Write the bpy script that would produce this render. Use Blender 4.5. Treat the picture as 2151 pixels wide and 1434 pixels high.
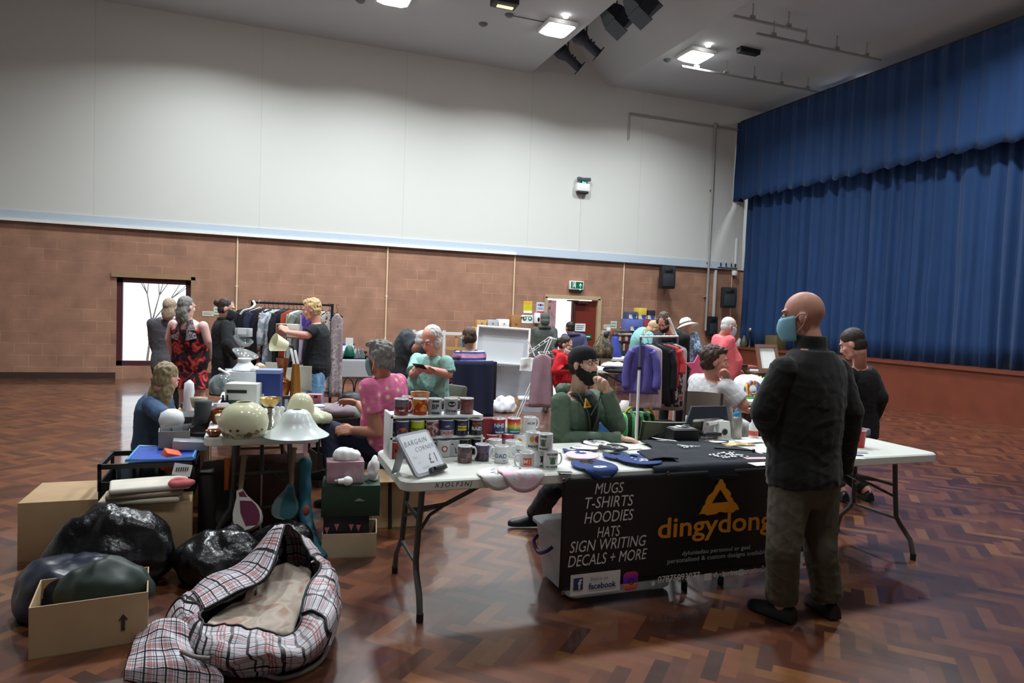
import bpy, bmesh, math, random
from math import sin, cos, pi, radians, atan, sqrt, exp
from mathutils import Vector, Matrix, noise
random.seed(7)
for o in list(bpy.data.objects): bpy.data.objects.remove(o)
SC = bpy.context.scene
COL = SC.collection
V = Vector
# ---------------------------------------------------------------- camera
FOC, CAMH = 1440.0, 1.6
YAW, PIT, ROL = radians(20.44), atan(62/1440), .037
F = V((sin(YAW)*cos(PIT), cos(YAW)*cos(PIT), -sin(PIT)))
R0 = V((cos(YAW), -sin(YAW), 0))
U0 = R0.cross(F)
R = R0*cos(ROL) + U0*sin(ROL)
U = U0*cos(ROL) - R0*sin(ROL)
EYE = V((0, 0, CAMH))
FH = V((sin(YAW), cos(YAW), 0))          # horizontal viewing direction
UPV = V((0, 0, 1))
cam = bpy.data.cameras.new('camera')
cam.sensor_width = 36.0
cam.lens = FOC/2151*36.0
cam.clip_start = .05
camo = bpy.data.objects.new('camera', cam)
COL.objects.link(camo)
m = Matrix((R, U, -F)).transposed().to_4x4()
m.translation = EYE
camo.matrix_world = m
SC.camera = camo
# ---------------------------------------------------------------- world, exposure
W = bpy.data.worlds.new('daylight'); SC.world = W
W.use_nodes = True
W.node_tree.nodes['Background'].inputs[0].default_value = (.93, .97, 1, 1)
W.node_tree.nodes['Background'].inputs[1].default_value = 2.0
SC.view_settings.view_transform = 'Standard'
SC.view_settings.look = 'None'
SC.view_settings.gamma = 1
SC.view_settings.use_curve_mapping = False
SC.view_settings.exposure = 0.0
LAMP_FAR, LAMP_MID, LAMP_NEAR = 195, 215, 45     # watts of the hall lamps, row by row

def ray(x, y): return F + R*((x-1075.5)/FOC) - U*((y-717)/FOC)
def A(x, y, d): return EYE + ray(x, y)*d                       # place seen at x, y, d metres ahead
def Z(x, y, z=0.0):
    r = ray(x, y); return EYE + r*((z-CAMH)/r.z)               # place on a level surface
def YP(x, y, Y=15.35):
    r = ray(x, y); return EYE + r*(Y/r.y)                      # place on a plane parallel to the end wall
def XP(x, y, X):
    r = ray(x, y); return EYE + r*(X/r.x)

# ---------------------------------------------------------------- materials
def lin(c):
    out = []
    for v in c:
        v = v/255.0
        out.append(v/12.92 if v <= .04045 else ((v+.055)/1.055)**2.4)
    return tuple(out)+(1,)
MATS = {}
def mat(name, c, rough=.6, metal=0, var=.12, scale=9, coat=0, trans=0, emit=0, sheen=0, bump=0, bscale=60, spec=.5, alpha=1, ior=1.45):
    if name in MATS: return MATS[name]
    M = bpy.data.materials.new(name); M.use_nodes = True
    nt = M.node_tree; b = nt.nodes['Principled BSDF']; MATS[name] = M
    col = lin(c)
    b.inputs['Roughness'].default_value = rough
    b.inputs['Metallic'].default_value = metal
    b.inputs['Specular IOR Level'].default_value = spec
    b.inputs['Coat Weight'].default_value = coat
    b.inputs['Transmission Weight'].default_value = trans
    b.inputs['IOR'].default_value = ior
    b.inputs['Alpha'].default_value = alpha
    b.inputs['Sheen Weight'].default_value = sheen
    if emit:
        b.inputs['Emission Color'].default_value = col
        b.inputs['Emission Strength'].default_value = emit
    tc = nt.nodes.new('ShaderNodeTexCoord')
    n = nt.nodes.new('ShaderNodeTexNoise'); n.inputs['Scale'].default_value = scale; n.inputs['Detail'].default_value = 4
    nt.links.new(tc.outputs['Object'], n.inputs['Vector'])
    mx = nt.nodes.new('ShaderNodeMix'); mx.data_type = 'RGBA'
    mx.inputs['A'].default_value = tuple(v*(1-var) for v in col[:3])+(1,)
    mx.inputs['B'].default_value = tuple(min(1, v*(1+var)) for v in col[:3])+(1,)
    nt.links.new(n.outputs['Fac'], mx.inputs['Factor'])
    nt.links.new(mx.outputs['Result'], b.inputs['Base Color'])
    if bump:
        n2 = nt.nodes.new('ShaderNodeTexNoise'); n2.inputs['Scale'].default_value = bscale; n2.inputs['Detail'].default_value = 3
        nt.links.new(tc.outputs['Object'], n2.inputs['Vector'])
        bp = nt.nodes.new('ShaderNodeBump'); bp.inputs['Strength'].default_value = bump; bp.inputs['Distance'].default_value = .01
        nt.links.new(n2.outputs['Fac'], bp.inputs['Height'])
        nt.links.new(bp.outputs['Normal'], b.inputs['Normal'])
    return M
def nodes(M): return M.node_tree, M.node_tree.nodes['Principled BSDF']
def ramp(nt, stops, interp='LINEAR'):
    r = nt.nodes.new('ShaderNodeValToRGB'); cr = r.color_ramp; cr.interpolation = interp
    while len(cr.elements) < len(stops): cr.elements.new(.5)
    for e, (p, c) in zip(cr.elements, stops): e.position = p; e.color = lin(c)
    return r
def pattern(name, kind, stops, scale=8, rough=.85, axis=None, interp='CONSTANT', stretch=(1, 1, 1), distort=0, metal=0):
    """cloth or print whose own colours form a pattern"""
    if name in MATS: return MATS[name]
    M = mat(name, (128, 128, 128), rough, metal); nt, b = nodes(M)
    tc = nt.nodes.new('ShaderNodeTexCoord'); mp = nt.nodes.new('ShaderNodeMapping')
    mp.inputs['Scale'].default_value = stretch
    nt.links.new(tc.outputs['Object'], mp.inputs['Vector'])
    if kind == 'noise':
        t = nt.nodes.new('ShaderNodeTexNoise'); t.inputs['Scale'].default_value = scale; t.inputs['Detail'].default_value = 2; t.inputs['Distortion'].default_value = distort; out = t.outputs['Fac']
    elif kind == 'voronoi':
        t = nt.nodes.new('ShaderNodeTexVoronoi'); t.inputs['Scale'].default_value = scale; out = t.outputs['Distance']
    elif kind == 'cells':
        t = nt.nodes.new('ShaderNodeTexVoronoi'); t.inputs['Scale'].default_value = scale
        s = nt.nodes.new('ShaderNodeSeparateColor'); nt.links.new(t.outputs['Color'], s.inputs['Color']); out = s.outputs['Red']
    else:
        t = nt.nodes.new('ShaderNodeTexWave'); t.wave_type = 'BANDS'; t.bands_direction = axis or 'Z'; t.wave_profile = 'SAW'
        t.inputs['Scale'].default_value = scale; t.inputs['Distortion'].default_value = distort; out = t.outputs['Fac']
    nt.links.new(mp.outputs['Vector'], t.inputs['Vector'])
    r = ramp(nt, stops, interp); nt.links.new(out, r.inputs['Fac'])
    nt.links.new(r.outputs['Color'], b.inputs['Base Color'])
    return M

# ---------------------------------------------------------------- mesh helpers
def nb(): return bmesh.new()
def rz(a): return Matrix.Rotation(a, 3, 'Z')
def euler(x, y, z): return (Matrix.Rotation(z, 3, 'Z') @ Matrix.Rotation(y, 3, 'Y') @ Matrix.Rotation(x, 3, 'X'))
def box(bm, c, s, M=None, mi=0, bev=0):
    c = V(c); M = M or Matrix.Identity(3)
    r = bmesh.ops.create_cube(bm, size=1)
    vs = r['verts']
    for v in vs: v.co = V((v.co.x*s[0], v.co.y*s[1], v.co.z*s[2]))
    if bev:
        es = list({e for v in vs for e in v.link_edges})
        q = bmesh.ops.bevel(bm, geom=es, offset=bev, segments=2, affect='EDGES', profile=.5)
        vs = list({v for f in q['faces'] for v in f.verts} | {v for v in vs if v.is_valid})
    for v in vs: v.co = c + M @ v.co
    if mi:
        for f in {f for v in vs for f in v.link_faces}: f.material_index = mi
    return vs
def basis(d):
    d = V(d).normalized()
    a = V((0, 0, 1)) if abs(d.z) < .9 else V((1, 0, 0))
    u = d.cross(a).normalized(); w = u.cross(d).normalized()
    return u, w
def ringv(bm, c, u, w, r, n, r2=None):
    r2 = r if r2 is None else r2
    return [bm.verts.new(c + u*(r*cos(2*pi*i/n)) + w*(r2*sin(2*pi*i/n))) for i in range(n)]
def bridge(bm, a, b, mi=0):
    n = len(a)
    for i in range(n):
        f = bm.faces.new((a[i], a[(i+1) % n], b[(i+1) % n], b[i])); f.material_index = mi
def loft(bm, rings, caps=True, mi=0):
    """rings: lists of points of equal length"""
    rv = [[bm.verts.new(p) for p in r] for r in rings]
    for a, b in zip(rv, rv[1:]): bridge(bm, a, b, mi)
    if caps:
        for r in (rv[0][::-1], rv[-1]): bm.faces.new(r).material_index = mi
    return rv
def cyl(bm, p0, p1, r0, r1=None, n=14, mi=0, caps=True):
    p0, p1 = V(p0), V(p1); r1 = r0 if r1 is None else r1
    u, w = basis(p1-p0)
    pts = lambda c, r: [c + u*(r*cos(2*pi*i/n)) + w*(r*sin(2*pi*i/n)) for i in range(n)]
    loft(bm, [pts(p0, r0), pts(p1, r1)], caps, mi)
def ell(bm, c, r, M=None, nu=14, nv=9, mi=0):
    M = M or Matrix.Identity(3); c = V(c)
    if not hasattr(r, '__len__'): r = (r, r, r)
    def P(i, j):
        a, b = 2*pi*i/nu, pi*j/nv
        return c + M @ V((r[0]*cos(a)*sin(b), r[1]*sin(a)*sin(b), r[2]*cos(b)))
    prev = [bm.verts.new(P(0, 0))]
    for j in range(1, nv+1):
        cur = [bm.verts.new(P(0, nv))] if j == nv else [bm.verts.new(P(i, j)) for i in range(nu)]
        for i in range(nu):
            k = (i+1) % nu
            if j == 1: f = bm.faces.new((prev[0], cur[i], cur[k]))
            elif j == nv: f = bm.faces.new((prev[i], cur[0], prev[k]))
            else: f = bm.faces.new((prev[i], cur[i], cur[k], prev[k]))
            f.material_index = mi
        prev = cur
def lathe(bm, prof, c=(0, 0, 0), n=28, M=None, mi=0):
    c = V(c); M = M or Matrix.Identity(3)
    prev = None
    for r, z in prof:
        if r < 1e-5: cur = [bm.verts.new(c + M @ V((0, 0, z)))]
        else: cur = [bm.verts.new(c + M @ V((r*cos(2*pi*i/n), r*sin(2*pi*i/n), z))) for i in range(n)]
        if prev:
            if len(prev) == 1 and len(cur) > 1:
                for i in range(n): bm.faces.new((prev[0], cur[(i+1) % n], cur[i])).material_index = mi
            elif len(cur) == 1 and len(prev) > 1:
                for i in range(n): bm.faces.new((prev[i], prev[(i+1) % n], cur[0])).material_index = mi
            elif len(cur) > 1: bridge(bm, prev, cur, mi)
        prev = cur
def tube(bm, pts, r, n=8, mi=0, closed=False):
    pts = [V(p) for p in pts]; k = len(pts)
    rs = r if hasattr(r, '__len__') else [r]*k
    t0 = (pts[1]-pts[0]).normalized(); u, w = basis(t0); rings = []
    for i, p in enumerate(pts):
        if closed: t = (pts[(i+1) % k]-pts[i-1])
        else: t = pts[min(i+1, k-1)]-pts[max(i-1, 0)]
        t.normalize()
        u = (u - t*u.dot(t)).normalized(); w = t.cross(u)
        rings.append([p + u*(rs[i]*cos(2*pi*j/n)) + w*(rs[i]*sin(2*pi*j/n)) for j in range(n)])
    if closed:
        rv = [[bm.verts.new(p) for p in q] for q in rings]
        for a, b in zip(rv, rv[1:]+rv[:1]): bridge(bm, a, b, mi)
    else: loft(bm, rings, True, mi)
def spline(pts, k=6):
    pts = [V(p) for p in pts]; out = []
    for i in range(len(pts)-1):
        p0, p1, p2, p3 = pts[max(i-1, 0)], pts[i], pts[i+1], pts[min(i+2, len(pts)-1)]
        for j in range(k):
            t = j/k
            out.append(.5*((2*p1)+(p2-p0)*t+(2*p0-5*p1+4*p2-p3)*t*t+(3*p1-p0-3*p2+p3)*t**3))
    return out+[pts[-1]]
def prism(bm, poly, o, u, v, w, mi=0):
    """polygon in the plane o + a*u + b*v, thickness vector w"""
    o, u, v, w = V(o), V(u), V(v), V(w)
    a = [o+u*x+v*y for x, y in poly]
    loft(bm, [a, [p+w for p in a]], True, mi)
def sheet(bm, nu, nv, fn, th=.004, mi=0):
    """cloth or board given by fn(s, t) with s, t in 0..1, with a real thickness"""
    g = [[bm.verts.new(fn(i/nu, j/nv)) for j in range(nv+1)] for i in range(nu+1)]
    fs = [bm.faces.new((g[i][j], g[i+1][j], g[i+1][j+1], g[i][j+1])) for i in range(nu) for j in range(nv)]
    for f in fs: f.material_index = mi
    if th:
        bm.normal_update()
        bmesh.ops.solidify(bm, geom=fs, thickness=th)
def rnd_rect(w, d, r, k=5):
    """outline of a rounded rectangle centred on 0"""
    out = []
    for cx, cy, a in ((w/2-r, d/2-r, 0), (-w/2+r, d/2-r, pi/2), (-w/2+r, -d/2+r, pi), (w/2-r, -d/2+r, 1.5*pi)):
        for i in range(k+1): out.append((cx+r*cos(a+i*pi/2/k), cy+r*sin(a+i*pi/2/k)))
    return out
def wobble(bm, amp, sc, seed=0, st=(1, 1, 1)):
    bm.normal_update()
    o = V((seed*7.3, seed*3.1, seed*1.7))
    mv = []
    for v in bm.verts:
        p = V((v.co.x*st[0], v.co.y*st[1], v.co.z*st[2]))*sc + o
        mv.append(v.normal*(amp*noise.noise(p)))
    for v, d in zip(bm.verts, mv): v.co += d

# ---------------------------------------------------------------- object helpers
BASE = {}
def tag(o, label, cat, group=None, kind=None):
    if label: o['label'] = label
    if cat: o['category'] = cat
    if group: o['group'] = group
    if kind: o['kind'] = kind
    return o
def thing(name, label, cat, loc=(0, 0, 0), group=None):
    o = bpy.data.objects.new(name, None); COL.objects.link(o)
    o.empty_display_size = .05
    o.location = loc; BASE[o.name] = V(loc)
    return tag(o, label, cat, group)
def finish(me, smooth=38):
    if smooth is None: return
    me.polygons.foreach_set('use_smooth', [True]*len(me.polygons))
    if smooth < 180: me.set_sharp_from_angle(angle=radians(smooth))
def obj(name, bm, mats, parent=None, smooth=38, label=None, loc=None):
    """one mesh object; the mesh is given in world space (or in the space of a root still at the origin)"""
    bmesh.ops.recalc_face_normals(bm, faces=bm.faces)
    me = bpy.data.meshes.new(name)
    if parent is not None: base = BASE[parent.name]
    elif loc is not None: base = V(loc)
    else:
        xs = [v.co for v in bm.verts]
        base = V(((min(p.x for p in xs)+max(p.x for p in xs))/2, (min(p.y for p in xs)+max(p.y for p in xs))/2, min(p.z for p in xs)))
    bmesh.ops.translate(bm, verts=bm.verts, vec=-base)
    bm.to_mesh(me); bm.free()
    for mm in (mats if isinstance(mats, (list, tuple)) else [mats]): me.materials.append(mm)
    finish(me, smooth)
    o = bpy.data.objects.new(name, me); COL.objects.link(o)
    if parent is not None: o.parent = parent
    else: o.location = base
    BASE[o.name] = base
    if label: o['label'] = label
    return o
def one(name, bm, mats, label, cat, group=None, smooth=38): return tag(obj(name, bm, mats, None, smooth), label, cat, group)
def struct(name, bm, mats, smooth=38): return tag(obj(name, bm, mats, None, smooth, loc=(0, 0, 0)), None, None, None, 'structure')
def dup(root, loc, rot=0, label=None, group=None):
    r = root.copy(); COL.objects.link(r); r.location = loc; r.rotation_euler = (0, 0, rot)
    if label: r['label'] = label
    if group: r['group'] = group
    for ch in list(root.children):
        c = ch.copy(); COL.objects.link(c); c.parent = r
        for g in ch.children:
            d = g.copy(); COL.objects.link(d); d.parent = c
    return r
def textmesh(s, size, align='CENTER', shear=0, bold=0, sp=1):
    cu = bpy.data.curves.new('t', 'FONT'); cu.body = s; cu.size = size
    cu.align_x = align; cu.align_y = 'CENTER'; cu.shear = shear; cu.offset = bold; cu.space_character = sp
    cu.resolution_u = 3
    o = bpy.data.objects.new('t', cu); COL.objects.link(o)
    dg = bpy.context.evaluated_depsgraph_get()
    me = bpy.data.meshes.new_from_object(o.evaluated_get(dg))
    bpy.data.objects.remove(o); bpy.data.curves.remove(cu)
    return me
def addtext(bm, s, size, fn, align='CENTER', shear=0, bold=0, sp=1, sx=1, mi=0):
    """lettering laid onto a surface: fn(x, y) gives the place of a point of the flat text"""
    me = textmesh(s, size, align, shear, bold, sp)
    vs = [bm.verts.new(fn(v.co.x*sx, v.co.y)) for v in me.vertices]
    for p in me.polygons:
        try: bm.faces.new([vs[i] for i in p.vertices]).material_index = mi
        except ValueError: pass
    bpy.data.meshes.remove(me)
def plane_fn(o, u, v, off=.001):
    o, u, v = V(o), V(u).normalized(), V(v).normalized(); n = u.cross(v)*off
    return lambda x, y: o+u*x+v*y+n
def poly(bm, pts, mi=0):
    f = bm.faces.new([bm.verts.new(V(p)) for p in pts]); f.material_index = mi; return f
# ================================================================ SETTING
X0, X1, Y0, Y1 = -7.0, 18.0, -5.0, 15.35
# floor: wood block herringbone laid at 45 degrees
FLW, FLL = .072, .288
def build_floor():
    me = bpy.data.meshes.new('floor')
    vs, fs, cs = [], [], []
    rng = random.Random(3)
    c, s = cos(pi/4), sin(pi/4)
    n = 4
    # herringbone cell: horizontal block at (i*w + k*L.., ) stepping diagonally
    w, L = FLW, FLL
    def put(x, y, dx, dy):
        pts = [(x, y), (x+dx, y), (x+dx, y+dy), (x, y+dy)]
        wp = [(p[0]*c+p[1]*s, -p[0]*s+p[1]*c) for p in pts]
        mx = sum(p[0] for p in wp)/4; my = sum(p[1] for p in wp)/4
        if not (X0-.2 < mx < X1+.2 and Y0-.2 < my < Y1+.2): return
        b = len(vs)
        vs.extend((p[0], p[1], 0) for p in wp); fs.append((b, b+1, b+2, b+3))
        t = rng.random(); k = rng.uniform(.72, 1.2)
        if t < .10: col = (.20*k, .080*k, .028*k)
        elif t < .55: col = (.150*k, .050*k, .022*k)
        elif t < .86: col = (.10*k, .032*k, .017*k)
        else: col = (.060*k, .022*k, .014*k)
        cs.append(col+(1,))
    N = 700
    for a in range(-N//2, N//2):
        for b in range(-60, 60):
            x = a*w + b*(L)*1.0; y = a*w - b*(L)*1.0
            mxr = (x*c+y*s); myr = (-x*s+y*c)
            if not (X0-1 < mxr < X1+1 and Y0-1 < myr < Y1+1): continue
            put(x, y, L, w)
            put(x, y+w, w, L)
    me.from_pydata(vs, [], fs); me.update()
    at = me.attributes.new('block', 'FLOAT_COLOR', 'FACE')
    at.data.foreach_set('color', [v for q in cs for v in q])
    M = bpy.data.materials.new('wood_block_floor'); M.use_nodes = True
    nt = M.node_tree; b = nt.nodes['Principled BSDF']
    a = nt.nodes.new('ShaderNodeAttribute'); a.attribute_name = 'block'
    tc = nt.nodes.new('ShaderNodeTexCoord')
    mp = nt.nodes.new('ShaderNodeMapping'); mp.inputs['Rotation'].default_value = (0, 0, pi/4); mp.inputs['Scale'].default_value = (5, 5, 1)
    nz = nt.nodes.new('ShaderNodeTexNoise'); nz.inputs['Scale'].default_value = 3; nz.inputs['Detail'].default_value = 6
    nt.links.new(tc.outputs['Object'], mp.inputs['Vector']); nt.links.new(mp.outputs['Vector'], nz.inputs['Vector'])
    mx = nt.nodes.new('ShaderNodeMix'); mx.data_type = 'RGBA'; mx.blend_type = 'MULTIPLY'; mx.inputs['Factor'].default_value = .35
    rp = ramp(nt, [(.2, (170, 160, 150)), (.8, (255, 255, 255))])
    nt.links.new(nz.outputs['Fac'], rp.inputs['Fac'])
    nt.links.new(a.outputs['Color'], mx.inputs['A']); nt.links.new(rp.outputs['Color'], mx.inputs['B'])
    nt.links.new(mx.outputs['Result'], b.inputs['Base Color'])
    n2 = nt.nodes.new('ShaderNodeTexNoise'); n2.inputs['Scale'].default_value = 1.6; n2.inputs['Detail'].default_value = 5
    nt.links.new(tc.outputs['Object'], n2.inputs['Vector'])
    mr = nt.nodes.new('ShaderNodeMapRange'); mr.inputs['To Min'].default_value = .26; mr.inputs['To Max'].default_value = .40
    nt.links.new(n2.outputs['Fac'], mr.inputs['Value']); nt.links.new(mr.outputs['Result'], b.inputs['Roughness'])
    b.inputs['Specular IOR Level'].default_value = .5; b.inputs['Coat Weight'].default_value = .7; b.inputs['Coat Roughness'].default_value = .07
    bp = nt.nodes.new('ShaderNodeBump'); bp.inputs['Strength'].default_value = .05; bp.inputs['Distance'].default_value = .02
    n3 = nt.nodes.new('ShaderNodeTexNoise'); n3.inputs['Scale'].default_value = 7
    nt.links.new(tc.outputs['Object'], n3.inputs['Vector']); nt.links.new(n3.outputs['Fac'], bp.inputs['Height']); nt.links.new(bp.outputs['Normal'], b.inputs['Normal']); nt.links.new(bp.outputs['Normal'], b.inputs['Coat Normal'])
    me.materials.append(M)
    o = bpy.data.objects.new('floor', me); COL.objects.link(o); o['kind'] = 'structure'
build_floor()
bm = nb(); box(bm, ((X0+X1)/2, (Y0+Y1)/2+.2, -.11), (X1-X0+1, Y1-Y0+1, .2)); struct('trim_9', bm, mat('subfloor', (70, 60, 50)))

# wall materials
def block_wall():
    M = mat('painted_blockwork', (164, 124, 102), .75); nt, b = nodes(M)
    tc = nt.nodes.new('ShaderNodeTexCoord'); mp = nt.nodes.new('ShaderNodeMapping'); mp.inputs['Rotation'].default_value = (radians(-90), 0, 0)
    sx = nt.nodes.new('ShaderNodeSeparateXYZ'); cb = nt.nodes.new('ShaderNodeCombineXYZ')
    nt.links.new(tc.outputs['Object'], sx.inputs[0]); nt.links.new(sx.outputs['X'], cb.inputs['X']); nt.links.new(sx.outputs['Z'], cb.inputs['Y'])
    br = nt.nodes.new('ShaderNodeTexBrick'); br.inputs['Scale'].default_value = 1
    br.inputs['Brick Width'].default_value = .45; br.inputs['Row Height'].default_value = .225; br.inputs['Mortar Size'].default_value = .006; br.inputs['Mortar Smooth'].default_value = .3
    br.inputs['Color1'].default_value = lin((170, 128, 104)); br.inputs['Color2'].default_value = lin((156, 116, 94)); br.inputs['Mortar'].default_value = lin((190, 150, 128)); br.inputs['Bias'].default_value = 0
    nt.links.new(cb.outputs[0], br.inputs['Vector'])
    nz = nt.nodes.new('ShaderNodeTexNoise'); nz.inputs['Scale'].default_value = 1.3; nz.inputs['Detail'].default_value = 5
    nt.links.new(tc.outputs['Object'], nz.inputs['Vector'])
    # joints show only in places: fade mortar into paint with noise
    plain = nt.nodes.new('ShaderNodeMix'); plain.data_type = 'RGBA'
    rp = ramp(nt, [(.42, (0, 0, 0)), (.62, (255, 255, 255))]); nt.links.new(nz.outputs['Fac'], rp.inputs['Fac'])
    nt.links.new(rp.outputs['Color'], plain.inputs['Factor'])
    plain.inputs['A'].default_value = lin((162, 121, 99)); nt.links.new(br.outputs['Color'], plain.inputs['B'])
    n2 = nt.nodes.new('ShaderNodeTexNoise'); n2.inputs['Scale'].default_value = 3.5; n2.inputs['Detail'].default_value = 4
    nt.links.new(tc.outputs['Object'], n2.inputs['Vector'])
    r2 = ramp(nt, [(.3, (222, 222, 222)), (.7, (255, 255, 255))]); nt.links.new(n2.outputs['Fac'], r2.inputs['Fac'])
    mu = nt.nodes.new('ShaderNodeMix'); mu.data_type = 'RGBA'; mu.blend_type = 'MULTIPLY'; mu.inputs['Factor'].default_value = 1
    nt.links.new(plain.outputs['Result'], mu.inputs['A']); nt.links.new(r2.outputs['Color'], mu.inputs['B'])
    nt.links.new(mu.outputs['Result'], b.inputs['Base Color'])
    bp = nt.nodes.new('ShaderNodeBump'); bp.inputs['Strength'].default_value = .25; bp.inputs['Distance'].default_value = .01
    nt.links.new(br.outputs['Fac'], bp.inputs['Height']); bp.invert = True; nt.links.new(bp.outputs['Normal'], b.inputs['Normal'])
    return M
BLOCK = block_wall()
def cream_wall():
    M = mat('cream_cladding', (204, 205, 199), .7); nt, b = nodes(M)
    tc = nt.nodes.new('ShaderNodeTexCoord'); sx = nt.nodes.new('ShaderNodeSeparateXYZ'); cb = nt.nodes.new('ShaderNodeCombineXYZ')
    nt.links.new(tc.outputs['Object'], sx.inputs[0]); nt.links.new(sx.outputs['X'], cb.inputs['X']); nt.links.new(sx.outputs['Z'], cb.inputs['Y'])
    br = nt.nodes.new('ShaderNodeTexBrick'); br.inputs['Scale'].default_value = 1; br.offset = 0
    br.inputs['Brick Width'].default_value = 3.0; br.inputs['Row Height'].default_value = 40; br.inputs['Mortar Size'].default_value = .006
    br.inputs['Color1'].default_value = lin((205, 206, 201)); br.inputs['Color2'].default_value = lin((203, 204, 199)); br.inputs['Mortar'].default_value = lin((190, 190, 185))
    nt.links.new(cb.outputs[0], br.inputs['Vector']); nt.links.new(br.outputs['Color'], b.inputs['Base Color'])
    return M
CREAM = cream_wall()
CEIL = mat('ceiling_paint', (178, 184, 188), .8, var=.04, scale=1)
RAILZ, CZ = 2.95, 7.24
DX0, DX1, DZ1 = 6.58, 7.95, 1.97                  # doorway
WX0, WX1, WZ0, WZ1 = -2.6, -1.27, .25, 2.0         # window at the left
def wall_rects(bm, xs, zs, holes, y, dy):
    for x0, x1 in zip(xs, xs[1:]):
        for z0, z1 in zip(zs, zs[1:]):
            if any(x0 >= h[0]-1e-4 and x1 <= h[1]+1e-4 and z0 >= h[2]-1e-4 and z1 <= h[3]+1e-4 for h in holes): continue
            box(bm, ((x0+x1)/2, y+dy/2, (z0+z1)/2), (x1-x0, dy, z1-z0))
bm = nb(); wall_rects(bm, [X0, WX0, WX1, DX0, DX1, X1], [0, WZ0, DZ1, WZ1, RAILZ], [(DX0, DX1, 0, DZ1), (WX0, WX1, WZ0, WZ1)], Y1, .3)
bmesh.ops.remove_doubles(bm, verts=bm.verts, dist=1e-4)
struct('wall_back', bm, BLOCK, None)
bm = nb(); box(bm, ((X0+X1)/2, Y1+.12, (RAILZ+9.2)/2), (X1-X0, .30, 9.2-RAILZ)); struct('wall_upper', bm, CREAM, None)
bm = nb(); box(bm, ((X0+11.9)/2, Y1-.04, 3.05), (11.9-X0, .03, .2)); struct('trim_1', bm, mat('pale_blue_board', (186, 200, 212), .5, var=.03), None)
bm = nb(); box(bm, ((X0+11.9)/2, Y1-.055, 2.945), (11.9-X0, .05, .02)); struct('trim_2', bm, mat('dark_edge', (52, 50, 52)), None)
bm = nb(); box(bm, ((X0+5.72)/2, Y1-.06, 2.975), (5.72-X0, .055, .05)); struct('trim_3', bm, mat('white_trunking', (236, 232, 224), .4, var=.03), None)
for nm, c, s in (('wall_left', (X0-.1, (Y0+Y1)/2, 4.6), (.2, Y1-Y0+.6, 9.2)), ('wall_right', (X1+.1, (Y0+Y1)/2, 4.6), (.2, Y1-Y0+.6, 9.2)), ('wall_front', ((X0+X1)/2, Y0-.1, 4.6), (X1-X0, .2, 9.2))):
    bm = nb(); box(bm, c, s); struct(nm, bm, CREAM, None)
# ceiling with the lighting trough
bm = nb()
prof = [(X0, CZ), (5.93, CZ), (5.93, 8.6), (6.4, 8.6), (8.04, CZ), (X1, CZ), (X1, 9.0), (X0, 9.0)]
a = [bm.verts.new((x, Y0, z)) for x, z in prof]; b_ = [bm.verts.new((x, Y1+.05, z)) for x, z in prof]
for i in range(8): bm.faces.new((a[i], a[(i+1) % 8], b_[(i+1) % 8], b_[i]))
bm.faces.new(a); bm.faces.new(b_[::-1])
struct('ceiling', bm, CEIL, None)
# stage and curtains
bm = nb(); box(bm, ((11.85+X1)/2, (4+15.35)/2, .43), (X1-11.85, 11.35, .86)); box(bm, ((11.8+X1)/2, (4+15.35)/2, .885), (X1-11.8, 11.35, .05))
struct('trim_4', bm, mat('stage_timber', (112, 58, 42), .35, var=.25, scale=4), None)
BLUE = mat('blue_velvet', (12, 50, 94), .85, var=.15, scale=3, sheen=.08)
def curtain(x, ya, yb, za, zb, per, amp, seed, swag=0):
    bm = nb(); n = int(abs(yb-ya)/per*12)
    r = random.Random(seed); ph = [r.uniform(-.9, .9) for _ in range(400)]
    def fn(s, t):
        y = ya+(yb-ya)*s; u = abs(y-ya)/per
        k = int(u); f = u-k
        p = ph[k]*(1-f)+ph[k+1]*f
        am = amp*(.7+.5*noise.noise(V((y*.8, seed, 0))))*(.75+.35*(1-t))
        d = am*sin(2*pi*u+p*2)+.3*am*sin(5.1*pi*u+p)
        z = za+(zb-za)*t
        if swag: z -= (1-t)*.035*(1+sin(2*pi*u+p*2))
        return V((x-d+.02*noise.noise(V((y*3, z, seed))), y+.02*sin(z*1.2+p*3)*(1-t), z))
    sheet(bm, n, 10, fn, .006)
    return bm
t = thing('stage_curtain', 'tall royal blue velvet stage curtain hanging in deep folds beneath the valance', 'curtain', (12.2, 9.8, .91))
obj('drape', curtain(12.22, 15.2, 4.4, .92, 5.2, .34, .085, 1), BLUE, t, 180)
bm = nb(); cyl(bm, (12.22, 4.4, 5.22), (12.22, 15.25, 5.22), .03); obj('curtain_track', bm, mat('black_metal', (28, 29, 31), .45), t)
t = thing('stage_valance', 'short blue velvet valance across the top of the stage opening', 'curtain', (11.9, 9.8, 4.8))
obj('drape', curtain(11.9, 15.28, 4.4, 4.82, 6.83, .42, .045, 2, 1), BLUE, t, 180)
bm = nb(); box(bm, (11.98, 9.8, 6.85), (.1, 10.9, .05)); box(bm, (12.04, 15.29, 5.8), (.25, .02, 2.05)); obj('valance_board', bm, mat('dark_board', (26, 40, 62), .7), t)

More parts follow.
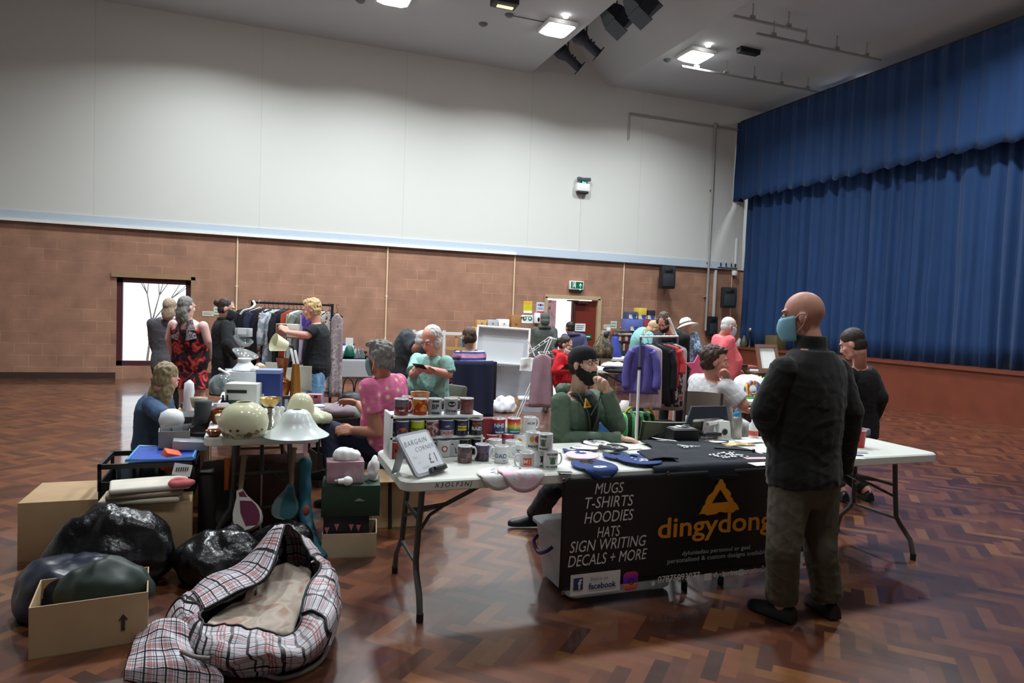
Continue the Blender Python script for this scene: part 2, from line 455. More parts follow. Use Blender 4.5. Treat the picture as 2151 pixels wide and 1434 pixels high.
# window at the left
WF = mat('dark_red_frame', (74, 34, 40), .5)
bm = nb()
for c, s in (((WX0+.05, Y1+.1, 1.12), (.1, .1, 1.75)), ((WX1-.05, Y1+.1, 1.12), (.1, .1, 1.75)), (((WX0+WX1)/2, Y1+.1, WZ1-.05), (1.33, .1, .1)), (((WX0+WX1)/2, Y1+.1, WZ0+.05), (1.33, .1, .1))): box(bm, c, s)
w = struct('window_1', bm, WF, None)
bm = nb(); box(bm, ((WX0+WX1)/2, Y1+.1, 1.12), (1.15, .01, 1.6)); obj('glass', bm, mat('window_glass', (235, 242, 245), .02, trans=1, var=0), w, None)
bm = nb()
for c, s in (((WX1+.04, Y1-.01, 1.14), (.08, .06, 1.85)), (((WX0+WX1)/2, Y1-.01, WZ1+.05), (1.5, .06, .1))): box(bm, c, s)
obj('window_frame', bm, mat('tan_architrave', (150, 122, 92), .5), w, None)
t = thing('bare_tree', 'bare branched winter tree seen through the window at the left', 'tree', (-2.6, 19.5, 0))
bm = nb(); rt = random.Random(5)
def branch(p, d, l, r, k):
    q = p+d*l; cyl(bm, p, q, r, r*.65, 6)
    if k: 
        for _ in range(3): branch(q, (d+V((rt.uniform(-.7, .7), rt.uniform(-.7, .7), rt.uniform(-.1, .5)))).normalized(), l*.72, r*.62, k-1)
branch(V((-2.6, 19.5, 0)), V((.1, 0, 1)), 1.0, .034, 6)
obj('trunk', bm, mat('bark', (120, 108, 100), .9), t)

# doorway: frame, open white leaf beyond, closed red leaf
bm = nb()
for c, s in (((DX1+.05, Y1-.01, 1.0), (.1, .1, 2.0)), (((DX0+DX1)/2, Y1-.01, DZ1+.045), (1.5, .1, .09)), ((DX0-.03, Y1-.01, 1.0), (.06, .1, 2.0))): box(bm, c, s)
d1 = struct('door_1', bm, mat('cream_door_frame', (178, 156, 122), .5), None)
DLX = 7.28
bm = nb(); box(bm, ((DLX+DX1)/2, Y1+.06, .97), (DX1-DLX, .045, 1.94)); obj('door_leaf', bm, mat('mahogany_door', (112, 44, 34), .4, var=.1), d1, None, 'closed mahogany red door leaf')
bm = nb(); box(bm, (DLX+.03, Y1+.0, .97), (.06, .07, 1.94)); box(bm, (DLX-.02, Y1-.04, 1.93), (.3, .06, .035)); box(bm, (DLX+.25, Y1-.04, 1.9), (.28, .05, .05)); cyl(bm, (DLX+.02, Y1-.07, 1.2), (DLX+.03, Y1-.07, 1.85), .012)
obj('door_closer', bm, mat('dark_bronze', (62, 40, 34), .4), d1, None)
LEAFM = pattern('pinned_leaf', 'cells', [(0, (226, 206, 220)), (.72, (206, 180, 200)), (.9, (150, 120, 150))], 9)
bm = nb(); box(bm, (6.93, Y1+.75, .97), (.62, .05, 1.94), rz(radians(25))); obj('open_leaf', bm, LEAFM, d1, None, 'pale pink open door leaf pinned with paper')
PAP = mat('white_paper', (232, 234, 232), .7, var=.02)
t = thing('lobby_fridge', 'white upright cabinet standing in the bright lobby beyond the open door', 'cabinet', (6.9, Y1+2.4, 0))
bm = nb(); box(bm, (6.95, Y1+2.5, .62), (1.0, .5, 1.24), bev=.01); obj('cabinet_body', bm, mat('white_enamel', (238, 240, 242), .3), t)
bm = nb(); box(bm, (6.95, Y1+2.23, 1.0), (.5, .03, .1)); obj('handle', bm, mat('grey_plastic', (120, 124, 128), .5), t)
# black plinth line at the back wall
bm = nb()
for a, b2 in ((X0, WX0), (WX1, DX0-.06), (DX1+.1, 11.8)): box(bm, ((a+b2)/2, Y1-.012, .06), (b2-a, .024, .12))
struct('baseboard_back', bm, mat('dark_skirting', (60, 44, 38), .5), None)

# ---------------------------------------------------------------- hall lamps
LWHITE = mat('lamp_housing', (225, 228, 230), .4)
LEMI = mat('lamp_diffuser', (255, 252, 246), .3, emit=14, var=0)
lamps = []
def hall_lamp(x, y, watts, label, lit=True):
    t = thing('ceiling_lamp', label, 'ceiling lamp', (x, y, CZ), 'square lamps on the hall ceiling')
    bm = nb(); box(bm, (x, y, CZ-.045), (.62, .62, .09), bev=.02); obj('housing', bm, LWHITE, t)
    bm = nb(); ro = [V((x+px_, y+py_, CZ-.092)) for px_, py_ in rnd_rect(.56, .56, .06)]; rb = [V((x+px_, y+py_, CZ-.15)) for px_, py_ in rnd_rect(.40, .40, .06)]
    loft(bm, [ro, rb]); obj('diffuser', bm, LEMI, t)
    bm = nb(); lathe(bm, [(.0, -.05), (.05, -.05), (.06, 0), (0, 0)], (x-.05, y-.5, CZ), 16); obj('sensor', bm, LEMI if lit else LWHITE, t)
    L = bpy.data.lights.new('lamp_glow', 'AREA'); L.shape = 'SQUARE'; L.size = .5; L.energy = watts; L.color = (.90, .96, 1)
    L.spread = radians(148)
    lo = bpy.data.objects.new('lamp_glow', L); COL.objects.link(lo); lo.parent = t; lo.location = (0, 0, -.17)
    return t
hall_lamp(5.4, 12.6, LAMP_FAR, 'bright square lamp on the lower ceiling left of the lighting trough')
hall_lamp(8.62, 12.6, LAMP_FAR, 'bright square lamp on the ceiling just right of the lighting trough')
hall_lamp(13.0, 12.7, LAMP_FAR*.5, 'bright square lamp glowing over the top of the stage valance')
hall_lamp(2.2, 12.6, LAMP_FAR, 'square lamp on the far row, second from the left and above the frame')
hall_lamp(-1.0, 12.6, LAMP_FAR, 'square lamp on the far row above the left window')
for i, x in enumerate((-1.0, 2.2, 5.2, 9.6)): hall_lamp(x, 7.4, LAMP_MID, 'square lamp of the middle row, %s' % ('at its left end', 'over the lampshade table', 'beside the trough', 'right of the trough')[i])
for i, x in enumerate((-1.0, 2.2, 5.2, 9.6)): hall_lamp(x, 2.0, LAMP_NEAR, 'square lamp of the near row, %s' % ('at its left end', 'over the mug table', 'beside the trough', 'right of the trough')[i])
# ================================================================ WALL FITTINGS
CRM = mat('cream_conduit', (226, 204, 170), .4, var=.03)
GREYP = mat('grey_pipe', (150, 150, 148), .4, var=.03)
BLK = mat('black_plastic', (24, 26, 29), .5)
BMET = mat('black_metal', (28, 29, 31), .45)
WHT = mat('white_plastic', (232, 234, 234), .4, var=.03)
GREEN = mat('sign_green', (10, 96, 58), .4, var=.03)
CONG = 'vertical conduits on the block wall'
def conduit(x, z0, z1, label, r=.016, m=CRM):
    bm = nb(); cyl(bm, (x, Y1-.02, z0), (x, Y1-.02, z1), r, n=10)
    for z in (z0+.15, (z0+z1)/2): box(bm, (x, Y1-.012, z), (r*3.4, .024, .03))
    one('conduit', bm, m, label, 'conduit', CONG)
conduit(-.41, .9, 2.95, 'cream conduit on the block wall between the window and the clothes rail')
conduit(2.69, .75, 2.95, 'cream conduit down the block wall behind the grey haired woman in pink')
bm = nb(); cyl(bm, (5.71, Y1-.02, 1.5), (5.71, Y1-.02, 2.95), .016, n=10); cyl(bm, (5.71, Y1-.02, 1.5), (6.02, Y1-.02, 1.5), .016, n=10)
one('conduit', bm, CRM, 'cream conduit turning right above the hygiene notices', 'conduit', CONG)
conduit(8.66, 1.16, 2.95, 'cream conduit down to the red alarm right of the doorway')
conduit(11.97, .9, 2.97, 'thin cream conduit nearest the stage, behind the speaker', .01)
bm = nb(); cyl(bm, (11.13, Y1-.12, 1.3), (11.13, Y1-.12, 6.62), .028, n=12); ell(bm, (11.13, Y1-.13, 6.66), (.06, .06, .08))
for z in (2.2, 3.1, 5): box(bm, (11.13, Y1-.04, z), (.07, .09, .03))
one('pipe', bm, GREYP, 'tall grey pipe rising from the block wall up to the ceiling near the stage', 'pipe')
bm = nb(); box(bm, (11.42, Y1-.03, 2.1), (.07, .06, 1.65), bev=.008); one('cable_trunking', bm, mat('pale_trunking', (196, 192, 190), .4), 'broad pale trunking below the rail beside the tall grey pipe', 'trunking')
bm = nb(); cyl(bm, (8.6, Y1-.1, 6.65), (13.4, Y1-.1, 6.65), .02, n=8)
for x in (8.6, 11.12, 12.2): cyl(bm, (x, Y1-.1, 6.65), (x, Y1-.02, 6.65), .012, n=6)
cyl(bm, (8.6, Y1-.1, 6.65), (8.6, Y1-.1, 6.0), .012, n=8)
one('pipe', bm, mat('wall_pipe', (150, 148, 142), .5), 'thin painted pipe running high along the cream wall towards the stage', 'pipe')
bm = nb()
for x in (11.55, 11.72, 11.89, 12.02): box(bm, (x, Y1-.065, 3.07), (.02, .03, .09))
box(bm, (11.78, Y1-.058, 2.99), (.62, .02, .02)); one('hook_rack', bm, BLK, 'row of small dark hooks on the blue board beside the stage', 'hook rack')
bm = nb(); box(bm, (12.05, Y1-.03, 3.45), (.05, .05, .7)); one('cable_trunking', bm, WHT, 'short white trunking above the blue board next to the curtain', 'trunking')
bm = nb(); box(bm, (11.98, Y1-.1, 2.86), (.12, .12, .14), bev=.03); one('sensor_box', bm, WHT, 'small white sensor box under the rail at the curtain edge', 'sensor')
# emergency twin light
ex, ez = 7.37, 4.75
t = thing('emergency_light', 'white emergency light unit high on the cream wall', 'emergency light', (ex, Y1, ez-.2))
bm = nb(); box(bm, (ex, Y1-.1, ez-.06), (.34, .14, .19), bev=.02); obj('case', bm, WHT, t)
bm = nb(); box(bm, (ex+.02, Y1-.12, ez+.14), (.34, .1, .08), bev=.01); box(bm, (ex, Y1-.08, ez+.07), (.06, .04, .1)); obj('lamp_head', bm, mat('smoked_lens', (78, 88, 92), .25), t)
bm = nb(); ell(bm, (ex-.02, Y1-.16, ez+.055), (.022, .01, .02)); ell(bm, (ex+.04, Y1-.16, ez+.045), (.022, .01, .02)); obj('indicator', bm, mat('cyan_indicator', (90, 255, 235), .3, emit=2.5, var=0), t)
bm = nb(); box(bm, (ex, Y1-.1, ez-.185), (.28, .12, .05), bev=.01); obj('base', bm, BLK, t)
bm = nb(); box(bm, (ex, Y1-.04, 3.86), (.012, .012, 1.4)); obj('cable', bm, mat('white_cable', (214, 214, 210), .5), t)
# exit sign
sx, sz = 7.33, 2.31
t = thing('exit_sign', 'green running man exit sign with an up arrow above the doorway', 'exit sign', (sx, Y1, sz-.15))
bm = nb(); box(bm, (sx, Y1-.05, sz), (.37, .09, .21), bev=.012); obj('housing', bm, WHT, t)
bm = nb(); box(bm, (sx, Y1-.098, sz+.006), (.32, .008, .16)); obj('panel', bm, mat('exit_green', (8, 92, 58), .4, emit=.25, var=0), t)
bm = nb(); yy = Y1-.104; P = lambda pts: poly(bm, [(sx+a, yy, sz+.006+b) for a, b in pts])
P([(.05, -.01), (.09, .05), (.13, -.01), (.108, -.01), (.096, .012), (.096, -.06), (.084, -.06), (.084, .012), (.072, -.01)])
P([(-.12, -.07), (-.12, .07), (-.035, .07), (-.035, -.07), (-.045, -.07), (-.045, .06), (-.11, .06), (-.11, -.07)])
for a, b, r in ((-.072, .042, .012),): P([(a+r*cos(q*pi/5), b+r*sin(q*pi/5)) for q in range(10)])
P([(-.095, .02), (-.06, .03), (-.048, .005), (-.056, .0), (-.068, .016), (-.066, -.012), (-.05, -.03), (-.052, -.058), (-.062, -.058), (-.062, -.036), (-.078, -.018), (-.09, -.05), (-.104, -.05), (-.088, -.008), (-.084, .012)])
obj('pictogram', bm, mat('exit_white', (225, 240, 232), .4, emit=.3, var=0), t, None)
bm = nb(); box(bm, (sx, Y1-.05, sz-.125), (.35, .08, .04)); obj('base', bm, BLK, t)
bm = nb(); ell(bm, (sx+.09, Y1-.1, sz-.105), .014); obj('indicator', bm, mat('green_led', (60, 255, 150), .3, emit=3, var=0), t)
# notices
def notice(x0, z0, x1, z1, y, label, m, marks=None, name='notice'):
    t = thing(name, label, 'notice', ((x0+x1)/2, y, min(z0, z1)))
    bm = nb(); box(bm, ((x0+x1)/2, y-.004, (z0+z1)/2), (abs(x1-x0), .006, abs(z1-z0))); obj('sheet', bm, m, t, None)
    if marks:
        bm = nb(); marks(bm, x0, min(z0, z1), x1, max(z0, z1), y-.009); obj('print', bm, MK, t, None)
    return t
MK = [mat('ink_red', (186, 62, 60), .6), mat('ink_grey', (120, 126, 140), .6), mat('ink_green', (20, 110, 100), .6), mat('ink_white', (236, 238, 236), .6), mat('ink_orange', (224, 160, 60), .6), mat('ink_blue', (60, 80, 140), .6), mat('ink_black', (34, 34, 38), .6), mat('ink_yellow', (226, 200, 60), .6)]
def rect(bm, x0, z0, x1, z1, y, mi): poly(bm, [(x0, y, z0), (x1, y, z0), (x1, y, z1), (x0, y, z1)], mi)
def disc(bm, x, z, r, y, mi, n=14): poly(bm, [(x+r*cos(2*pi*k/n), y, z+r*sin(2*pi*k/n)) for k in range(n)], mi)
def wp(px_, py_): p = YP(px_, py_, Y1); return p.x, p.z
def lines(bm, x0, z0, x1, z1, y, n, mi=1, k=.35):
    for i in range(n):
        z = z1-(z1-z0)*(i+.5)/n; h = (z1-z0)/n*k/2
        rect(bm, x0, z-h, x1-(x1-x0)*.3*((i*37) % 3)/3, z+h, y, mi)
a = wp(1100, 632); b = wp(1117, 658)
notice(a[0], a[1], b[0], b[1], Y1, 'yellow safety notice on the block wall left of the doorway', mat('notice_yellow', (206, 200, 40), .6), lambda bm, x0, z0, x1, z1, y: (rect(bm, x0+.01, z1-.07, x1-.01, z1-.02, y, 4), lines(bm, x0+.03, z0+.1, x1-.02, z1-.1, y, 5, 7), rect(bm, x0, z0, x1, z0+.06, y, 3)))
a = wp(1127, 634); b = wp(1143, 659)
notice(a[0], a[1], b[0], b[1], Y1, 'pale notice with a red band right beside the doorway', mat('notice_lilac', (196, 200, 214), .6), lambda bm, x0, z0, x1, z1, y: (disc(bm, (x0+x1)/2, z1-.07, .03, y, 6), disc(bm, x0+.05, z1-.07, .02, y, 5), disc(bm, x1-.05, z1-.07, .02, y, 5), lines(bm, x0+.03, z0+.1, x1-.03, z1-.13, y, 5), rect(bm, x0+.01, z0+.015, x1-.01, z0+.06, y, 0)))
a = wp(1096, 661); b = wp(1119, 679)
notice(a[0], a[1], b[0], b[1], Y1, 'white hygiene notice with two green discs beside the dispenser', PAP, lambda bm, x0, z0, x1, z1, y: (disc(bm, x0+.075, z0+.11, .055, y, 2), disc(bm, x1-.075, z0+.11, .055, y, 2), disc(bm, x0+.08, z0+.12, .025, y-.002, 3), disc(bm, x1-.08, z0+.12, .025, y-.002, 3), lines(bm, x0+.04, z1-.06, x1-.04, z1-.02, y, 1)))
x, z = wp(1126, 668)
t = thing('soap_dispenser', 'white wall dispenser with a dark oval window left of the doorway', 'dispenser', (x, Y1, z-.13))
bm = nb(); box(bm, (x, Y1-.06, z), (.15, .12, .26), bev=.035); obj('case', bm, WHT, t)
bm = nb(); ell(bm, (x+.02, Y1-.122, z-.03), (.03, .008, .055)); obj('sight_window', bm, BLK, t)
a = YP(1208, 679, Y1+.03); b = YP(1229, 696, Y1+.03)
notice(a.x, a.z, b.x, b.z, Y1+.03, 'white printed notice taped to the mahogany door', PAP, lambda bm, x0, z0, x1, z1, y: lines(bm, x0+.03, z0+.03, x1-.03, z1-.03, y, 3, 1, .5))
a = YP(1222, 702, Y1+.03); b = YP(1243, 712, Y1+.03)
notice(a.x, a.z, b.x, b.z, Y1+.03, 'small green sign low on the mahogany door', GREEN, lambda bm, x0, z0, x1, z1, y: lines(bm, x0+.05, z0+.04, x1-.05, z1-.03, y, 1, 3, .6))
for px0, py0, px1, py1, lab in ((1268, 681, 1283, 691, 'cream blank plate on the wall right of the doorway'), (1283, 674, 1295, 690, 'pale green notice above the red alarm box'), (1256, 694, 1272, 702, 'cream twin socket plate nearest the door frame'), (425, 653, 449, 664, 'cream fire action strip notice at the left of the block wall'), (449, 644, 462, 661, 'pale green notice behind the woman in the dark coat')):
    a = wp(px0, py0); b = wp(px1, py1)
    notice(a[0], a[1], b[0], b[1], Y1, lab, mat('pale_green_sheet', (190, 208, 194), .6) if 'green' in lab else mat('cream_plate', (206, 198, 178), .5), lambda bm, x0, z0, x1, z1, y: lines(bm, x0+.02, z0+.02, x1-.02, z1-.02, y, 2, 1, .3))
for px_, py_, m, lab in ((1290, 697, MK[0], 'red fire alarm call point right of the doorway'), (1277, 692, WHT, 'small white thermostat beside the red call point')):
    x, z = wp(px_, py_); t = thing('alarm_point' if 'red' in lab else 'thermostat', lab, 'alarm' if 'red' in lab else 'thermostat', (x, Y1, z-.06))
    bm = nb(); box(bm, (x, Y1-.03, z), (.1, .06, .1), bev=.012); obj('case', bm, m, t)
    bm = nb(); box(bm, (x, Y1-.063, z), (.05, .008, .045)); obj('face', bm, WHT if 'red' in lab else BLK, t)
x, z = wp(1303, 701)
bm = nb(); box(bm, (x, Y1-.05, z), (.16, .1, .1), bev=.01); one('alarm_bell', bm, MK[0], 'red alarm box at the foot of the conduit', 'alarm')
# loudspeakers
GRILLE = mat('speaker_grille', (34, 40, 48), .7, bump=.5, bscale=200)
def speaker(c, w, d, h, rot, label, yoke=True):
    t = thing('loudspeaker', label, 'loudspeaker', (c[0], c[1], c[2]-h/2))
    M = rz(rot); c = V(c)
    def ring(z, k, kk): return [c + M @ V(p) for p in ((-w/2*k, -d/2*kk, z), (w/2*k, -d/2*kk, z), (w/2*k*.82, d/2, z), (-w/2*k*.82, d/2, z))]
    bm = nb(); loft(bm, [ring(-h/2, .94, .93), ring(-h/2+.05, 1, 1), ring(h/2-.05, 1, 1), ring(h/2, .94, .93)]); obj('cabinet', bm, BLK, t)
    bm = nb(); box(bm, c+M @ V((0, -d/2-.008, -h*.13)), (w*.8, .02, h*.55), M, bev=.01); obj('grille', bm, GRILLE, t)
    bm = nb(); box(bm, c+M @ V((0, -d/2-.004, h*.3)), (w*.55, .02, h*.16), M, bev=.01); obj('horn', bm, mat('horn_black', (14, 16, 19), .4), t)
    if yoke:
        bm = nb(); box(bm, c+M @ V((.02, d/2+.12, .1)), (.06, .26, .06), M); box(bm, c+M @ V((w/2+.02, 0, -.02)), (.025, .14, .2), M); obj('bracket', bm, BMET, t)
p = YP(1400, 583, 15.0); speaker((p.x, p.y, p.z), .36, .32, .56, -.25, 'black loudspeaker bracketed on the block wall just under the pale rail')
p = YP(1529, 625, 15.0); speaker((p.x, p.y, p.z), .36, .3, .54, -.35, 'black loudspeaker hung lower at the edge of the blue curtain')
p = YP(1494, 685, 15.2); speaker((p.x, p.y, p.z), .26, .2, .52, -.1, 'small black loudspeaker low on the wall below the broad trunking', False)

# ---------------------------------------------------------------- ceiling fittings
def spot(p, tgt, kind, label):
    p, tgt = V(p), V(tgt); d = (tgt-p).normalized(); u, w = basis(d)
    t = thing('stage_lantern', label, 'stage light', p, 'theatre lanterns hung along the lighting trough')
    bm = nb()
    if kind == 'profile':
        cyl(bm, p-d*.30, p-d*.1, .15, .17, 14); cyl(bm, p-d*.1, p+d*.06, .17, .11, 14); cyl(bm, p+d*.06, p+d*.42, .095, .095, 14); obj('body', bm, mat('lantern_black', (38, 46, 58), .55), t)
        bm = nb(); M = Matrix((u, w, d)).transposed(); box(bm, p+d*.42, (.26, .26, .02), M); box(bm, p+d*.36, (.25, .03, .05), M); obj('colour_frame', bm, BMET, t)
        bm = nb(); ell(bm, p+d*.12+w*.12, .02); ell(bm, p+d*.2+w*.12, .02); obj('knob', bm, BMET, t)
    else:
        M = Matrix((u, w, d)).transposed()
        fr = lambda s, k: [p+M @ V((a*s*.24, b*k*.14, 0)) for a, b in ((-1, -1), (1, -1), (1, 1), (-1, 1))]
        loft(bm, [[q-d*.22 for q in fr(.55, .6)], [q-d*.02 for q in fr(1, 1)], [q+d*.05 for q in fr(1, 1)]]); obj('body', bm, mat('lantern_black', (38, 46, 58), .55), t)
        bm = nb()
        box(bm, p+d*.2+w*.16, (.5, .015, .34), M); box(bm, p+d*.2-w*.16, (.5, .015, .34), M)
        box(bm, p+d*.16+u*.25, (.015, .3, .24), M); box(bm, p+d*.16-u*.25, (.015, .3, .24), M); obj('barn_doors', bm, mat('lantern_black', (38, 46, 58), .55), t)
    bm = nb(); top = p+V((0, 0, .34)); tube(bm, [p+u*.17, p+u*.17+V((0, 0, .22)), top, p-u*.17+V((0, 0, .22)), p-u*.17], .014, 6); cyl(bm, top, V((top.x, top.y, max(top.z+.1, 7.84))), .02, n=8); obj('yoke', bm, BMET, t)
for px_, py_, dep, kind, lab in ((1188, 116, 14.0, 'profile', 'dark profile lantern hung lowest along the ceiling trough'), (1226, 84, 13.4, 'profile', 'dark profile lantern second along the ceiling trough'), (1288, 34, 12.2, 'flood', 'dark barn door floodlight third along the ceiling trough'), (1338, 8, 11.6, 'flood', 'dark barn door floodlight cut by the top of the photo')):
    p = XP(px_, py_, 6.3)
    spot(p, p+V((.85, -.1, -.62)), kind, lab)
bm = nb(); q0, q1 = V((6.3, 14.2, 7.85)), V((6.3, 10.2, 7.85))
cyl(bm, q0-(q1-q0)*.2, q1+(q1-q0)*.5, .024); 
for k in (0, .5, 1): cyl(bm, q0.lerp(q1, k), q0.lerp(q1, k)+V((0, 0, .7)), .012, n=6)
one('lighting_bar', bm, BMET, 'black scaffold bar carrying the lanterns inside the ceiling trough', 'lighting bar')
BAR = mat('painted_bar', (150, 152, 150), .6)
for (ax, ay), (bx, by), lab, k in (((1432, 139), (1725, 193), 'long pale bar under the ceiling running towards the valance', 5), ((1542, 33), (1690, 68), 'pale bar nearest the top edge right of the lamps', 2), ((1590, 70), (1830, 134), 'pale cable bar crossing above the black vent', 4)):
    a, b = Z(ax, ay, 6.95), Z(bx, by, 6.95); b.y = a.y
    bm = nb(); cyl(bm, a, b, .026, n=8)
    for i in range(k): q = a.lerp(b, (i+.5)/k); cyl(bm, q, V((q.x, q.y, CZ)), .012, n=6); box(bm, q+V((0, 0, .05)), (.1, .05, .05))
    one('ceiling_bar', bm, BAR, lab, 'bar', 'bars under the hall ceiling')
p = Z(1572, 108, CZ-.05); bm = nb(); box(bm, (p.x, p.y, p.z), (.5, .16, .1), bev=.01); one('ceiling_vent', bm, BLK, 'small black oblong box on the ceiling right of the lamps', 'vent')
p = Z(1060, 5, CZ-.08); t = thing('strip_heater', 'dark box with a glowing warm strip at the top edge of the photo', 'heater', (p.x, p.y, CZ-.16))
bm = nb(); box(bm, (p.x, p.y, CZ-.07), (.46, .3, .14), bev=.01); obj('case', bm, BLK, t)
bm = nb(); box(bm, (p.x+.02, p.y+.03, CZ-.15), (.3, .07, .02)); obj('element', bm, mat('warm_element', (255, 226, 170), .3, emit=1.6, var=0), t)
for px_, py_, lab in ((1015, 52, 'small dark ceiling detector left of the nearest bright lamp'), (757, 3, 'small dark ceiling detector at the top edge over the left of the hall'), (1402, 127, 'small dark ceiling detector below the lamp right of the trough'), (1070, 33, 'small pale ceiling rose with a thin cable beside the glowing strip')):
    p = Z(px_, py_, CZ-.02); bm = nb(); lathe(bm, [(0, -.05), (.05, -.045), (.09, -.01), (.09, 0), (0, 0)], (p.x, p.y, CZ), 14)
    if 'rose' in lab: cyl(bm, (p.x, p.y, CZ-.012), (p.x+1.0, p.y, CZ-.012), .008, n=6)
    one('ceiling_detector', bm, mat('detector_grey', (96, 100, 104), .5), lab, 'detector', 'detectors on the hall ceiling')
# ================================================================ PEOPLE
def skinmat(name, c): return mat(name, c, .5, var=.06, scale=14, sheen=.1)
SKIN = skinmat('skin_fair', (206, 160, 140)); SKINP = skinmat('skin_pink', (212, 150, 132)); SKINT = skinmat('skin_tan', (176, 120, 96)); SKINB = skinmat('skin_ruddy', (198, 142, 122)); SKINO = skinmat('skin_olive', (216, 174, 150))
EYEW = mat('eye_white', (232, 228, 222), .2, var=0); IRIS = mat('eye_brown', (48, 30, 22), .2, var=0); LIP = mat('lip', (168, 96, 88), .5)
MASKB = mat('surgical_blue', (132, 184, 204), .8, var=.08); SHOEB = mat('black_shoe', (18, 19, 22), .4)
def rings_at(ts, sp, hr, sr, wd, fat, inf):
    P, C, N = sp
    tab = [(-.22, .10, .085), (-.08, .165, .118), (.08, .172, .122), (.28, .150, .108), (.5, .160, .118), (.7, .178, .120), (.84, .182, .104), (.92, .150, .086), (.98, .088, .068), (1.05, .060, .058)]
    B = C*2-(P+N)*.5
    out = []
    for t in ts:
        c = P*(1-t)**2+B*2*t*(1-t)+N*t*t
        tg = ((B-P)*(1-t)+(N-B)*t).normalized()
        for (a, w0, d0), (b, w1, d1) in zip(tab, tab[1:]):
            if t <= b or b == 1.05:
                k = max(0, min(1, (t-a)/(b-a))); w = w0+(w1-w0)*k; d = d0+(d1-d0)*k; break
        rt = hr.lerp(sr, max(0, min(1, t))).normalized(); rt = (rt-tg*rt.dot(tg)).normalized(); fw = tg.cross(rt)
        bl = fat*exp(-((t-.3)/.24)**2)
        w = w*wd+bl*.5+inf; d = d*(.5+.5*wd)+bl*.55+inf; c = c+fw*bl*.45
        out.append([c+rt*(w*cos(2*pi*i/20))+fw*(d*sin(2*pi*i/20)) for i in range(20)])
    return out
def torso(bm, t0, t1, sp, hr, sr, wd, fat, inf, n=12):
    loft(bm, rings_at([t0+(t1-t0)*i/n for i in range(n+1)], sp, hr, sr, wd, fat, inf))
def limb(bm, pts, rs, flat=False, start=True):
    for i in range(len(pts)-1): cyl(bm, pts[i], pts[i+1], rs[i], rs[i+1], 14)
    for i, (p, r) in enumerate(zip(pts, rs)):
        if (i == 0 and not start) or (i == len(pts)-1 and flat): continue
        ell(bm, p, r, None, 14, 8)
def cutlimb(pts, rs, L):
    """first part of a three-point limb, L from 0 to 2"""
    if L >= 2: return pts, rs
    k = int(L); f = L-k
    return pts[:k+1]+[pts[k].lerp(pts[k+1], f)], rs[:k+1]+[rs[k]*(1-f)+rs[k+1]*f]
def ik(a, c, l1, l2, hint):
    d = c-a; L = min(d.length, (l1+l2)*.999)
    if d.length > L: c = a+d.normalized()*L
    d = c-a; x = (l1*l1-l2*l2+L*L)/(2*L); h = sqrt(max(0, l1*l1-x*x))
    n = d.normalized(); s = (hint-n*hint.dot(n)).normalized()
    return a+n*x+s*h, c
def hand(bm, wr, d, n, side, curl=.35, k=1.0, spread=.1):
    d = d.normalized(); n = (n-d*n.dot(d)).normalized(); s = d.cross(n)*side
    kn = [(.030, .088), (.010, .093), (-.011, .090), (-.030, .080)]
    for a, b in kn: limb(bm, [wr+s*a*.45*k, wr+(s*a+d*b*.55)*k-n*.002, wr+(s*a+d*b)*k], [.017*k, .015*k, .0115*k])
    for i, ((a, b), L) in enumerate(zip(kn, (.070, .080, .073, .056))):
        p = wr+(s*a+d*b)*k; c = curl*(.75+.13*i); ang = 0; pts = [p]; dd = (d+s*spread*(1.5-i)*.5).normalized()
        for seg in (.45, .31, .24):
            ang += c; pts.append(pts[-1]+(dd*cos(ang)+n*sin(ang))*L*seg*k)
        limb(bm, pts, [.0105*k, .0098*k, .009*k, .0078*k])
    p0 = wr+(s*.022+d*.022)*k; p1 = p0+(s*.028+d*.030+n*.012)*k; p2 = p1+(s*.010+d*.030+n*(.008+.012*curl))*k; p3 = p2+(d*.024+n*.010*curl-s*.004)*k
    limb(bm, [p0, p1, p2, p3], [.016*k, .013*k, .0112*k, .009*k])
def headmesh(bm, H, M, hs):
    T = lambda x, y, z: H+M @ (V((x, y, z))*hs)
    ell(bm, T(0, -.014, .028), tuple(v*hs for v in (.077, .098, .096)), M, 20, 14)
    ell(bm, T(0, .026, -.040), tuple(v*hs for v in (.059, .066, .080)), M, 18, 12)
    ell(bm, T(0, .066, -.098), .024*hs); ell(bm, T(.03, .035, -.085), .028*hs); ell(bm, T(-.03, .035, -.085), .028*hs)
    cyl(bm, T(0, .083, .012), T(0, .106, -.030), .008*hs, .0135*hs, 10); ell(bm, T(0, .104, -.031), .0145*hs); ell(bm, T(.011, .094, -.036), .010*hs); ell(bm, T(-.011, .094, -.036), .010*hs)
    for s in (1, -1):
        ell(bm, T(.038*s, .060, -.026), .027*hs); ell(bm, T(.079*s, -.010, -.012), (.010*hs, .020*hs, .031*hs), M)
        ell(bm, T(.030*s, .080, .030), (.028*hs, .014*hs, .009*hs), M)
    ell(bm, T(0, .086, -.061), (.024*hs, .012*hs, .006*hs), M); ell(bm, T(0, .085, -.071), (.022*hs, .012*hs, .007*hs), M)
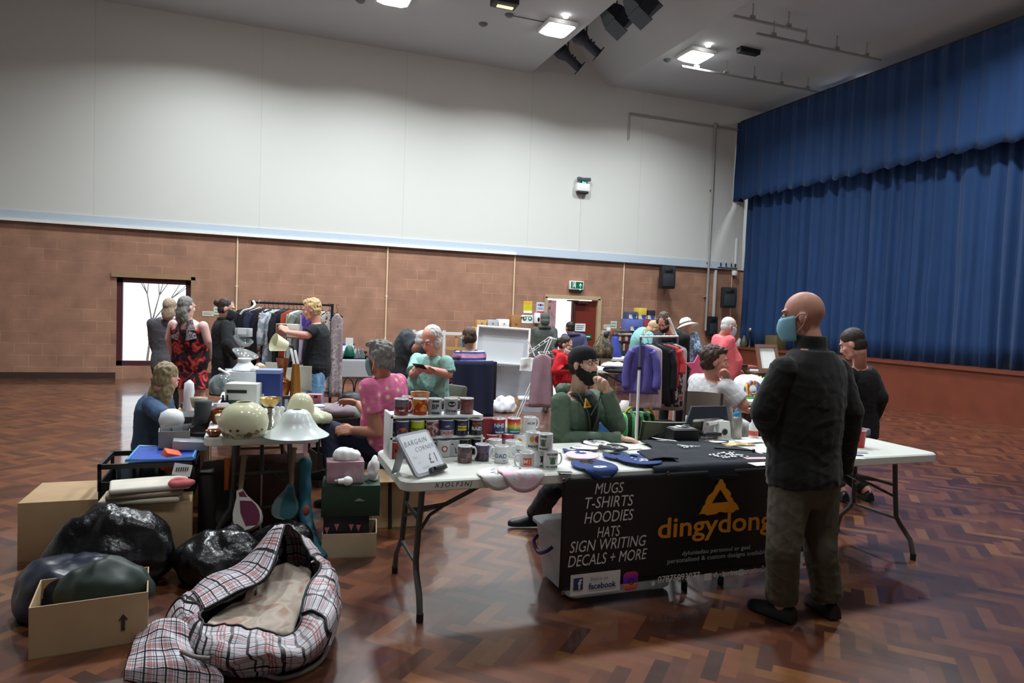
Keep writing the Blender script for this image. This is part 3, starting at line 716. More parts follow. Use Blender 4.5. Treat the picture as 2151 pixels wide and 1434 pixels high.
def remesh(bm, vox, it=2, fac=.5):
    bmesh.ops.recalc_face_normals(bm, faces=bm.faces)
    me = bpy.data.meshes.new('r'); bm.to_mesh(me); bm.free()
    o = bpy.data.objects.new('r', me); COL.objects.link(o)
    r = o.modifiers.new('r', 'REMESH'); r.mode = 'VOXEL'; r.voxel_size = vox
    s = o.modifiers.new('s', 'SMOOTH'); s.factor = fac; s.iterations = it
    dg = bpy.context.evaluated_depsgraph_get()
    m2 = bpy.data.meshes.new_from_object(o.evaluated_get(dg))
    bpy.data.objects.remove(o); bpy.data.meshes.remove(me)
    b2 = bmesh.new(); b2.from_mesh(m2); bpy.data.meshes.remove(m2)
    return b2
def folds(bm, amp, seed, keep=None):
    bm.normal_update(); o = V((seed*3.7, seed*1.9, seed*5.3)); mv = []
    for v in bm.verts:
        p = v.co
        n = noise.noise(V((p.x*8, p.y*8, p.z*5))+o)+.45*noise.noise(V((p.x*20+p.z*8, p.y*20-p.z*6, p.z*14))+o)
        c1 = noise.noise(V((p.x*7+p.z*5, p.y*7-p.z*4, p.z*11))+o*1.7); c2 = noise.noise(V((p.x*13-p.z*9, p.y*13+p.z*7, p.z*9))+o*.6)
        n = .75*n+.45*(max(0, .30-abs(c1))/.30)**1.5-.30*(max(0, .24-abs(c2))/.24)**1.5
        if keep is not None: n *= min(1, max(0, ((p-keep).length-.12)/.10))
        mv.append(v.normal*(amp*n))
    for v, d in zip(bm.verts, mv): v.co += d
PNO = [0]
def frame_of(f, up=V((0, 0, 1))):
    f = f.normalized(); r = f.cross(up).normalized(); u = r.cross(f)
    return Matrix((r, f, u)).transposed()
def person(label, sp, face, head, look, arms, legs, skin=SKIN, top=None, bottom=None, hair=None, shoes=SHOEB, wd=1, fat=0, hs=.96, vox=.009, sface=None, up=V((0, 0, 1)), hands=((None, .4), (None, .4)), group=None, eyes=True, mask=None, amp=.006):
    """sp: pelvis, chest, neck base; face: direction the hips face; arms/legs: dicts R, L with (elbow or None, wrist) and (knee or None, ankle, toe direction)"""
    PNO[0] += 1; seed = PNO[0]
    P, C, N = sp; face = V(face).normalized(); sface = V(sface).normalized() if sface else face
    hr = face.cross(V((0, 0, 1))).normalized(); sr = sface.cross(V((0, 0, 1))).normalized()
    t = thing('person', label, 'person', (P.x, P.y, 0), group)
    M = frame_of(V(look), V(up)); H = V(head)
    # joints
    B = C*2-(P+N)*.5; tt = .86; ctr = P*(1-tt)**2+B*2*tt*(1-tt)+N*tt*tt
    J = {}
    for k, s in (('R', 1), ('L', -1)):
        S = ctr+sr*(s*.178*wd)
        e, w = arms[k][:2]
        if e is None:
            e, w = ik(S, w, .30, .27, arms[k][2] if len(arms[k]) > 2 else V((0, 0, -1))-sface*.6)
        J['a'+k] = [S, e, w]
        Hp = P+hr*(s*.092*wd)+V((0, 0, -.03))
        if legs:
            kn, an = legs[k][:2]
            if kn is None:
                L_ = (an-Hp).length; k_ = L_/.86 if L_ > .6 else 1
                kn, an = ik(Hp, an, .44*k_, .43*k_, face)
            J['l'+k] = [Hp, kn, an]
    ar = [.056*(.6+.4*wd), .044*(.6+.4*wd), .029]; lr = [.088*(.5+.5*wd), .060*(.6+.4*wd), .042]
    bm = nb()
    torso(bm, -.15, 1.0, sp, hr, sr, wd*.97, fat, -.004)
    nb0 = H+M @ (V((0, -.03, -.075))*hs)
    limb(bm, [N-(nb0-N)*.3, N, nb0], [.046, .056*(.7+.3*wd), .055*hs])
    headmesh(bm, H, M, hs)
    for i, (k, s) in enumerate((('R', 1), ('L', -1))):
        S, e, w = J['a'+k]; limb(bm, J['a'+k], ar)
        q = arms[k][3] if len(arms[k]) > 3 and arms[k][3] else (w-e)
        pn = hands[i][0] or (-sr*s*.6+sface*.2+V((0, 0, -.5)))
        hand(bm, w, V(q), V(pn), s, hands[i][1], .98)
        if legs:
            limb(bm, J['l'+k], lr)
            an = J['l'+k][2]; td = V(legs[k][2]).normalized(); limb(bm, [an+V((0, 0, -.03)), an+td*.10+V((0, 0, -.045))], [.036, .030])
    bm = remesh(bm, vox, 2, .4)
    body = obj('body', bm, skin, t, 180)
    if legs and shoes:
        for k in 'RL':
            an = J['l'+k][2]; td = V(legs[k][2]).normalized(); side = td.cross(V((0, 0, 1)))
            Ms = Matrix((side, td, side.cross(td))).transposed()
            bm = nb(); c0 = V((an.x, an.y, max(.004, an.z-.075)))
            prof = [(-.075, .034, .075), (-.05, .040, .088), (0, .042, .092), (.06, .046, .070), (.12, .048, .052), (.17, .040, .042), (.195, .020, .028)]
            rg = []
            for y, w, h in prof: rg.append([c0+Ms @ V((w*cos(a)*(1 if sin(a) >= 0 else 1.08), y, (h if sin(a) > 0 else .004)*max(sin(a), -1)*(1 if sin(a) > 0 else 1)+.004)) for a in [2*pi*i/16 for i in range(16)]])
            loft(bm, rg); obj('shoe', bm, shoes, t, 60)
    # clothes
    if bottom:
        bm = nb(); torso(bm, -.2, bottom.get('t1', .2), sp, hr, sr, wd, fat, .012)
        for k in 'RL':
            if not legs: continue
            q, rr = cutlimb(J['l'+k], [r+x for r, x in zip(lr, bottom.get('inf', (.012, .014, .024)))], bottom.get('len', 1.93))
            limb(bm, q, rr, True)
        bm = remesh(bm, max(vox, .009), 2); folds(bm, amp*.9, seed+50); obj(bottom.get('name', 'trousers'), bm, bottom['m'], t, 180)
    if top:
        bm = nb(); i_ = top.get('inf', .012)
        torso(bm, top.get('t0', -.08), top.get('t1', .99), sp, hr, sr, wd, fat, i_)
        if 'hem' in top:
            z, w, d = top['hem']; r0 = rings_at([top.get('t0', -.08)], sp, hr, sr, wd, fat, i_)[0]
            c0 = sum(r0, V())/20; dz = c0.z-z; rg = []
            for q in range(7):
                f = q/6; kx = 1+(w-1)*f; rg.append([V((c0.x, c0.y, 0))+V(((p-c0).x, (p-c0).y, 0))*kx*(1+.05*sin(i*1.9+f*2)*f)+V((0, 0, p.z*(1-f)+z*f)) for i, p in enumerate(r0)])
            loft(bm, rg)
        for k in 'RL':
            L = top.get('sleeve', 2)
            if L <= 0: continue
            q, rr = cutlimb(J['a'+k], [r+x for r, x in zip(ar, (lambda q: (q[0]*.55, q[1], q[2]))(top.get('ainf', (.018, .016, .014))))], L)
            limb(bm, q, rr, True)
        if top.get('hood'):
            hb = N-sface*.07+V((0, 0, .02)); 
            for a in range(9): 
                an_ = pi*(a/8); ell(bm, hb+sr*(.100*cos(an_))-sface*(.055*sin(an_))+V((0, 0, .012*sin(an_)-.012)), .036)
        if top.get('collar'):
            for a in range(22):
                an_ = 2*pi*a/22; q0 = N+sr*(.068*cos(an_))+sface*(.068*sin(an_))-V((0, 0, .085)); cyl(bm, q0, q0+(V((0, 0, 1))+(nb0-N).normalized()*.6).normalized()*(top['collar']+.07), .016, n=8)
        bm = remesh(bm, max(vox, .008), 2); folds(bm, amp, seed, N if top.get('collar') else None); g = obj(top.get('name', 'shirt'), bm, top['m'], t, 180)
    if hair:
        bm = nb(); T = lambda x, y, z: H+M @ (V((x, y, z))*hs)
        for c, r in hair['blobs']: ell(bm, T(*c), tuple(v*hs for v in r) if hasattr(r, '__len__') else r*hs, M, 18, 12)
        bm = remesh(bm, max(.006, vox*.8), 1)
        bm.normal_update(); o_ = V((seed, 0, seed*2)); ps = hair.get('tex', .006)
        mv = [v.normal*(ps*noise.noise((M.transposed() @ (v.co-H))*V((60, 60, 22)).length*.0+V(((M.transposed() @ (v.co-H)).x*70, (M.transposed() @ (v.co-H)).y*45, (M.transposed() @ (v.co-H)).z*28))+o_)) for v in bm.verts]
        for v, d in zip(bm.verts, mv): v.co += d
        obj(hair.get('name', 'hair'), bm, hair['m'], t, 180)
    T = lambda x, y, z: H+M @ (V((x, y, z))*hs)
    if eyes:
        for s in (1, -1):
            bm = nb(); ell(bm, T(.031*s, .0805, .006), (.0135*hs, .010*hs, .0075*hs), M, 12, 8); e_ = obj('eye', bm, EYEW, t, 180)
            bm = nb(); ell(bm, T(.031*s+.001, .0895, .006), (.0065*hs, .003*hs, .0065*hs), M, 10, 6); obj('iris', bm, IRIS, e_, 180)
            bm = nb(); tube(bm, [T(.014*s, .0905, .024), T(.030*s, .0905, .030), T(.050*s, .079, .026)], [.0035*hs, .0048*hs, .0028*hs], 6); obj('eyebrow', bm, hair['m'] if hair else IRIS, t, 180)
        if not mask:
            bm = nb(); ell(bm, T(0, .0945, -.062), (.021*hs, .006*hs, .004*hs), M); ell(bm, T(0, .0935, -.070), (.018*hs, .006*hs, .005*hs), M); obj('lips', bm, LIP, t, 180)
    if mask:
        m, chin = mask
        bm = nb()
        top_z = -.012 if not chin else -.058
        def fn(s, q):
            a = (s-.5)*2*1.35; z = top_z+(-.125-top_z)*q
            w = (.076+.006*sin(q*pi))*(1-.22*q); d = .104+.020*sin(pi*q)*(1-abs(a)/1.7)-.012*q
            return T(w*1.06*sin(a), d*cos(a)*1.02+.004, z+.012*abs(a)*(1-q)-.0)
        sheet(bm, 22, 8, fn, .002); mo = obj('face_mask', bm, m, t, 180)
        bm = nb()
        for s in (1, -1):
            tube(bm, spline([T(.062*s, .035, top_z-.004), T(.081*s, .002, .012), T(.088*s, -.022, .010)], 4), .0016*1.3, 5); tube(bm, spline([T(.055*s, .03, -.085), T(.080*s, -.008, -.045), T(.088*s, -.024, -.004)], 4), .0016*1.3, 5)
        obj('ear_loop', bm, PAP if m is not BLKC else BLKC, mo, 180)
    t['_x'] = 0; del t['_x']
    return t, H, M, hs, J, (P, C, N, hr, sr)
BLKC = mat('black_cloth', (17, 18, 21), .9, sheen=.1)
def cap_hair(m, extra=(), tex=.006, back=.016, up_=.016): return dict(m=m, tex=tex, blobs=[((0, -.014-back, .028+up_), (.083, .100, .094)), ((0, -.045, -.02), (.078, .07, .075))]+list(extra))
def HM(n, c): return mat(n, c, .6, var=.3, scale=40)
# ---------------------------------------------------------------- the people, each where the photo has them
UPV = V((0, 0, 1))
def g0(p): return V((p.x, p.y, 0))
def foot(px_, py_, h=.085): p = Z(px_, py_); return V((p.x, p.y, h))
def flr(p, dx, df, h=.085): q = p+R0*dx+FH*df; return V((q.x, q.y, h))
# standing bald customer
hd = A(1684, 664, 3.72)
t, H, M, hs, J, fr_ = person('bald person in a black fleece and olive trousers standing at the front table, back turned',
    (A(1690, 1010, 3.72), A(1697, 880, 3.70), A(1707, 732, 3.68)), V((-.12, 1, 0)), hd, R0*-.86+FH*.42+V((0, 0, -.10)),
    dict(R=(A(1783, 866, 3.74), A(1772, 985, 3.95), None, V((-.2, 1, -.3))), L=(A(1606, 862, 3.62), A(1640, 960, 3.92), None, V((.4, 1, -.1)))),
    dict(R=(A(1722, 1150, 3.72), foot(1738, 1292), V((.25, 1, 0))), L=(A(1645, 1150, 3.62), foot(1640, 1300), V((-.35, 1, 0)))),
    skin=SKINB, top=dict(m=mat('black_fleece', (19, 21, 20), .95, sheen=.15, bump=.3, bscale=220), name='fleece_jacket', collar=.085, inf=.028, ainf=(.026, .030, .022), t0=-.02), bottom=dict(m=mat('olive_trousers', (76, 70, 56), .9, bump=.2, bscale=150), inf=(.02, .026, .040)),
    wd=1.14, fat=.035, hs=1.06, vox=.007, mask=(MASKB, False), amp=.008)
# stallholder in the green hoodie
fh = R0*.76-FH*.65
hd = A(1226, 764, 4.82)
HAIRD = HM('dark_hair', (34, 27, 24))
t, H, M, hs, J, fr_ = person('bearded person in a green hoodie and black cap behind the mug table, hand at mouth',
    (A(1208, 985, 5.0), A(1211, 892, 4.93), A(1214, 824, 4.88)), R0*.6-FH*.8, hd, fh+V((0, 0, .03)),
    dict(R=(A(1176, 928, 4.74), A(1304, 921, 4.66), None, R0*1.0-FH*.1+V((0, 0, -.08))), L=(A(1296, 893, 4.86), A(1274, 822, 4.72), None, R0*-.35-FH*.25+V((0, 0, 1)))),
    dict(R=(A(1160, 1030, 4.72), A(1122, 1082, 5.12), V((-.9, .2, 0))), L=(A(1240, 1010, 4.62), flr(A(1240, 1010, 4.62), .05, .1), V((.3, -1, 0)))),
    skin=SKINO, sface=R0*.72-FH*.70, top=dict(m=mat('green_sweat', (92, 112, 94), .9, bump=.2, bscale=200), name='zip_hoodie', hood=True, inf=.020, ainf=(.026, .024, .018), t0=-.12, t1=.93), bottom=dict(m=mat('navy_joggers', (26, 29, 36), .9)),
    hair=cap_hair(HAIRD, back=.010, up_=.004, tex=.003), hands=((V((0, 0, -1)), .55), (R0*-.8-FH*.5, .75)), hs=1.0, vox=.0062, wd=1.04, amp=.009)
T = lambda x, y, z: H+M @ (V((x, y, z))*hs)
# beard, T-shirt, cap
bm = nb()
for c, r in (((0, .062, -.092), (.052, .045, .052)), ((.042, .03, -.07), (.026, .05, .052)), ((-.042, .03, -.07), (.026, .05, .052)), ((0, .048, -.122), (.042, .042, .030)), ((.068, .0, -.04), (.012, .026, .05)), ((-.068, .0, -.04), (.012, .026, .05)), ((0, .092, -.052), (.030, .014, .009))): ell(bm, T(*c), tuple(v*hs for v in r), M, 16, 10)
bm = remesh(bm, .006, 2); wobble(bm, .003, 60, 2); obj('beard', bm, mat('beard_black', (17, 15, 16), .85, var=.3, scale=60, sheen=.1), t, 180)
CAPM = mat('cap_black', (20, 22, 28), .85)
bm = nb(); nu = 28; rg = []
for z, k in ((.036, 1.0), (.06, 1.0), (.09, .93), (.115, .74), (.130, .42), (.135, .1)): rg.append([T(.086*k*cos(2*pi*i/nu), -.012+.108*k*sin(2*pi*i/nu), z-.030*(-sin(2*pi*i/nu)*.5+.5)*(1 if z < .1 else .3)) for i in range(nu)])
loft(bm, rg); cp = obj('cap', bm, CAPM, t, 60)
bm = nb(); sheet(bm, 14, 5, lambda s, q: T(.082*sin((s-.5)*2.2), -.10-.075*q*cos((s-.5)*1.6), -.004-.045*q-.012*abs(s-.5)), .004); obj('peak', bm, CAPM, cp, 60)
bm = nb(); torso(bm, .50, 1.02, fr_[:3], fr_[3], fr_[4], 1.0, 0, .028, 8); bm = remesh(bm, .007, 2)
ff = (R0*.72-FH*.70).normalized()
kill = []
for v in bm.verts:
    d_ = v.co-fr_[2]; w_ = abs(d_.dot(fr_[4])); s_ = -d_.z
    if d_.dot(ff) < -.02 or w_ > .100*(1-s_/.30)+.004 or s_ > .285: kill.append(v)
    v.co += ff*.012
bmesh.ops.delete(bm, geom=kill, context='VERTS'); bmesh.ops.solidify(bm, geom=bm.faces[:], thickness=.004)
tee = obj('t_shirt', bm, BLKC, t, 180, 'black T-shirt with a yellow triangle')
YEL = mat('print_yellow', (200, 150, 30), .6)
N_ = fr_[2]; cc = A(1234, 847, 4.70); sr_ = fr_[4]; upv = V((0, 0, 1))
bm = nb()
o3 = [(0, .036), (-.036, -.028), (.036, -.028)]; i3 = [(0, .016), (-.019, -.018), (.019, -.018)]
def tri3(bm, o, u, v, k=1, th=.004):
    n = u.cross(v).normalized()*th
    for a in range(3):
        b = (a+1) % 3
        q = [o+u*p[0]*k+v*p[1]*k for p in (o3[a], o3[b], i3[b], i3[a])]
        loft(bm, [q, [p+n for p in q]])
tri3(bm, cc, -sr_*-1, (upv*.95-ff*.3).normalized(), 1.0, .012); obj('emblem', bm, YEL, tee, None)
# zip edge of the hoodie
bm = nb(); tube(bm, spline([A(1212, 818, 4.80), A(1222, 840, 4.71), A(1236, 868, 4.70), A(1240, 905, 4.76)], 5), .005, 6); tube(bm, spline([A(1262, 826, 4.76), A(1258, 842, 4.70), A(1248, 860, 4.69), A(1241, 872, 4.70)], 5), .005, 6); obj('zip', bm, mat('zip_green', (60, 78, 66), .5), t)
# woman in the pink top
fd = R0*-.92+FH*.38
GREYH = HM('grey_hair', (118, 116, 112))
person('grey haired person in a pink spotted top seated beside the lampshade table, facing left',
    (A(812, 930, 5.2), A(812, 858, 5.16), A(803, 790, 5.12)), fd, A(797, 752, 5.08), fd+FH*.12+V((0, 0, -.12)),
    dict(L=(A(793, 908, 4.98), A(742, 903, 4.94), None, R0*-1+V((0, 0, -.05))), R=(A(772, 868, 5.4), A(752, 848, 5.5), None, R0*-1+V((0, 0, .2)))),
    dict(L=(A(694, 905, 5.02), A(700, 985, 4.92), R0*-1), R=(A(702, 925, 5.38), flr(A(712, 925, 5.38), .0, .05), R0*-1)),
    skin=SKINT, top=dict(m=pattern('pink_spots', 'voronoi', [(0, (240, 206, 168)), (.20, (236, 186, 160)), (.29, (212, 112, 150)), (.7, (204, 100, 142)), (1, (222, 130, 156))], 15, interp='LINEAR'), name='top', sleeve=.55, inf=.020, ainf=(.030, .028, .02), t0=-.02), bottom=dict(m=mat('navy_trousers', (28, 36, 58), .85)),
    hair=cap_hair(GREYH, [((0, -.05, .06), (.075, .06, .06)), ((.03, .02, .10), (.05, .05, .035)), ((-.03, .02, .10), (.05, .05, .035)), ((.055, -.03, .02), (.04, .055, .055)), ((-.055, -.03, .02), (.04, .055, .055)), ((0, -.07, -.05), (.055, .04, .045))], tex=.014, up_=.010), wd=1.12, fat=.05, mask=(mat('teal_mask', (110, 140, 146), .8), False), vox=.007, hs=1.02)
# man in teal polo with a phone
fd = R0*-.62-FH*.78
WHH = HM('white_hair', (196, 194, 190))
t, H, M, hs, J, fr_ = person('white haired person in a teal polo shirt seated and looking at a phone',
    (A(905, 842, 7.35), A(904, 790, 7.25), A(908, 748, 7.2)), fd, A(905, 714, 7.05), fd+R0*.1+V((0, 0, -.42)),
    dict(R=(A(868, 786, 7.1), A(884, 776, 6.8), None, R0*.7+V((0, 0, .15))), L=(A(942, 786, 7.05), A(897, 774, 6.78), None, R0*-1+V((0, 0, .1)))),
    dict(R=(A(858, 832, 6.9), flr(A(858, 832, 6.9), 0, .05), fd), L=(A(892, 838, 6.86), flr(A(892, 838, 6.86), 0, .0), fd)),
    skin=SKINP, top=dict(m=mat('teal_polo', (138, 184, 174), .85), name='polo_shirt', sleeve=.85, inf=.018, ainf=(.032, .034, .02), collar=.02), bottom=dict(m=mat('charcoal_trousers', (32, 34, 38), .85)),
    hair=cap_hair(WHH, [((.06, -.01, -.03), (.03, .05, .05)), ((-.06, -.01, -.03), (.03, .05, .05))], up_=.010, back=.022), wd=1.2, fat=.10, hs=1.12)
ph = (J['aR'][2]+J['aL'][2])/2+fd.normalized()*.06+V((0, 0, .03))
t2 = thing('mobile_phone', 'black mobile phone held by the seated person in the teal polo', 'phone', ph)
bm = nb(); box(bm, ph, (.15, .075, .009), frame_of(fd+V((0, 0, .8))), bev=.003); obj('case', bm, BLK, t2)
bm = nb(); box(bm, ph-fd.normalized()*.004+V((0, 0, .004)), (.135, .066, .004), frame_of(fd+V((0, 0, .8)))); obj('screen', bm, mat('dark_glass', (20, 24, 30), .1), t2)
# bending man behind
person('white haired person in a dark grey jumper bending away behind the teal polo',
    (A(846, 790, 8.7), A(856, 742, 8.6), A(876, 730, 8.45)), R0*.6+FH*.7, A(890, 716, 8.45), R0*.7+FH*.6+V((0, 0, -.4)),
    dict(R=(A(880, 785, 8.5), A(905, 812, 8.4)), L=(A(862, 780, 8.9), A(890, 800, 8.9))),
    dict(R=(None, flr(A(846, 790, 8.7), .05, -.1), R0), L=(None, flr(A(846, 790, 8.7), -.05, .15), R0)),
    skin=SKINP, top=dict(m=mat('charcoal_jumper', (58, 62, 68), .95), name='jumper', inf=.03, ainf=(.03, .03, .02)), bottom=dict(m=mat('charcoal_trousers', (32, 34, 38), .85)), hair=cap_hair(WHH, up_=.01), wd=1.25, fat=.06, vox=.011)
# striped jumper
fd = R0*-.55+FH*.83
BRH = HM('brown_hair', (72, 54, 42))
person('brown haired person in a striped jumper seated with back turned',
    (A(990, 838, 9.0), A(988, 780, 8.98), A(986, 735, 8.95)), fd, A(983, 708, 8.93), fd+R0*-.25+V((0, 0, -.12)),
    dict(L=(A(958, 774, 8.9), A(945, 800, 9.3)), R=(A(1008, 780, 9.05), A(985, 800, 9.4))),
    dict(L=(None, flr(A(990, 838, 9.0), -.35, .35), fd), R=(None, flr(A(990, 838, 9.0), -.15, .45), fd)),
    skin=SKIN, top=dict(m=pattern('stripes', 'wave', [(0, (38, 50, 120)), (.2, (226, 224, 230)), (.32, (60, 70, 150)), (.5, (196, 130, 150)), (.68, (150, 120, 160)), (.8, (40, 44, 100)), (.92, (214, 214, 222))], 1.75, axis='Z'), name='jumper', inf=.018), bottom=dict(m=mat('navy_trousers', (28, 36, 58), .85)),
    hair=cap_hair(BRH, [((0, -.06, .0), (.086, .06, .09)), ((.05, -.02, -.02), (.04, .05, .07)), ((-.05, -.02, -.02), (.04, .05, .07))]), wd=1.0, mask=(MASKB, False), vox=.010, hs=1.02)
# hooded green coat at the door
p = A(1143, 745, 14.3)
person('person in a grey green coat with the hood up walking out through the doorway',
    (A(1142, 752, 14.3), A(1143, 715, 14.3), A(1144, 688, 14.25)), FH, A(1145, 670, 14.2), FH+V((0, 0, -.1)),
    dict(L=(A(1123, 722, 14.3), A(1122, 752, 14.2)), R=(A(1164, 722, 14.2), A(1165, 754, 14.1))),
    dict(L=(None, flr(p, -.1, -.05), FH), R=(None, flr(p, .1, .1), FH)), skin=SKIN,
    top=dict(m=mat('green_coat', (74, 82, 78), .9), name='coat', inf=.05, ainf=(.04, .04, .03), hood=True, t0=-.25), bottom=dict(m=mat('charcoal_trousers', (32, 34, 38), .85)), hair=dict(m=mat('green_coat', (74, 82, 78), .9), name='hood', tex=.004, blobs=[((0, -.02, .03), (.10, .12, .115)), ((0, -.05, -.06), (.10, .10, .10))]), wd=1.1, vox=.013, eyes=False)
p = A(1205, 752, 13.9)
person('person in a dusky blue jacket with the hood down in front of the mahogany door',
    (A(1207, 758, 13.9), A(1207, 725, 13.85), A(1204, 703, 13.8)), R0*-.2+FH, A(1196, 689, 13.75), R0*-.6+FH+V((0, 0, -.25)),
    dict(L=(A(1186, 735, 13.8), A(1190, 752, 14.0)), R=(A(1228, 735, 13.8), A(1222, 755, 14.0))),
    dict(L=(None, flr(p, -.1, -.05), FH), R=(None, flr(p, .1, .1), FH)), skin=SKINT,
    top=dict(m=mat('dusky_jacket', (70, 74, 110), .9), name='jacket', inf=.045, ainf=(.035, .035, .03), hood=True), bottom=dict(m=BLKC), hair=cap_hair(HAIRD), wd=1.08, vox=.013, eyes=False)
# child in red
fd = R0*.85-FH*.3
p = A(1182, 790, 9.6)
t, H, M, hs, J, fr_ = person('young person in a red zip hoodie looking down beside the clothes airer',
    (A(1182, 800, 9.6), A(1183, 768, 9.57), A(1184, 742, 9.55)), fd, A(1189, 724, 9.5), fd+V((0, 0, -.35)),
    dict(R=(A(1168, 778, 9.4), A(1196, 776, 9.3), None, R0*1+V((0, 0, -.1))), L=(A(1196, 775, 9.75), A(1206, 770, 9.5))),
    dict(R=(None, flr(p, .0, -.08), fd), L=(None, flr(p, .0, .1), fd)), skin=SKIN,
    top=dict(m=mat('red_sweat', (196, 34, 44), .9), name='hoodie', inf=.03, ainf=(.03, .03, .022), hood=True, t0=-.22), bottom=dict(m=BLKC),
    hair=cap_hair(HM('dark_brown_hair', (48, 36, 32)), [((0, -.115, .01), (.045, .05, .055)), ((0, -.14, -.05), (.03, .035, .06))]), wd=.86, hs=.92, vox=.009, mask=(PAP, True))
# dark clad browser at the rail
fd = R0*-.45-FH*.7
p = A(1412, 800, 9.55)
person('brown haired person in black leaning over the low clothes rail',
    (A(1418, 790, 9.6), A(1418, 735, 9.5), A(1406, 700, 9.35)), fd, A(1394, 676, 9.25), fd+V((0, 0, -.75)),
    dict(R=(A(1378, 742, 9.2), A(1385, 770, 9.0)), L=(A(1436, 740, 9.4), A(1425, 772, 9.1))),
    dict(R=(None, flr(p, -.08, .1), fd), L=(None, flr(p, .15, .1), fd)), skin=SKINP,
    top=dict(m=mat('black_coat', (26, 29, 32), .9), name='coat', inf=.035, ainf=(.03, .03, .025), hem=(.45, 1.1, 1)), bottom=dict(m=BLKC), hair=cap_hair(BRH, [((.05, .0, .03), (.05, .07, .06)), ((-.05, .0, .03), (.05, .07, .06))], tex=.012), wd=1.05, vox=.010, mask=(BLKC, True))
bm = nb(); tube(bm, spline([A(1405, 668, 9.1), A(1414, 690, 9.15), A(1421, 705, 9.2)], 4), .016, 6); one('bag_strap', bm, PAP, 'white bag strap across the shoulder of the person in black at the low rail', 'strap')
# bending person in pale teal
p = A(1342, 790, 10.4)
person('fair haired person in a pale teal top bending down behind the purple blouse',
    (A(1338, 768, 10.4), A(1344, 722, 10.3), A(1358, 702, 10.2)), R0*.9+FH*.2, A(1374, 692, 10.15), R0*.8+V((0, 0, -.5)),
    dict(R=(A(1362, 735, 10.0), A(1375, 760, 10.0)), L=(A(1360, 735, 10.5), A(1375, 760, 10.5))),
    dict(R=(None, flr(p, -.05, -.1), R0), L=(None, flr(p, .05, .1), R0)), skin=SKINP,
    top=dict(m=mat('pale_teal', (124, 178, 178), .9), name='top', inf=.025, ainf=(.03, .03, .025)), bottom=dict(m=mat('navy_trousers', (28, 36, 58), .85)), hair=cap_hair(HM('sandy_hair', (178, 150, 112)), [((0, -.05, -.05), (.085, .06, .09))]), vox=.012)
# white sun hat
p = A(1445, 770, 11.6)
t, H, M, hs, J, fr_ = person('person in a white sun hat and mottled denim shirt browsing behind the clothes rail',
    (A(1446, 765, 11.6), A(1446, 725, 11.55), A(1444, 700, 11.5)), R0*-.5+FH*.6, A(1442, 687, 11.45), R0*-.6+FH*.6+V((0, 0, -.35)),
    dict(L=(A(1432, 735, 11.5), A(1425, 750, 11.8)), R=(A(1466, 735, 11.4), A(1462, 755, 11.7))),
    dict(L=(None, flr(p, -.1, -.05), FH), R=(None, flr(p, .1, .1), FH)), skin=SKINP,
    top=dict(m=pattern('mottled_denim', 'noise', [(0, (70, 84, 104)), (.45, (96, 112, 134)), (.55, (150, 162, 176)), (.62, (84, 98, 120))], 22), name='shirt', inf=.03, ainf=(.03, .03, .025), hem=(.8, 1.05, 1)), bottom=dict(m=mat('navy_trousers', (28, 36, 58), .85)), hair=None, wd=1.05, vox=.012, eyes=False)
bm = nb(); lathe(bm, [(0, .13), (.06, .125), (.095, .09), (.104, .02), (.19, -.025), (.192, -.03), (.10, .005), (0, .0)], T0 if False else H+M @ V((0, -.01, .03)), 24, M); h_ = obj('sun_hat', bm, mat('cream_hat', (226, 222, 206), .8), t, 60)
bm = nb(); lathe(bm, [(.1065, .02), (.1045, .05)], H+M @ V((0, -.01, .03)), 24, M); bmesh.ops.solidify(bm, geom=bm.faces[:], thickness=.003); obj('hat_band', bm, mat('grey_band', (120, 122, 118), .8), h_, 60)
# coral T-shirt
fd = R0*.93+FH*.1
p = A(1522, 800, 9.2)
person('white haired person in a coral T-shirt and pale mask standing by the stage, facing right',
    (A(1520, 788, 9.2), A(1520, 742, 9.15), A(1519, 704, 9.1)), fd, A(1532, 685, 9.05), fd+V((0, 0, -.28)),
    dict(R=(A(1506, 750, 8.95), A(1520, 785, 8.9)), L=(A(1528, 748, 9.35), A(1545, 775, 9.35))),
    dict(R=(None, flr(p, .02, -.1), R0), L=(None, flr(p, .0, .1), R0)), skin=SKINP,
    top=dict(m=mat('coral_cotton', (218, 98, 106), .85), name='t_shirt', sleeve=.75, inf=.022, ainf=(.03, .032, .02)), bottom=dict(m=mat('khaki_shorts', (146, 132, 116), .85), len=1.0, inf=(.03, .04, .04), name='shorts'),
    hair=cap_hair(WHH, up_=.002, back=.012, tex=.003), wd=1.12, fat=.10, mask=(mat('pale_mask', (176, 196, 206), .8), False), vox=.010)
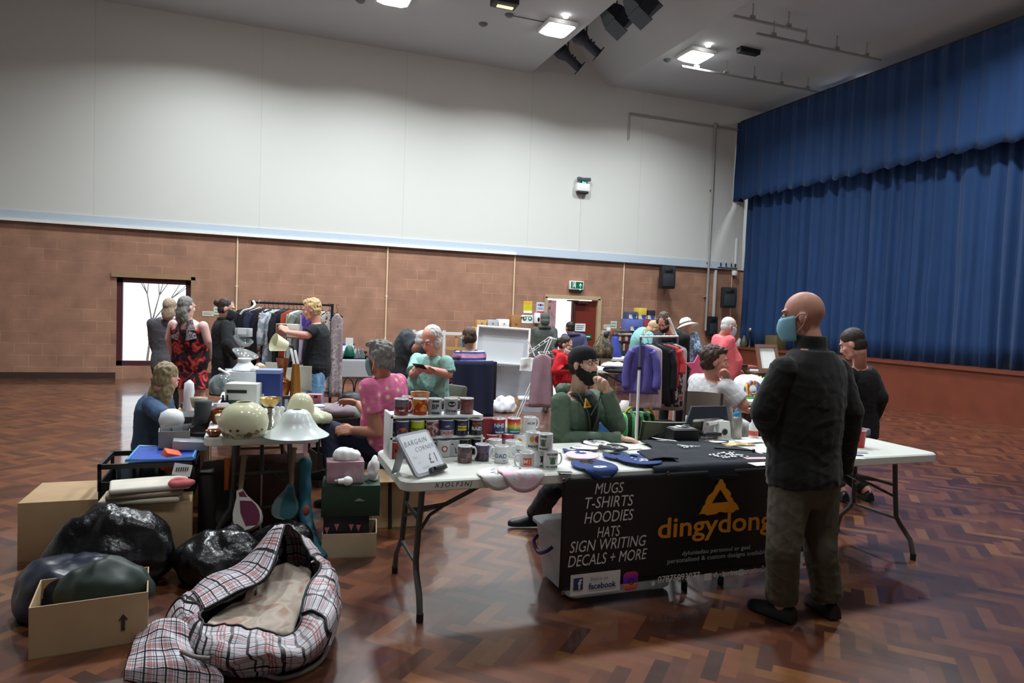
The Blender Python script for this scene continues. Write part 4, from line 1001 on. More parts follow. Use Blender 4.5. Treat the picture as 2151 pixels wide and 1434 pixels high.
# white T-shirt seated
fd = R0*.88+FH*.30
person('short haired person in a white T-shirt sitting on the grey folding chair, chin on hand',
    (A(1478, 905, 6.1), A(1486, 845, 6.06), A(1497, 795, 6.0)), fd, A(1502, 758, 5.95), fd-FH*.42+V((0, 0, -.08)),
    dict(R=(A(1562, 850, 5.75), A(1530, 800, 5.85), None, R0*-.45+V((0, 0, 1))), L=(A(1540, 850, 6.3), A(1570, 862, 6.4), None, R0)),
    dict(R=(A(1560, 900, 5.95), flr(A(1560, 900, 5.95), .05, 0), R0), L=(A(1555, 895, 6.35), flr(A(1555, 895, 6.35), .05, 0), R0)),
    skin=SKINP, top=dict(m=mat('white_cotton', (200, 200, 202), .85), name='t_shirt', sleeve=.85, inf=.022, ainf=(.036, .038, .02), t0=-.05), bottom=dict(m=mat('pale_trousers', (206, 210, 214), .85)),
    hair=cap_hair(HM('chestnut_hair', (66, 44, 36)), [((0, .02, .09), (.065, .07, .035)), ((.05, -.04, .03), (.045, .06, .07)), ((-.05, -.04, .03), (.045, .06, .07))], tex=.010), wd=1.22, fat=.08, hs=1.06, vox=.008, hands=((R0*-.6-FH*.4, .9), (None, .4)))
# dark haired person at the right edge
fd = R0*-.5+FH*.6
p = A(1800, 900, 6.2)
person('dark haired person in a black top standing behind the bald customer at the right edge',
    (A(1805, 905, 6.2), A(1806, 830, 6.15), A(1806, 772, 6.1)), fd, A(1790, 722, 6.0), fd+R0*-.3+V((0, 0, -.5)),
    dict(L=(A(1772, 830, 6.1), A(1775, 880, 6.35)), R=(A(1848, 835, 6.1), A(1830, 890, 6.3))),
    dict(L=(None, flr(p, -.1, 0), FH), R=(None, flr(p, .15, .05), FH)), skin=SKINP, top=dict(m=mat('black_jersey', (24, 25, 29), .9), name='jersey', inf=.025, ainf=(.028, .028, .022)), bottom=dict(m=BLKC), hair=cap_hair(HM('dark_brown_hair', (48, 36, 32)), tex=.003, up_=.014, back=.008), wd=1.1, vox=.009, hs=1.02)
# ---- left group
p = A(396, 800, 8.2)
FLOR = pattern('floral_dress', 'noise', [(0, (26, 16, 24)), (.47, (40, 16, 26)), (.52, (120, 28, 34)), (.57, (186, 52, 52)), (.62, (206, 84, 74)), (.7, (150, 40, 44))], 9, distort=1.0)
t, H, M, hs, J, fr_ = person('grey haired person in a red and black floral dress with back turned',
    (A(398, 765, 8.2), A(397, 715, 8.15), A(394, 672, 8.1)), R0*.25+FH, A(393, 645, 8.05), R0*.45+FH+V((0, 0, -.12)),
    dict(R=(A(436, 715, 8.1), A(440, 745, 8.35)), L=(A(355, 712, 8.2), A(362, 745, 8.5))),
    dict(R=(None, flr(p, .1, 0), FH), L=(None, flr(p, -.1, .05), FH)), skin=skinmat('skin_pale', (222, 178, 170)),
    top=dict(m=FLOR, name='dress', sleeve=0, inf=.02, t1=.80, hem=(.55, 1.12, 1.1)), hair=cap_hair(GREYH, [((0, -.075, -.06), (.085, .045, .10)), ((.045, -.06, -.12), (.045, .04, .08)), ((-.045, -.06, -.12), (.045, .04, .08))], tex=.008), wd=1.16, fat=.06, vox=.009)
bm = nb(); P_, C_, N_, hr_, sr_ = fr_; q0 = (sr_.cross(UPV)) 
bk = -(V((0, 0, 1)).cross(sr_)).normalized()
for s in (1, -1):
    sheet(bm, 5, 8, lambda a, b: N_+sr_*(s*(.035+.125*b*(.4+.6*a)+.02*a))-V((0, 0, .015+.22*a*(.35+.65*1)-.03*b))+(-FH)*(.085+.055*a-.055*b*b), .006)
obj('lace_yoke', bm, pattern('lace', 'voronoi', [(0, (30, 26, 30)), (.3, (60, 54, 58)), (.5, (120, 110, 112))], 60), t, 60)
p = A(362, 800, 8.9)
person('blonde person with back turned at the left edge beyond the floral dress',
    (A(350, 765, 8.9), A(350, 712, 8.9), A(352, 668, 8.85)), FH-R0*.2, A(358, 647, 8.8), FH+V((0, 0, -.1)),
    dict(R=(A(378, 715, 8.9), A(370, 750, 9.1)), L=(A(322, 715, 8.9), A(330, 750, 9.1))), dict(R=(None, flr(p, .1, 0), FH), L=(None, flr(p, -.1, .05), FH)),
    skin=SKIN, top=dict(m=mat('grey_top', (88, 88, 94), .9), name='top', inf=.02), bottom=dict(m=BLKC), hair=cap_hair(HM('ash_blonde_hair', (158, 142, 120)), [((0, -.06, -.07), (.085, .05, .10))]), vox=.011)
fd = R0*.85+FH*.45
p = A(470, 800, 8.7)
t, H, M, hs, J, fr_ = person('person with a brown bun in a long black coat facing the clothes rail',
    (A(472, 760, 8.7), A(471, 712, 8.7), A(472, 672, 8.68)), fd, A(477, 648, 8.65), fd+FH*-.2+V((0, 0, -.2)),
    dict(R=(A(478, 722, 8.45), A(500, 752, 8.5)), L=(A(485, 720, 8.95), A(505, 750, 8.9))),
    dict(R=(None, flr(p, 0, -.08), R0), L=(None, flr(p, 0, .1), R0)), skin=SKIN, top=dict(m=mat('black_coat', (22, 24, 29), .9), name='long_coat', inf=.035, ainf=(.03, .03, .025), collar=.05, hem=(.42, 1.2, 1.2)), bottom=dict(m=BLKC),
    hair=cap_hair(HM('auburn_hair', (52, 36, 32)), [((0, -.135, .045), (.045, .045, .045)), ((0, -.10, .03), (.04, .05, .04))]), mask=(mat('charcoal_mask', (46, 48, 54), .85), False), vox=.009)
fd = R0*-.95-FH*.1
p = A(668, 850, 8.7)
t, H, M, hs, J, fr_ = person('short haired blonde person in a black T-shirt and jeans holding a small box',
    (A(668, 775, 8.75), A(668, 725, 8.72), A(664, 680, 8.7)), fd, A(654, 650, 8.68), fd+V((0, 0, -.25)),
    dict(L=(A(646, 704, 8.45), A(606, 698, 8.4), None, R0*-.7+V((0, 0, .5))), R=(A(645, 708, 8.95), A(612, 706, 8.85), None, R0*-1+V((0, 0, .2)))),
    dict(L=(A(664, 825, 8.6), flr(p, .05, -.08), R0*-1), R=(A(650, 825, 8.85), flr(p, -.1, .1), R0*-1)), skin=SKINP,
    top=dict(m=mat('black_cotton', (30, 33, 38), .9), name='t_shirt', sleeve=.72, inf=.03, ainf=(.03, .034, .02), t0=-.12), bottom=dict(m=pattern('blue_denim', 'noise', [(0, (60, 92, 128)), (.5, (92, 130, 166)), (.7, (132, 168, 200))], 5, interp='LINEAR', stretch=(3, 3, .7)), inf=(.02, .025, .04), name='jeans'),
    hair=cap_hair(HM('blonde_hair', (196, 166, 118)), [((0, .01, .10), (.06, .07, .035)), ((0, -.08, .07), (.04, .04, .05)), ((.05, -.03, .03), (.04, .05, .06)), ((-.05, -.03, .03), (.04, .05, .06))], tex=.014), wd=1.16, fat=.05, vox=.008, hs=1.05)
c = (J['aL'][2]+J['aR'][2])/2+R0*-.02+V((0, 0, .05))
t2 = thing('small_box', 'small white and brown picture box held by the blonde person in black', 'box', c)
bm = nb(); box(bm, c, (.27, .14, .16), rz(-.35), bev=.003); obj('carton', bm, mat('white_card', (206, 202, 194), .6), t2)
bm = nb(); box(bm, c+rz(-.35) @ V((-.065, -.071, 0)), (.13, .004, .15), rz(-.35)); obj('picture_panel', bm, mat('brown_print', (118, 78, 60), .6), t2)
# crouching denim person at the left edge
fd = R0*.9+FH*.25
person('long haired person in denim reaching over the bric-a-brac at the left edge',
    (A(318, 945, 5.5), A(322, 880, 5.45), A(332, 832, 5.4)), fd, A(350, 796, 5.35), R0*.35+FH*.9+V((0, 0, -.4)),
    dict(R=(A(340, 872, 5.15), A(394, 884, 5.0), None, R0*1-V((0, 0, .1))), L=(A(345, 870, 5.6), A(385, 880, 5.55))),
    dict(R=(A(362, 955, 5.35), flr(A(345, 955, 5.35), -.1, 0), R0), L=(A(362, 955, 5.65), flr(A(345, 955, 5.65), -.1, 0), R0)), skin=SKINP,
    top=dict(m=mat('denim_jacket', (58, 82, 112), .85, var=.2), name='denim_jacket', inf=.02, ainf=(.022, .022, .018)), bottom=dict(m=mat('navy_trousers', (28, 36, 58), .85)), hair=cap_hair(HM('light_brown_hair', (132, 116, 86)), [((.04, .0, -.10), (.05, .06, .13)), ((-.04, -.02, -.1), (.05, .06, .13)), ((.045, .02, -.2), (.035, .04, .09))], tex=.010), vox=.009)
# ================================================================ MERCHANDISE STALL
TOPW = mat('table_white', (214, 216, 208), .35, var=.03)
LEGG = mat('grey_brown_legs', (72, 70, 66), .4)
RUB = mat('rubber_foot', (22, 22, 23), .7)
TH = .745
def folding_table(label, cx, cy, L, D, rot=0, h=TH, legs=True, name='folding_table'):
    t = thing(name, label, 'table', (0, 0, 0), 'white folding tables')
    bm = nb(); o = rnd_rect(L, D, .07); i_ = rnd_rect(L-.02, D-.02, .06)
    loft(bm, [[V((x*.985, y*.985, h-.056)) for x, y in o], [V((x, y, h-.05)) for x, y in o], [V((x, y, h-.008)) for x, y in o], [V((x, y, h)) for x, y in i_]])
    obj('tabletop', bm, TOPW, t, 30)
    if legs:
        for sx in (-1, 1):
            x = sx*(L/2-.13)
            for sy in (-1, 1):
                bm = nb(); tube(bm, [V((x-sx*.03, sy*.17, h-.04)), V((x-sx*.012, sy*.175, .45)), V((x, sy*.185, .26)), V((x+sx*.004, sy*.22, .21)), V((x+sx*.006, sy*(D/2-.09), .13)), V((x+sx*.006, sy*(D/2-.06), .03))], .0165, 10)
                l = obj('leg', bm, LEGG, t); bm = nb(); cyl(bm, (x+sx*.006, sy*(D/2-.06), .0), (x+sx*.006, sy*(D/2-.06), .045), .0185, n=10); obj('foot_cap', bm, RUB, l)
            bm = nb(); cyl(bm, (x, -.185, .25), (x, .185, .25), .012, n=8); obj('crossbar', bm, LEGG, t); bm = nb(); cyl(bm, (x-sx*.012, -.18, .48), (x-sx*.012, .18, .48), .012, n=8); obj('crossbar', bm, LEGG, t)
            bm = nb(); tube(bm, [V((x-sx*.012, 0, .48)), V((x-sx*.20, 0, .50)), V((x-sx*.36, 0, .575)), V((x-sx*.60, 0, h-.05))], .0135, 8)
            for sy in (-1, 1): tube(bm, [V((x-sx*.008, sy*.17, .40)), V((x-sx*.10, sy*.05, .46)), V((x-sx*.20, 0, .50))], .010, 8)
            obj('brace', bm, LEGG, t)
    t.location = (cx, cy, 0); t.rotation_euler = (0, 0, rot)
    return t
t1 = folding_table('white folding table carrying the mugs, with a black banner on its front', 1.605, 3.71, 1.84, .80)
bm = nb(); addtext(bm, 'X3OLF3NJ', .034, plane_fn((-.66, -.400, .718), (1, 0, 0), (0, 0, 1), .0012), shear=.2, sp=1.35); obj('marker_scrawl', bm, mat('marker_ink', (56, 54, 54), .7), t1, None)
t2_ = folding_table('white folding table behind the bald customer, end to end with the mug table', 3.46, 3.705, 1.84, .78)
# ---- banner
BY = 3.285
bx0, bx1, bz0, bz1 = 1.54, 3.47, .115, .725
def bw(x, z): return BY-.004-.010*noise.noise(V((x*1.7, 3.3, z*2.2)))-.006*sin(x*5)*(bz1-z)
tb = thing('banner', 'black vinyl stall banner with hand lettering hung along the front of the mug table', 'banner', ((bx0+bx1)/2, BY, bz0))
bm = nb(); sheet(bm, 60, 20, lambda s, t: V((bx0+(bx1-bx0)*s, bw(bx0+(bx1-bx0)*s, bz0+(bz1-bz0)*t), bz0+(bz1-bz0)*t)), .0015)
obj('vinyl_sheet', bm, mat('black_vinyl', (15, 14, 15), .42), tb, 180)
def bp(px_, py_): p = YP(px_, py_, BY); return p.x, p.z
BW = mat('banner_white', (206, 200, 196), .6); BO = mat('banner_orange', (206, 128, 16), .55); BG = mat('banner_grey', (150, 148, 148), .6)
def bfn(x0, z0, off=.0035, sl=0): return lambda x, y: V((x0+x, bw(x0+x, z0+y)-off, z0+y+sl*x))
def fit(s, px0, px1, py, hpx, m, name, shear=0, bold=0, sp=1, lab=None):
    x0, z = bp(px0, py); x1, _ = bp(px1, py); k = hpx/388
    me = textmesh(s, 1, 'LEFT', shear, bold/k*.01, sp); xs = [v.co.x for v in me.vertices]; ys = [v.co.y for v in me.vertices]
    w = max(xs)-min(xs); hh = max(ys)-min(ys); bpy.data.meshes.remove(me)
    kx = (x1-x0)/w; ky = k/hh
    bm = nb(); mid = (max(ys)+min(ys))/2; mx = min(xs)
    f = bfn(x0, z)
    addtext(bm, s, 1, lambda x, y: f((x-mx)*kx, (y-mid)*ky), 'LEFT', shear, bold/k*.01, sp)
    return obj(name, bm, m, tb, None, lab)
for s, a, b, y, h in (('MUGS', 1249, 1309, 1026, 23), ('T-SHIRTS', 1228, 1329, 1056, 24), ('HOODIES', 1226, 1329, 1087, 24), ('HATS', 1253, 1301, 1117, 23), ('SIGN WRITING', 1195, 1355, 1148, 24), ('DECALS + MORE', 1191, 1357, 1178, 24)):
    fit(s, a, b, y, h, BW, 'lettering', .2, .006)
fit('dingydong', 1380, 1618, 1116, 60, BO, 'lettering', 0, .25, 1, 'orange lettering')
fit('dyluniadau personol ar gael', 1432, 1572, 1163, 13, BG, 'lettering', 0, .04)
fit('personalised & custom designs available', 1401, 1606, 1180, 14, BG, 'lettering', 0, .04)
fit('07875093077', 1381, 1469, 1217, 15, BW, 'lettering', 0, .05)
fit('dydprint@outlook.com', 1497, 1632, 1207, 16, BW, 'lettering', 0, .05)
# triangle emblem with torn edges
rg = random.Random(4)
def raggedtri(outer, inner, seg=14, j=.008):
    out = []
    for i in range(3):
        a, b = V(outer[i]+(0,)), V(outer[(i+1) % 3]+(0,)); c, d = V(inner[i]+(0,)), V(inner[(i+1) % 3]+(0,))
        n = V(((b-a).y, -(b-a).x, 0)).normalized(); pa = [a.lerp(b, k/seg)+n*(rg.uniform(-j*.6, j*1.5) if 0 < k < seg else 0) for k in range(seg+1)]; pc = [c.lerp(d, k/seg) for k in range(seg+1)]
        out.append((pa, pc))
    return out
bm = nb(); cxy = bp(1512, 1048); f = bfn(*cxy, .004)
O = [bp(1512, 1004), bp(1466, 1080), bp(1551, 1070)]; I = [bp(1512, 1027), bp(1494, 1056), bp(1528, 1053)]
for pa, pc in raggedtri(O, I):
    for k in range(len(pa)-1):
        q = [pa[k], pa[k+1], pc[k+1], pc[k]]; poly(bm, [(p.x, bw(p.x, p.y)-.004, p.y) for p in q])
obj('triangle_emblem', bm, BO, tb, None)
# social media boxes
def brect(px0, py0, px1, py1, m, name, parent, off=.003, rr=0):
    a = bp(px0, py0); b = bp(px1, py1); bm = nb()
    w, h = b[0]-a[0], a[1]-b[1]; c = ((a[0]+b[0])/2, (a[1]+b[1])/2)
    pts = rnd_rect(w, h, rr*min(w, h)) if rr else [(-w/2, -h/2), (w/2, -h/2), (w/2, h/2), (-w/2, h/2)]
    poly(bm, [(c[0]+x, bw(c[0]+x, c[1]+y)-off, c[1]+y) for x, y in pts]); return obj(name, bm, m, parent, None)
fb = brect(1197, 1206, 1300, 1238, BW, 'social_panel', tb)
FBB = mat('social_blue', (42, 52, 98), .5)
brect(1203, 1213, 1222, 1236, FBB, 'icon_square', fb, .0045)
def small(s, px_, py_, size, m, parent, name='lettering', off=.0055, bold=.0, align='CENTER', sx=1):
    x0, z0 = bp(px_, py_); bm = nb(); addtext(bm, s, size, bfn(x0, z0, off), align, 0, bold, 1, sx); return obj(name, bm, m, parent, None)
small('f', 1215, 1226, .075, BW, fb, 'icon_letter', .006, .002)
small('Find us on', 1257, 1213, .026, mat('social_grey', (110, 92, 96), .6), fb); small('facebook', 1263, 1227, .045, FBB, fb, bold=.0012)
ig = brect(1308, 1201, 1338, 1236, pattern('photo_icon', 'wave', [(0, (60, 40, 160)), (.35, (130, 30, 150)), (.6, (200, 40, 90)), (1, (226, 130, 50))][::1], 3.1, axis='Z', interp='LINEAR'), 'photo_icon', tb, .003, .25)
c = bp(1323, 1218.5)
bm = nb()
for r in (.019,):
    for k in range(20):
        a, b = 2*pi*k/20, 2*pi*(k+1)/20; poly(bm, [(c[0]+q*cos(w), BY-.017, c[1]+q*sin(w)) for q, w in ((r, a), (r, b), (r-.005, b), (r-.005, a))])
obj('icon_ring', bm, BLK, ig, None)
bm = nb(); disc(bm, *bp(1369, 1223), .014, BY-.015, 0); obj('phone_icon', bm, BW, tb, None)
mi_ = brect(1479, 1204, 1493, 1217, BW, 'mail_icon', tb)
brect(1678, 1158, 1698, 1173, mat('card_sticker', (196, 196, 198), .5), 'card_sticker', tb); st = brect(1678, 1175, 1698, 1191, mat('card_sticker', (196, 196, 198), .5), 'card_sticker', tb)
small('VISA', 1688, 1166, .018, FBB, tb, 'sticker_print', .004)
for px_, m in ((1684.5, MK[0]), (1691.5, MK[5])):
    bm = nb(); disc(bm, *bp(px_, 1183), .0115, BY-.0175-(.0006 if m is MK[0] else 0), 0); obj('sticker_disc', bm, m, st, None)
EYL = mat('eyelet_steel', (150, 140, 132), .3, metal=1)
for px_, py_ in ((1184, 1008), (1181, 1243), (1402, 993), (1783, 975), (1600, 1190)):
    x, z = bp(px_, py_); bm = nb(); lathe(bm, [(.005, 0), (.005, .003), (.011, .003), (.012, 0)], (x, bw(x, z)-.001, z), 16, Matrix.Rotation(pi/2, 3, 'X')); obj('eyelet', bm, EYL, tb)
# ---- mugs
WC = mat('white_ceramic', (226, 228, 228), .18, var=.02)
MUGN = [0]
def mug(p, label, body=None, ha=0.0, prints=(), band=None, r=.041, h=.095, group='printed mugs on the stall', handle=True):
    """p base; ha handle direction; prints: list of (text, size, height, angle, material, kind)"""
    t = thing('mug', label, 'mug', p, group); p = V(p)
    bm = nb(); lathe(bm, [(0, 0), (r*.93, 0), (r, .004), (r, h-.006)], p, 30)
    if band:
        z0, z1 = band[0]*h, band[1]*h
    obj('body', bm, body or WC, t, 40)
    bm = nb(); lathe(bm, [(r, h-.006), (r, h-.001), (r-.002, h), (r-.0045, h-.002), (r-.0045, .01), (0, .008)], p, 30); obj('rim', bm, WC, t, 60, 'white rim and inside')
    if handle:
        d = V((cos(ha), sin(ha), 0)); bm = nb()
        tube(bm, spline([p+d*(r-.004)+V((0, 0, h*.82)), p+d*(r+.017)+V((0, 0, h*.84)), p+d*(r+.028)+V((0, 0, h*.55)), p+d*(r+.018)+V((0, 0, h*.24)), p+d*(r-.004)+V((0, 0, h*.2))], 5), .0052, 8); obj('handle', bm, WC, t, 60)
    if band:
        bm = nb(); lathe(bm, [(r+.0006, z0), (r+.0006, z1)], p, 30); obj('printed_band', bm, band[2], t, 60)
    for q in prints:
        s, size, z, an, m, kind = q
        wrap = lambda x, y, k=.0010: p+V(((r+k)*cos(an+x/r), (r+k)*sin(an+x/r), z*h+y))
        bm = nb()
        if kind == 'text': addtext(bm, s, size, wrap, bold=.0006)
        elif kind == 'disc':
            for k in range(16):
                a, b = 2*pi*k/16, 2*pi*(k+1)/16; poly(bm, [wrap(0, 0), wrap(size*cos(a)*s, size*sin(a)), wrap(size*cos(b)*s, size*sin(b))])
        elif kind == 'rect':
            n = 6
            for k in range(n):
                a, b = -s*size+2*s*size*k/n, -s*size+2*s*size*(k+1)/n; poly(bm, [wrap(a, -size), wrap(b, -size), wrap(b, size), wrap(a, size)])
        elif kind == 'poly':
            pts = [wrap(x*size, y*size) for x, y in s]; c0 = wrap(0, 0)
            for k in range(len(pts)): poly(bm, [c0, pts[k], pts[(k+1) % len(pts)]])
        obj('print', bm, m, t, None)
    return t
FA = -pi/2-.12                                    # direction facing the photographer
def mm(n, c): return mat('glaze_'+n, c, .22, var=.08, scale=30)
def mp(n, stops, sc=40): return pattern('glaze_'+n, 'noise', stops, sc, .22)
INK = MK[6]; WH = MK[3]; RD = MK[0]; BL_ = MK[5]; YL = MK[7]; OR = mat('ink_deep_orange', (216, 92, 40), .5); GN = MK[2]
S1, S2 = .987, .866
def X(px_, py_, y): return YP(px_, py_, y).x
ys = 3.885
mug((X(843, 850, ys), ys, S1), 'dark red mug with a grey upper band at the left end of the top shelf', mm('wine', (128, 38, 44)), pi*.05, [('in salt', .012, .32, FA, WH, 'text')], (.52, .94, mp('greywine', [(0, (120, 110, 122)), (.5, (86, 66, 80)), (.62, (150, 130, 140))])))
mug((X(882, 850, ys), ys, S1), 'amber and red mug second from the left on the top shelf', mp('amber', [(0, (176, 60, 30)), (.45, (216, 140, 30)), (.6, (226, 160, 40))], 22), pi*.02, [], (.04, .22, mm('rust', (168, 58, 40))))
mug((X(913.5, 850, ys), ys, S1), 'grey white mug lettered BP in black on the top shelf', mm('palegrey', (176, 178, 184)), pi*.04, [('BP', .040, .50, FA-.05, INK, 'text'), (5.5, .0045, .13, FA, mm('dark', (50, 54, 60)), 'rect'), (4, .005, .84, FA, mm('dark', (50, 54, 60)), 'rect')])
mug((X(947, 850, ys), ys, S1), 'grey mug with a dark oval badge on the top shelf', mm('palegrey', (176, 178, 184)), pi*.04, [(1.5, .0165, .66, FA, INK, 'disc'), ('Drives', .024, .24, FA, INK, 'text'), ('Ford', .016, .66, FA-.0, mm('palegrey', (176, 178, 184)), 'text')])
mug((X(980.5, 850, ys), ys, S1), 'red and dark green mug at the right end of the top shelf', mp('redgreen', [(0, (60, 74, 70)), (.42, (150, 60, 62)), (.5, (70, 80, 78)), (.6, (158, 70, 72))], 32), pi*.3, [('GTI', .012, .75, FA, RD, 'text')])
t_ = thing('bowl', 'terracotta rimmed bowl behind the amber mug on the top shelf', 'bowl', (X(882, 838, 3.99), 3.985, S1))
bm = nb(); lathe(bm, [(0, 0), (.035, 0), (.056, .105), (.058, .118), (.053, .116), (.03, .01), (0, .008)], (X(882, 838, 3.985), 3.985, S1), 28); obj('dish', bm, mat('terracotta_glaze', (190, 130, 84), .3), t_)
mug((X(858, 850, 3.99), 3.985, S1), 'bright red mug half hidden behind the dark red one on the top shelf', mm('red', (186, 44, 56)), pi*.2)
ys = 3.862
mug((X(845, 893, ys), ys, S2), 'navy and orange arched mug at the left end of the middle shelf', mm('slate', (66, 60, 92)), 2.6, [([(-1.5, -.9), (1.5, -.9), (1.4, .1), (.8, .75), (0, 1), (-.8, .75), (-1.4, .1)], .021, .38, FA, OR, 'poly')])
mug((X(877, 893, ys), ys, S2), 'lime yellow mug second from the left on the middle shelf', mm('lime', (178, 190, 44)), 2.6, [('PENZOIL', .021, .45, FA, INK, 'text'), (4, .004, .12, FA, INK, 'rect')])
mug((X(907, 893, ys), ys, S2), 'crimson and grey mottled mug third along the middle shelf', mp('crimsongrey', [(0, (140, 44, 50)), (.47, (176, 168, 174)), (.56, (110, 60, 70))], 26), 2.6)
mug((X(938.5, 893, ys), ys, S2), 'navy topped white mug lettered in red on the middle shelf', mm('white2', (206, 206, 212)), 2.6, [('CASINO', .026, .20, FA, RD, 'text'), ('cafe', .016, .62, FA-.03, mm('palegrey', (176, 178, 184)), 'text')], (.38, .95, mm('navyblue', (58, 66, 104))))
mug((X(969, 893, ys), ys, S2), 'dark navy mug with a yellow lettered label on the middle shelf', mm('inkblue', (44, 46, 66)), 2.6, [(2.0, .0135, .48, FA, YL, 'rect'), ('MERLIN', .017, .48, FA, INK, 'text'), (3.4, .0032, .74, FA, mm('steel', (110, 116, 130)), 'rect')])
mug((X(999.5, 893, ys), ys, S2), 'black mug with red and white lettering at the right end of the middle shelf', mm('coal', (40, 42, 48)), 2.6, [('RAID', .028, .42, FA, WH, 'text'), ('BOMB', .020, .76, FA, RD, 'text'), (3.2, .0035, .60, FA, RD, 'rect')])
ys = 3.85
mug((X(838, 945, ys), ys, TH+.003), 'red black lettered mug low at the left behind the whiteboard', mm('brick', (170, 60, 62)), 2.6, [('RED', .03, .45, FA, INK, 'text')])
mug((X(932, 945, ys), ys, TH+.003), 'white mug with a red ring beside the whiteboard', None, 2.6, [(1, .018, .5, FA, RD, 'disc'), (1, .011, .5, FA, WH, 'disc')])
mug((X(951, 938, ys+.01), ys+.01, TH+.003), 'white mug with a black swoosh on the lowest row', mm('white2', (206, 206, 212)), 2.6, [([(-1, .9), (.2, -1.3), (1.0, -.6), (.1, -.3), (-.6, 1.1)], .026, .5, FA+.25, INK, 'poly')])
mug((X(974, 938, ys+.03), ys+.03, TH+.003), 'black mug in the middle of the lowest row', mm('coal', (40, 42, 48)), 2.6)
mug((X(1003.5, 938, ys+.03), ys+.03, TH+.003), 'black mug at the right of the lowest row beside the red carton', mm('coal', (40, 42, 48)), 2.6, [(3, .003, .6, FA, WH, 'rect')])
z_ = lambda px_, py_: Z(px_, py_, TH+.001)
mug(z_(976, 970), 'dusky brown landscape mug in the front row beside the white bib', mp('dusk', [(0, (70, 52, 58)), (.45, (124, 96, 96)), (.6, (92, 66, 70))], 18), .1)
mug(z_(1012, 966), 'blue and mauve sunset mug in the front row behind the pink bib', mp('sunset', [(0, (90, 66, 90)), (.45, (84, 90, 140)), (.55, (60, 70, 120)), (.65, (110, 76, 90))], 18), .0, [], (.05, .5, mp('dusk2', [(0, (60, 44, 58)), (.5, (104, 76, 88)), (.62, (80, 52, 60))], 20)))
mug(z_(1039, 955), 'plain white mug behind the one lettered DAD', None, 2.2)
mug(z_(1053, 970), 'white mug lettered DAD in navy in the front row', None, pi-.2, [('DAD', .034, .42, FA-.35, BL_, 'text'), ('est.', .010, .17, FA+.2, MK[1], 'text')])
mug(z_(1075, 958), 'white mug with a black stripe behind the front row', None, 0, [(.18, .034, .5, FA+.55, INK, 'rect')])
mug(z_(1096, 966), 'white mug with black sketch marks left of the copper heart mug', None, pi-.1, [('TO', .022, .6, FA-.8, INK, 'text')])
mug(z_(1110, 988)+V((.0, .03, 0)), 'frosted white mug with a copper heart print at the front of the table', mat('frosted_glaze', (212, 212, 210), .5), pi-.15, [(1.15, .020, .52, FA-.15, OR, 'rect'), ('M', .03, .52, FA-.38, WH, 'text'), ([(0, -1), (.9, .2), (.75, .8), (.3, .9), (0, .5), (-.3, .9), (-.75, .8), (-.9, .2)], .013, .52, FA+.12, mat('copper_heart', (240, 190, 150), .4), 'poly')])
CUPG = mm('sage', (84, 112, 92))
CUP = [(-1, 1), (-.55, .75), (0, .95), (.55, .75), (1, 1), (.62, 0), (.75, -.8), (0, -1), (-.75, -.8), (-.62, 0)]
p_ = z_(1137, 981)+V((0, .03, 0))
mug(p_, 'white mug with a black print under the badge mug stack', None, .2, [(CUP, .020, .5, FA+.2, INK, 'poly'), ('MORE', .012, .1, FA+.2, INK, 'text')])
mug(p_+V((-.035, .02, .0955)), 'white mug with an amber face and red badge, stacked over the black print mug', None, .2, [(.75, .017, .62, FA-.42, MK[4], 'disc'), (.9, .019, .62, FA+.38, RD, 'disc'), ('BADGOAL', .017, .2, FA, INK, 'text')])
p_ = z_(1160, 985)+V((0, .03, 0))
mug(p_, 'white mug lettered NO COFFEE NO WORKEE at the right end of the front row', None, .05, [(CUP, .021, .5, FA+.05, CUPG, 'poly'), ('NO COFFEE', .0125, .85, FA+.05, INK, 'text'), ('NO WORKEE', .0125, .13, FA+.05, INK, 'text')])
mug(p_+V((-.025, .02, .0955)), 'white coffee print mug stacked on top at the right end of the front row', None, .9, [(CUP, .021, .5, FA-.65, CUPG, 'poly'), ('COFFEE', .0125, .85, FA-.65, INK, 'text'), ('WORKEE', .0125, .13, FA-.6, INK, 'text')])
ys = 4.0
zz = TH+.002
RAIN = pattern('rainbow_glaze', 'wave', [(0, (30, 70, 140)), (.12, (40, 120, 130)), (.28, (60, 150, 80)), (.45, (226, 200, 60)), (.62, (226, 130, 44)), (.8, (206, 52, 44)), (1, (196, 44, 44))], 3.3, .25, axis='Z', interp='LINEAR')
mug((X(1034, 925, ys), ys, zz), 'red topped mug underneath the blue and red lettered one', mm('red', (186, 44, 56)), 2.6)
mug((X(1067, 925, ys), ys, zz), 'lilac and red mug underneath the rainbow mug', mm('lilac', (156, 140, 176)), .2, [], (.7, .94, mm('red', (186, 44, 56))))
mug((X(1047, 900, ys), ys, zz+.0955), 'mug lettered NHS in white on blue with a red top', mm('hblue', (44, 76, 124)), 2.6, [('NHS', .034, .56, FA-.1, WH, 'text'), ('thank you', .014, .14, FA, WH, 'text')], (.72, .94, mm('red', (186, 44, 56))))
mug((X(1079, 900, ys), ys, zz+.0955), 'rainbow striped mug with a pale star stacked at the back', RAIN, .4, [([(0, 1), (.35, .35), (1, 0), (.35, -.35), (0, -1), (-.35, -.35), (-1, 0), (-.35, .35)], .023, .52, FA, mm('cream2', (226, 200, 140)), 'poly'), ('to all of our staff', .009, .14, FA, WH, 'text')])
mug((X(1092, 928, 3.96), 3.96, zz), 'white mug with a rainbow handle side at the back of the stall', None, .2, [([(-1, -.6), (-.6, .5), (0, .9), (.6, .5), (1, -.6), (.6, -.6), (0, .2), (-.6, -.6)], .02, .6, FA-.3, MK[4], 'poly')])
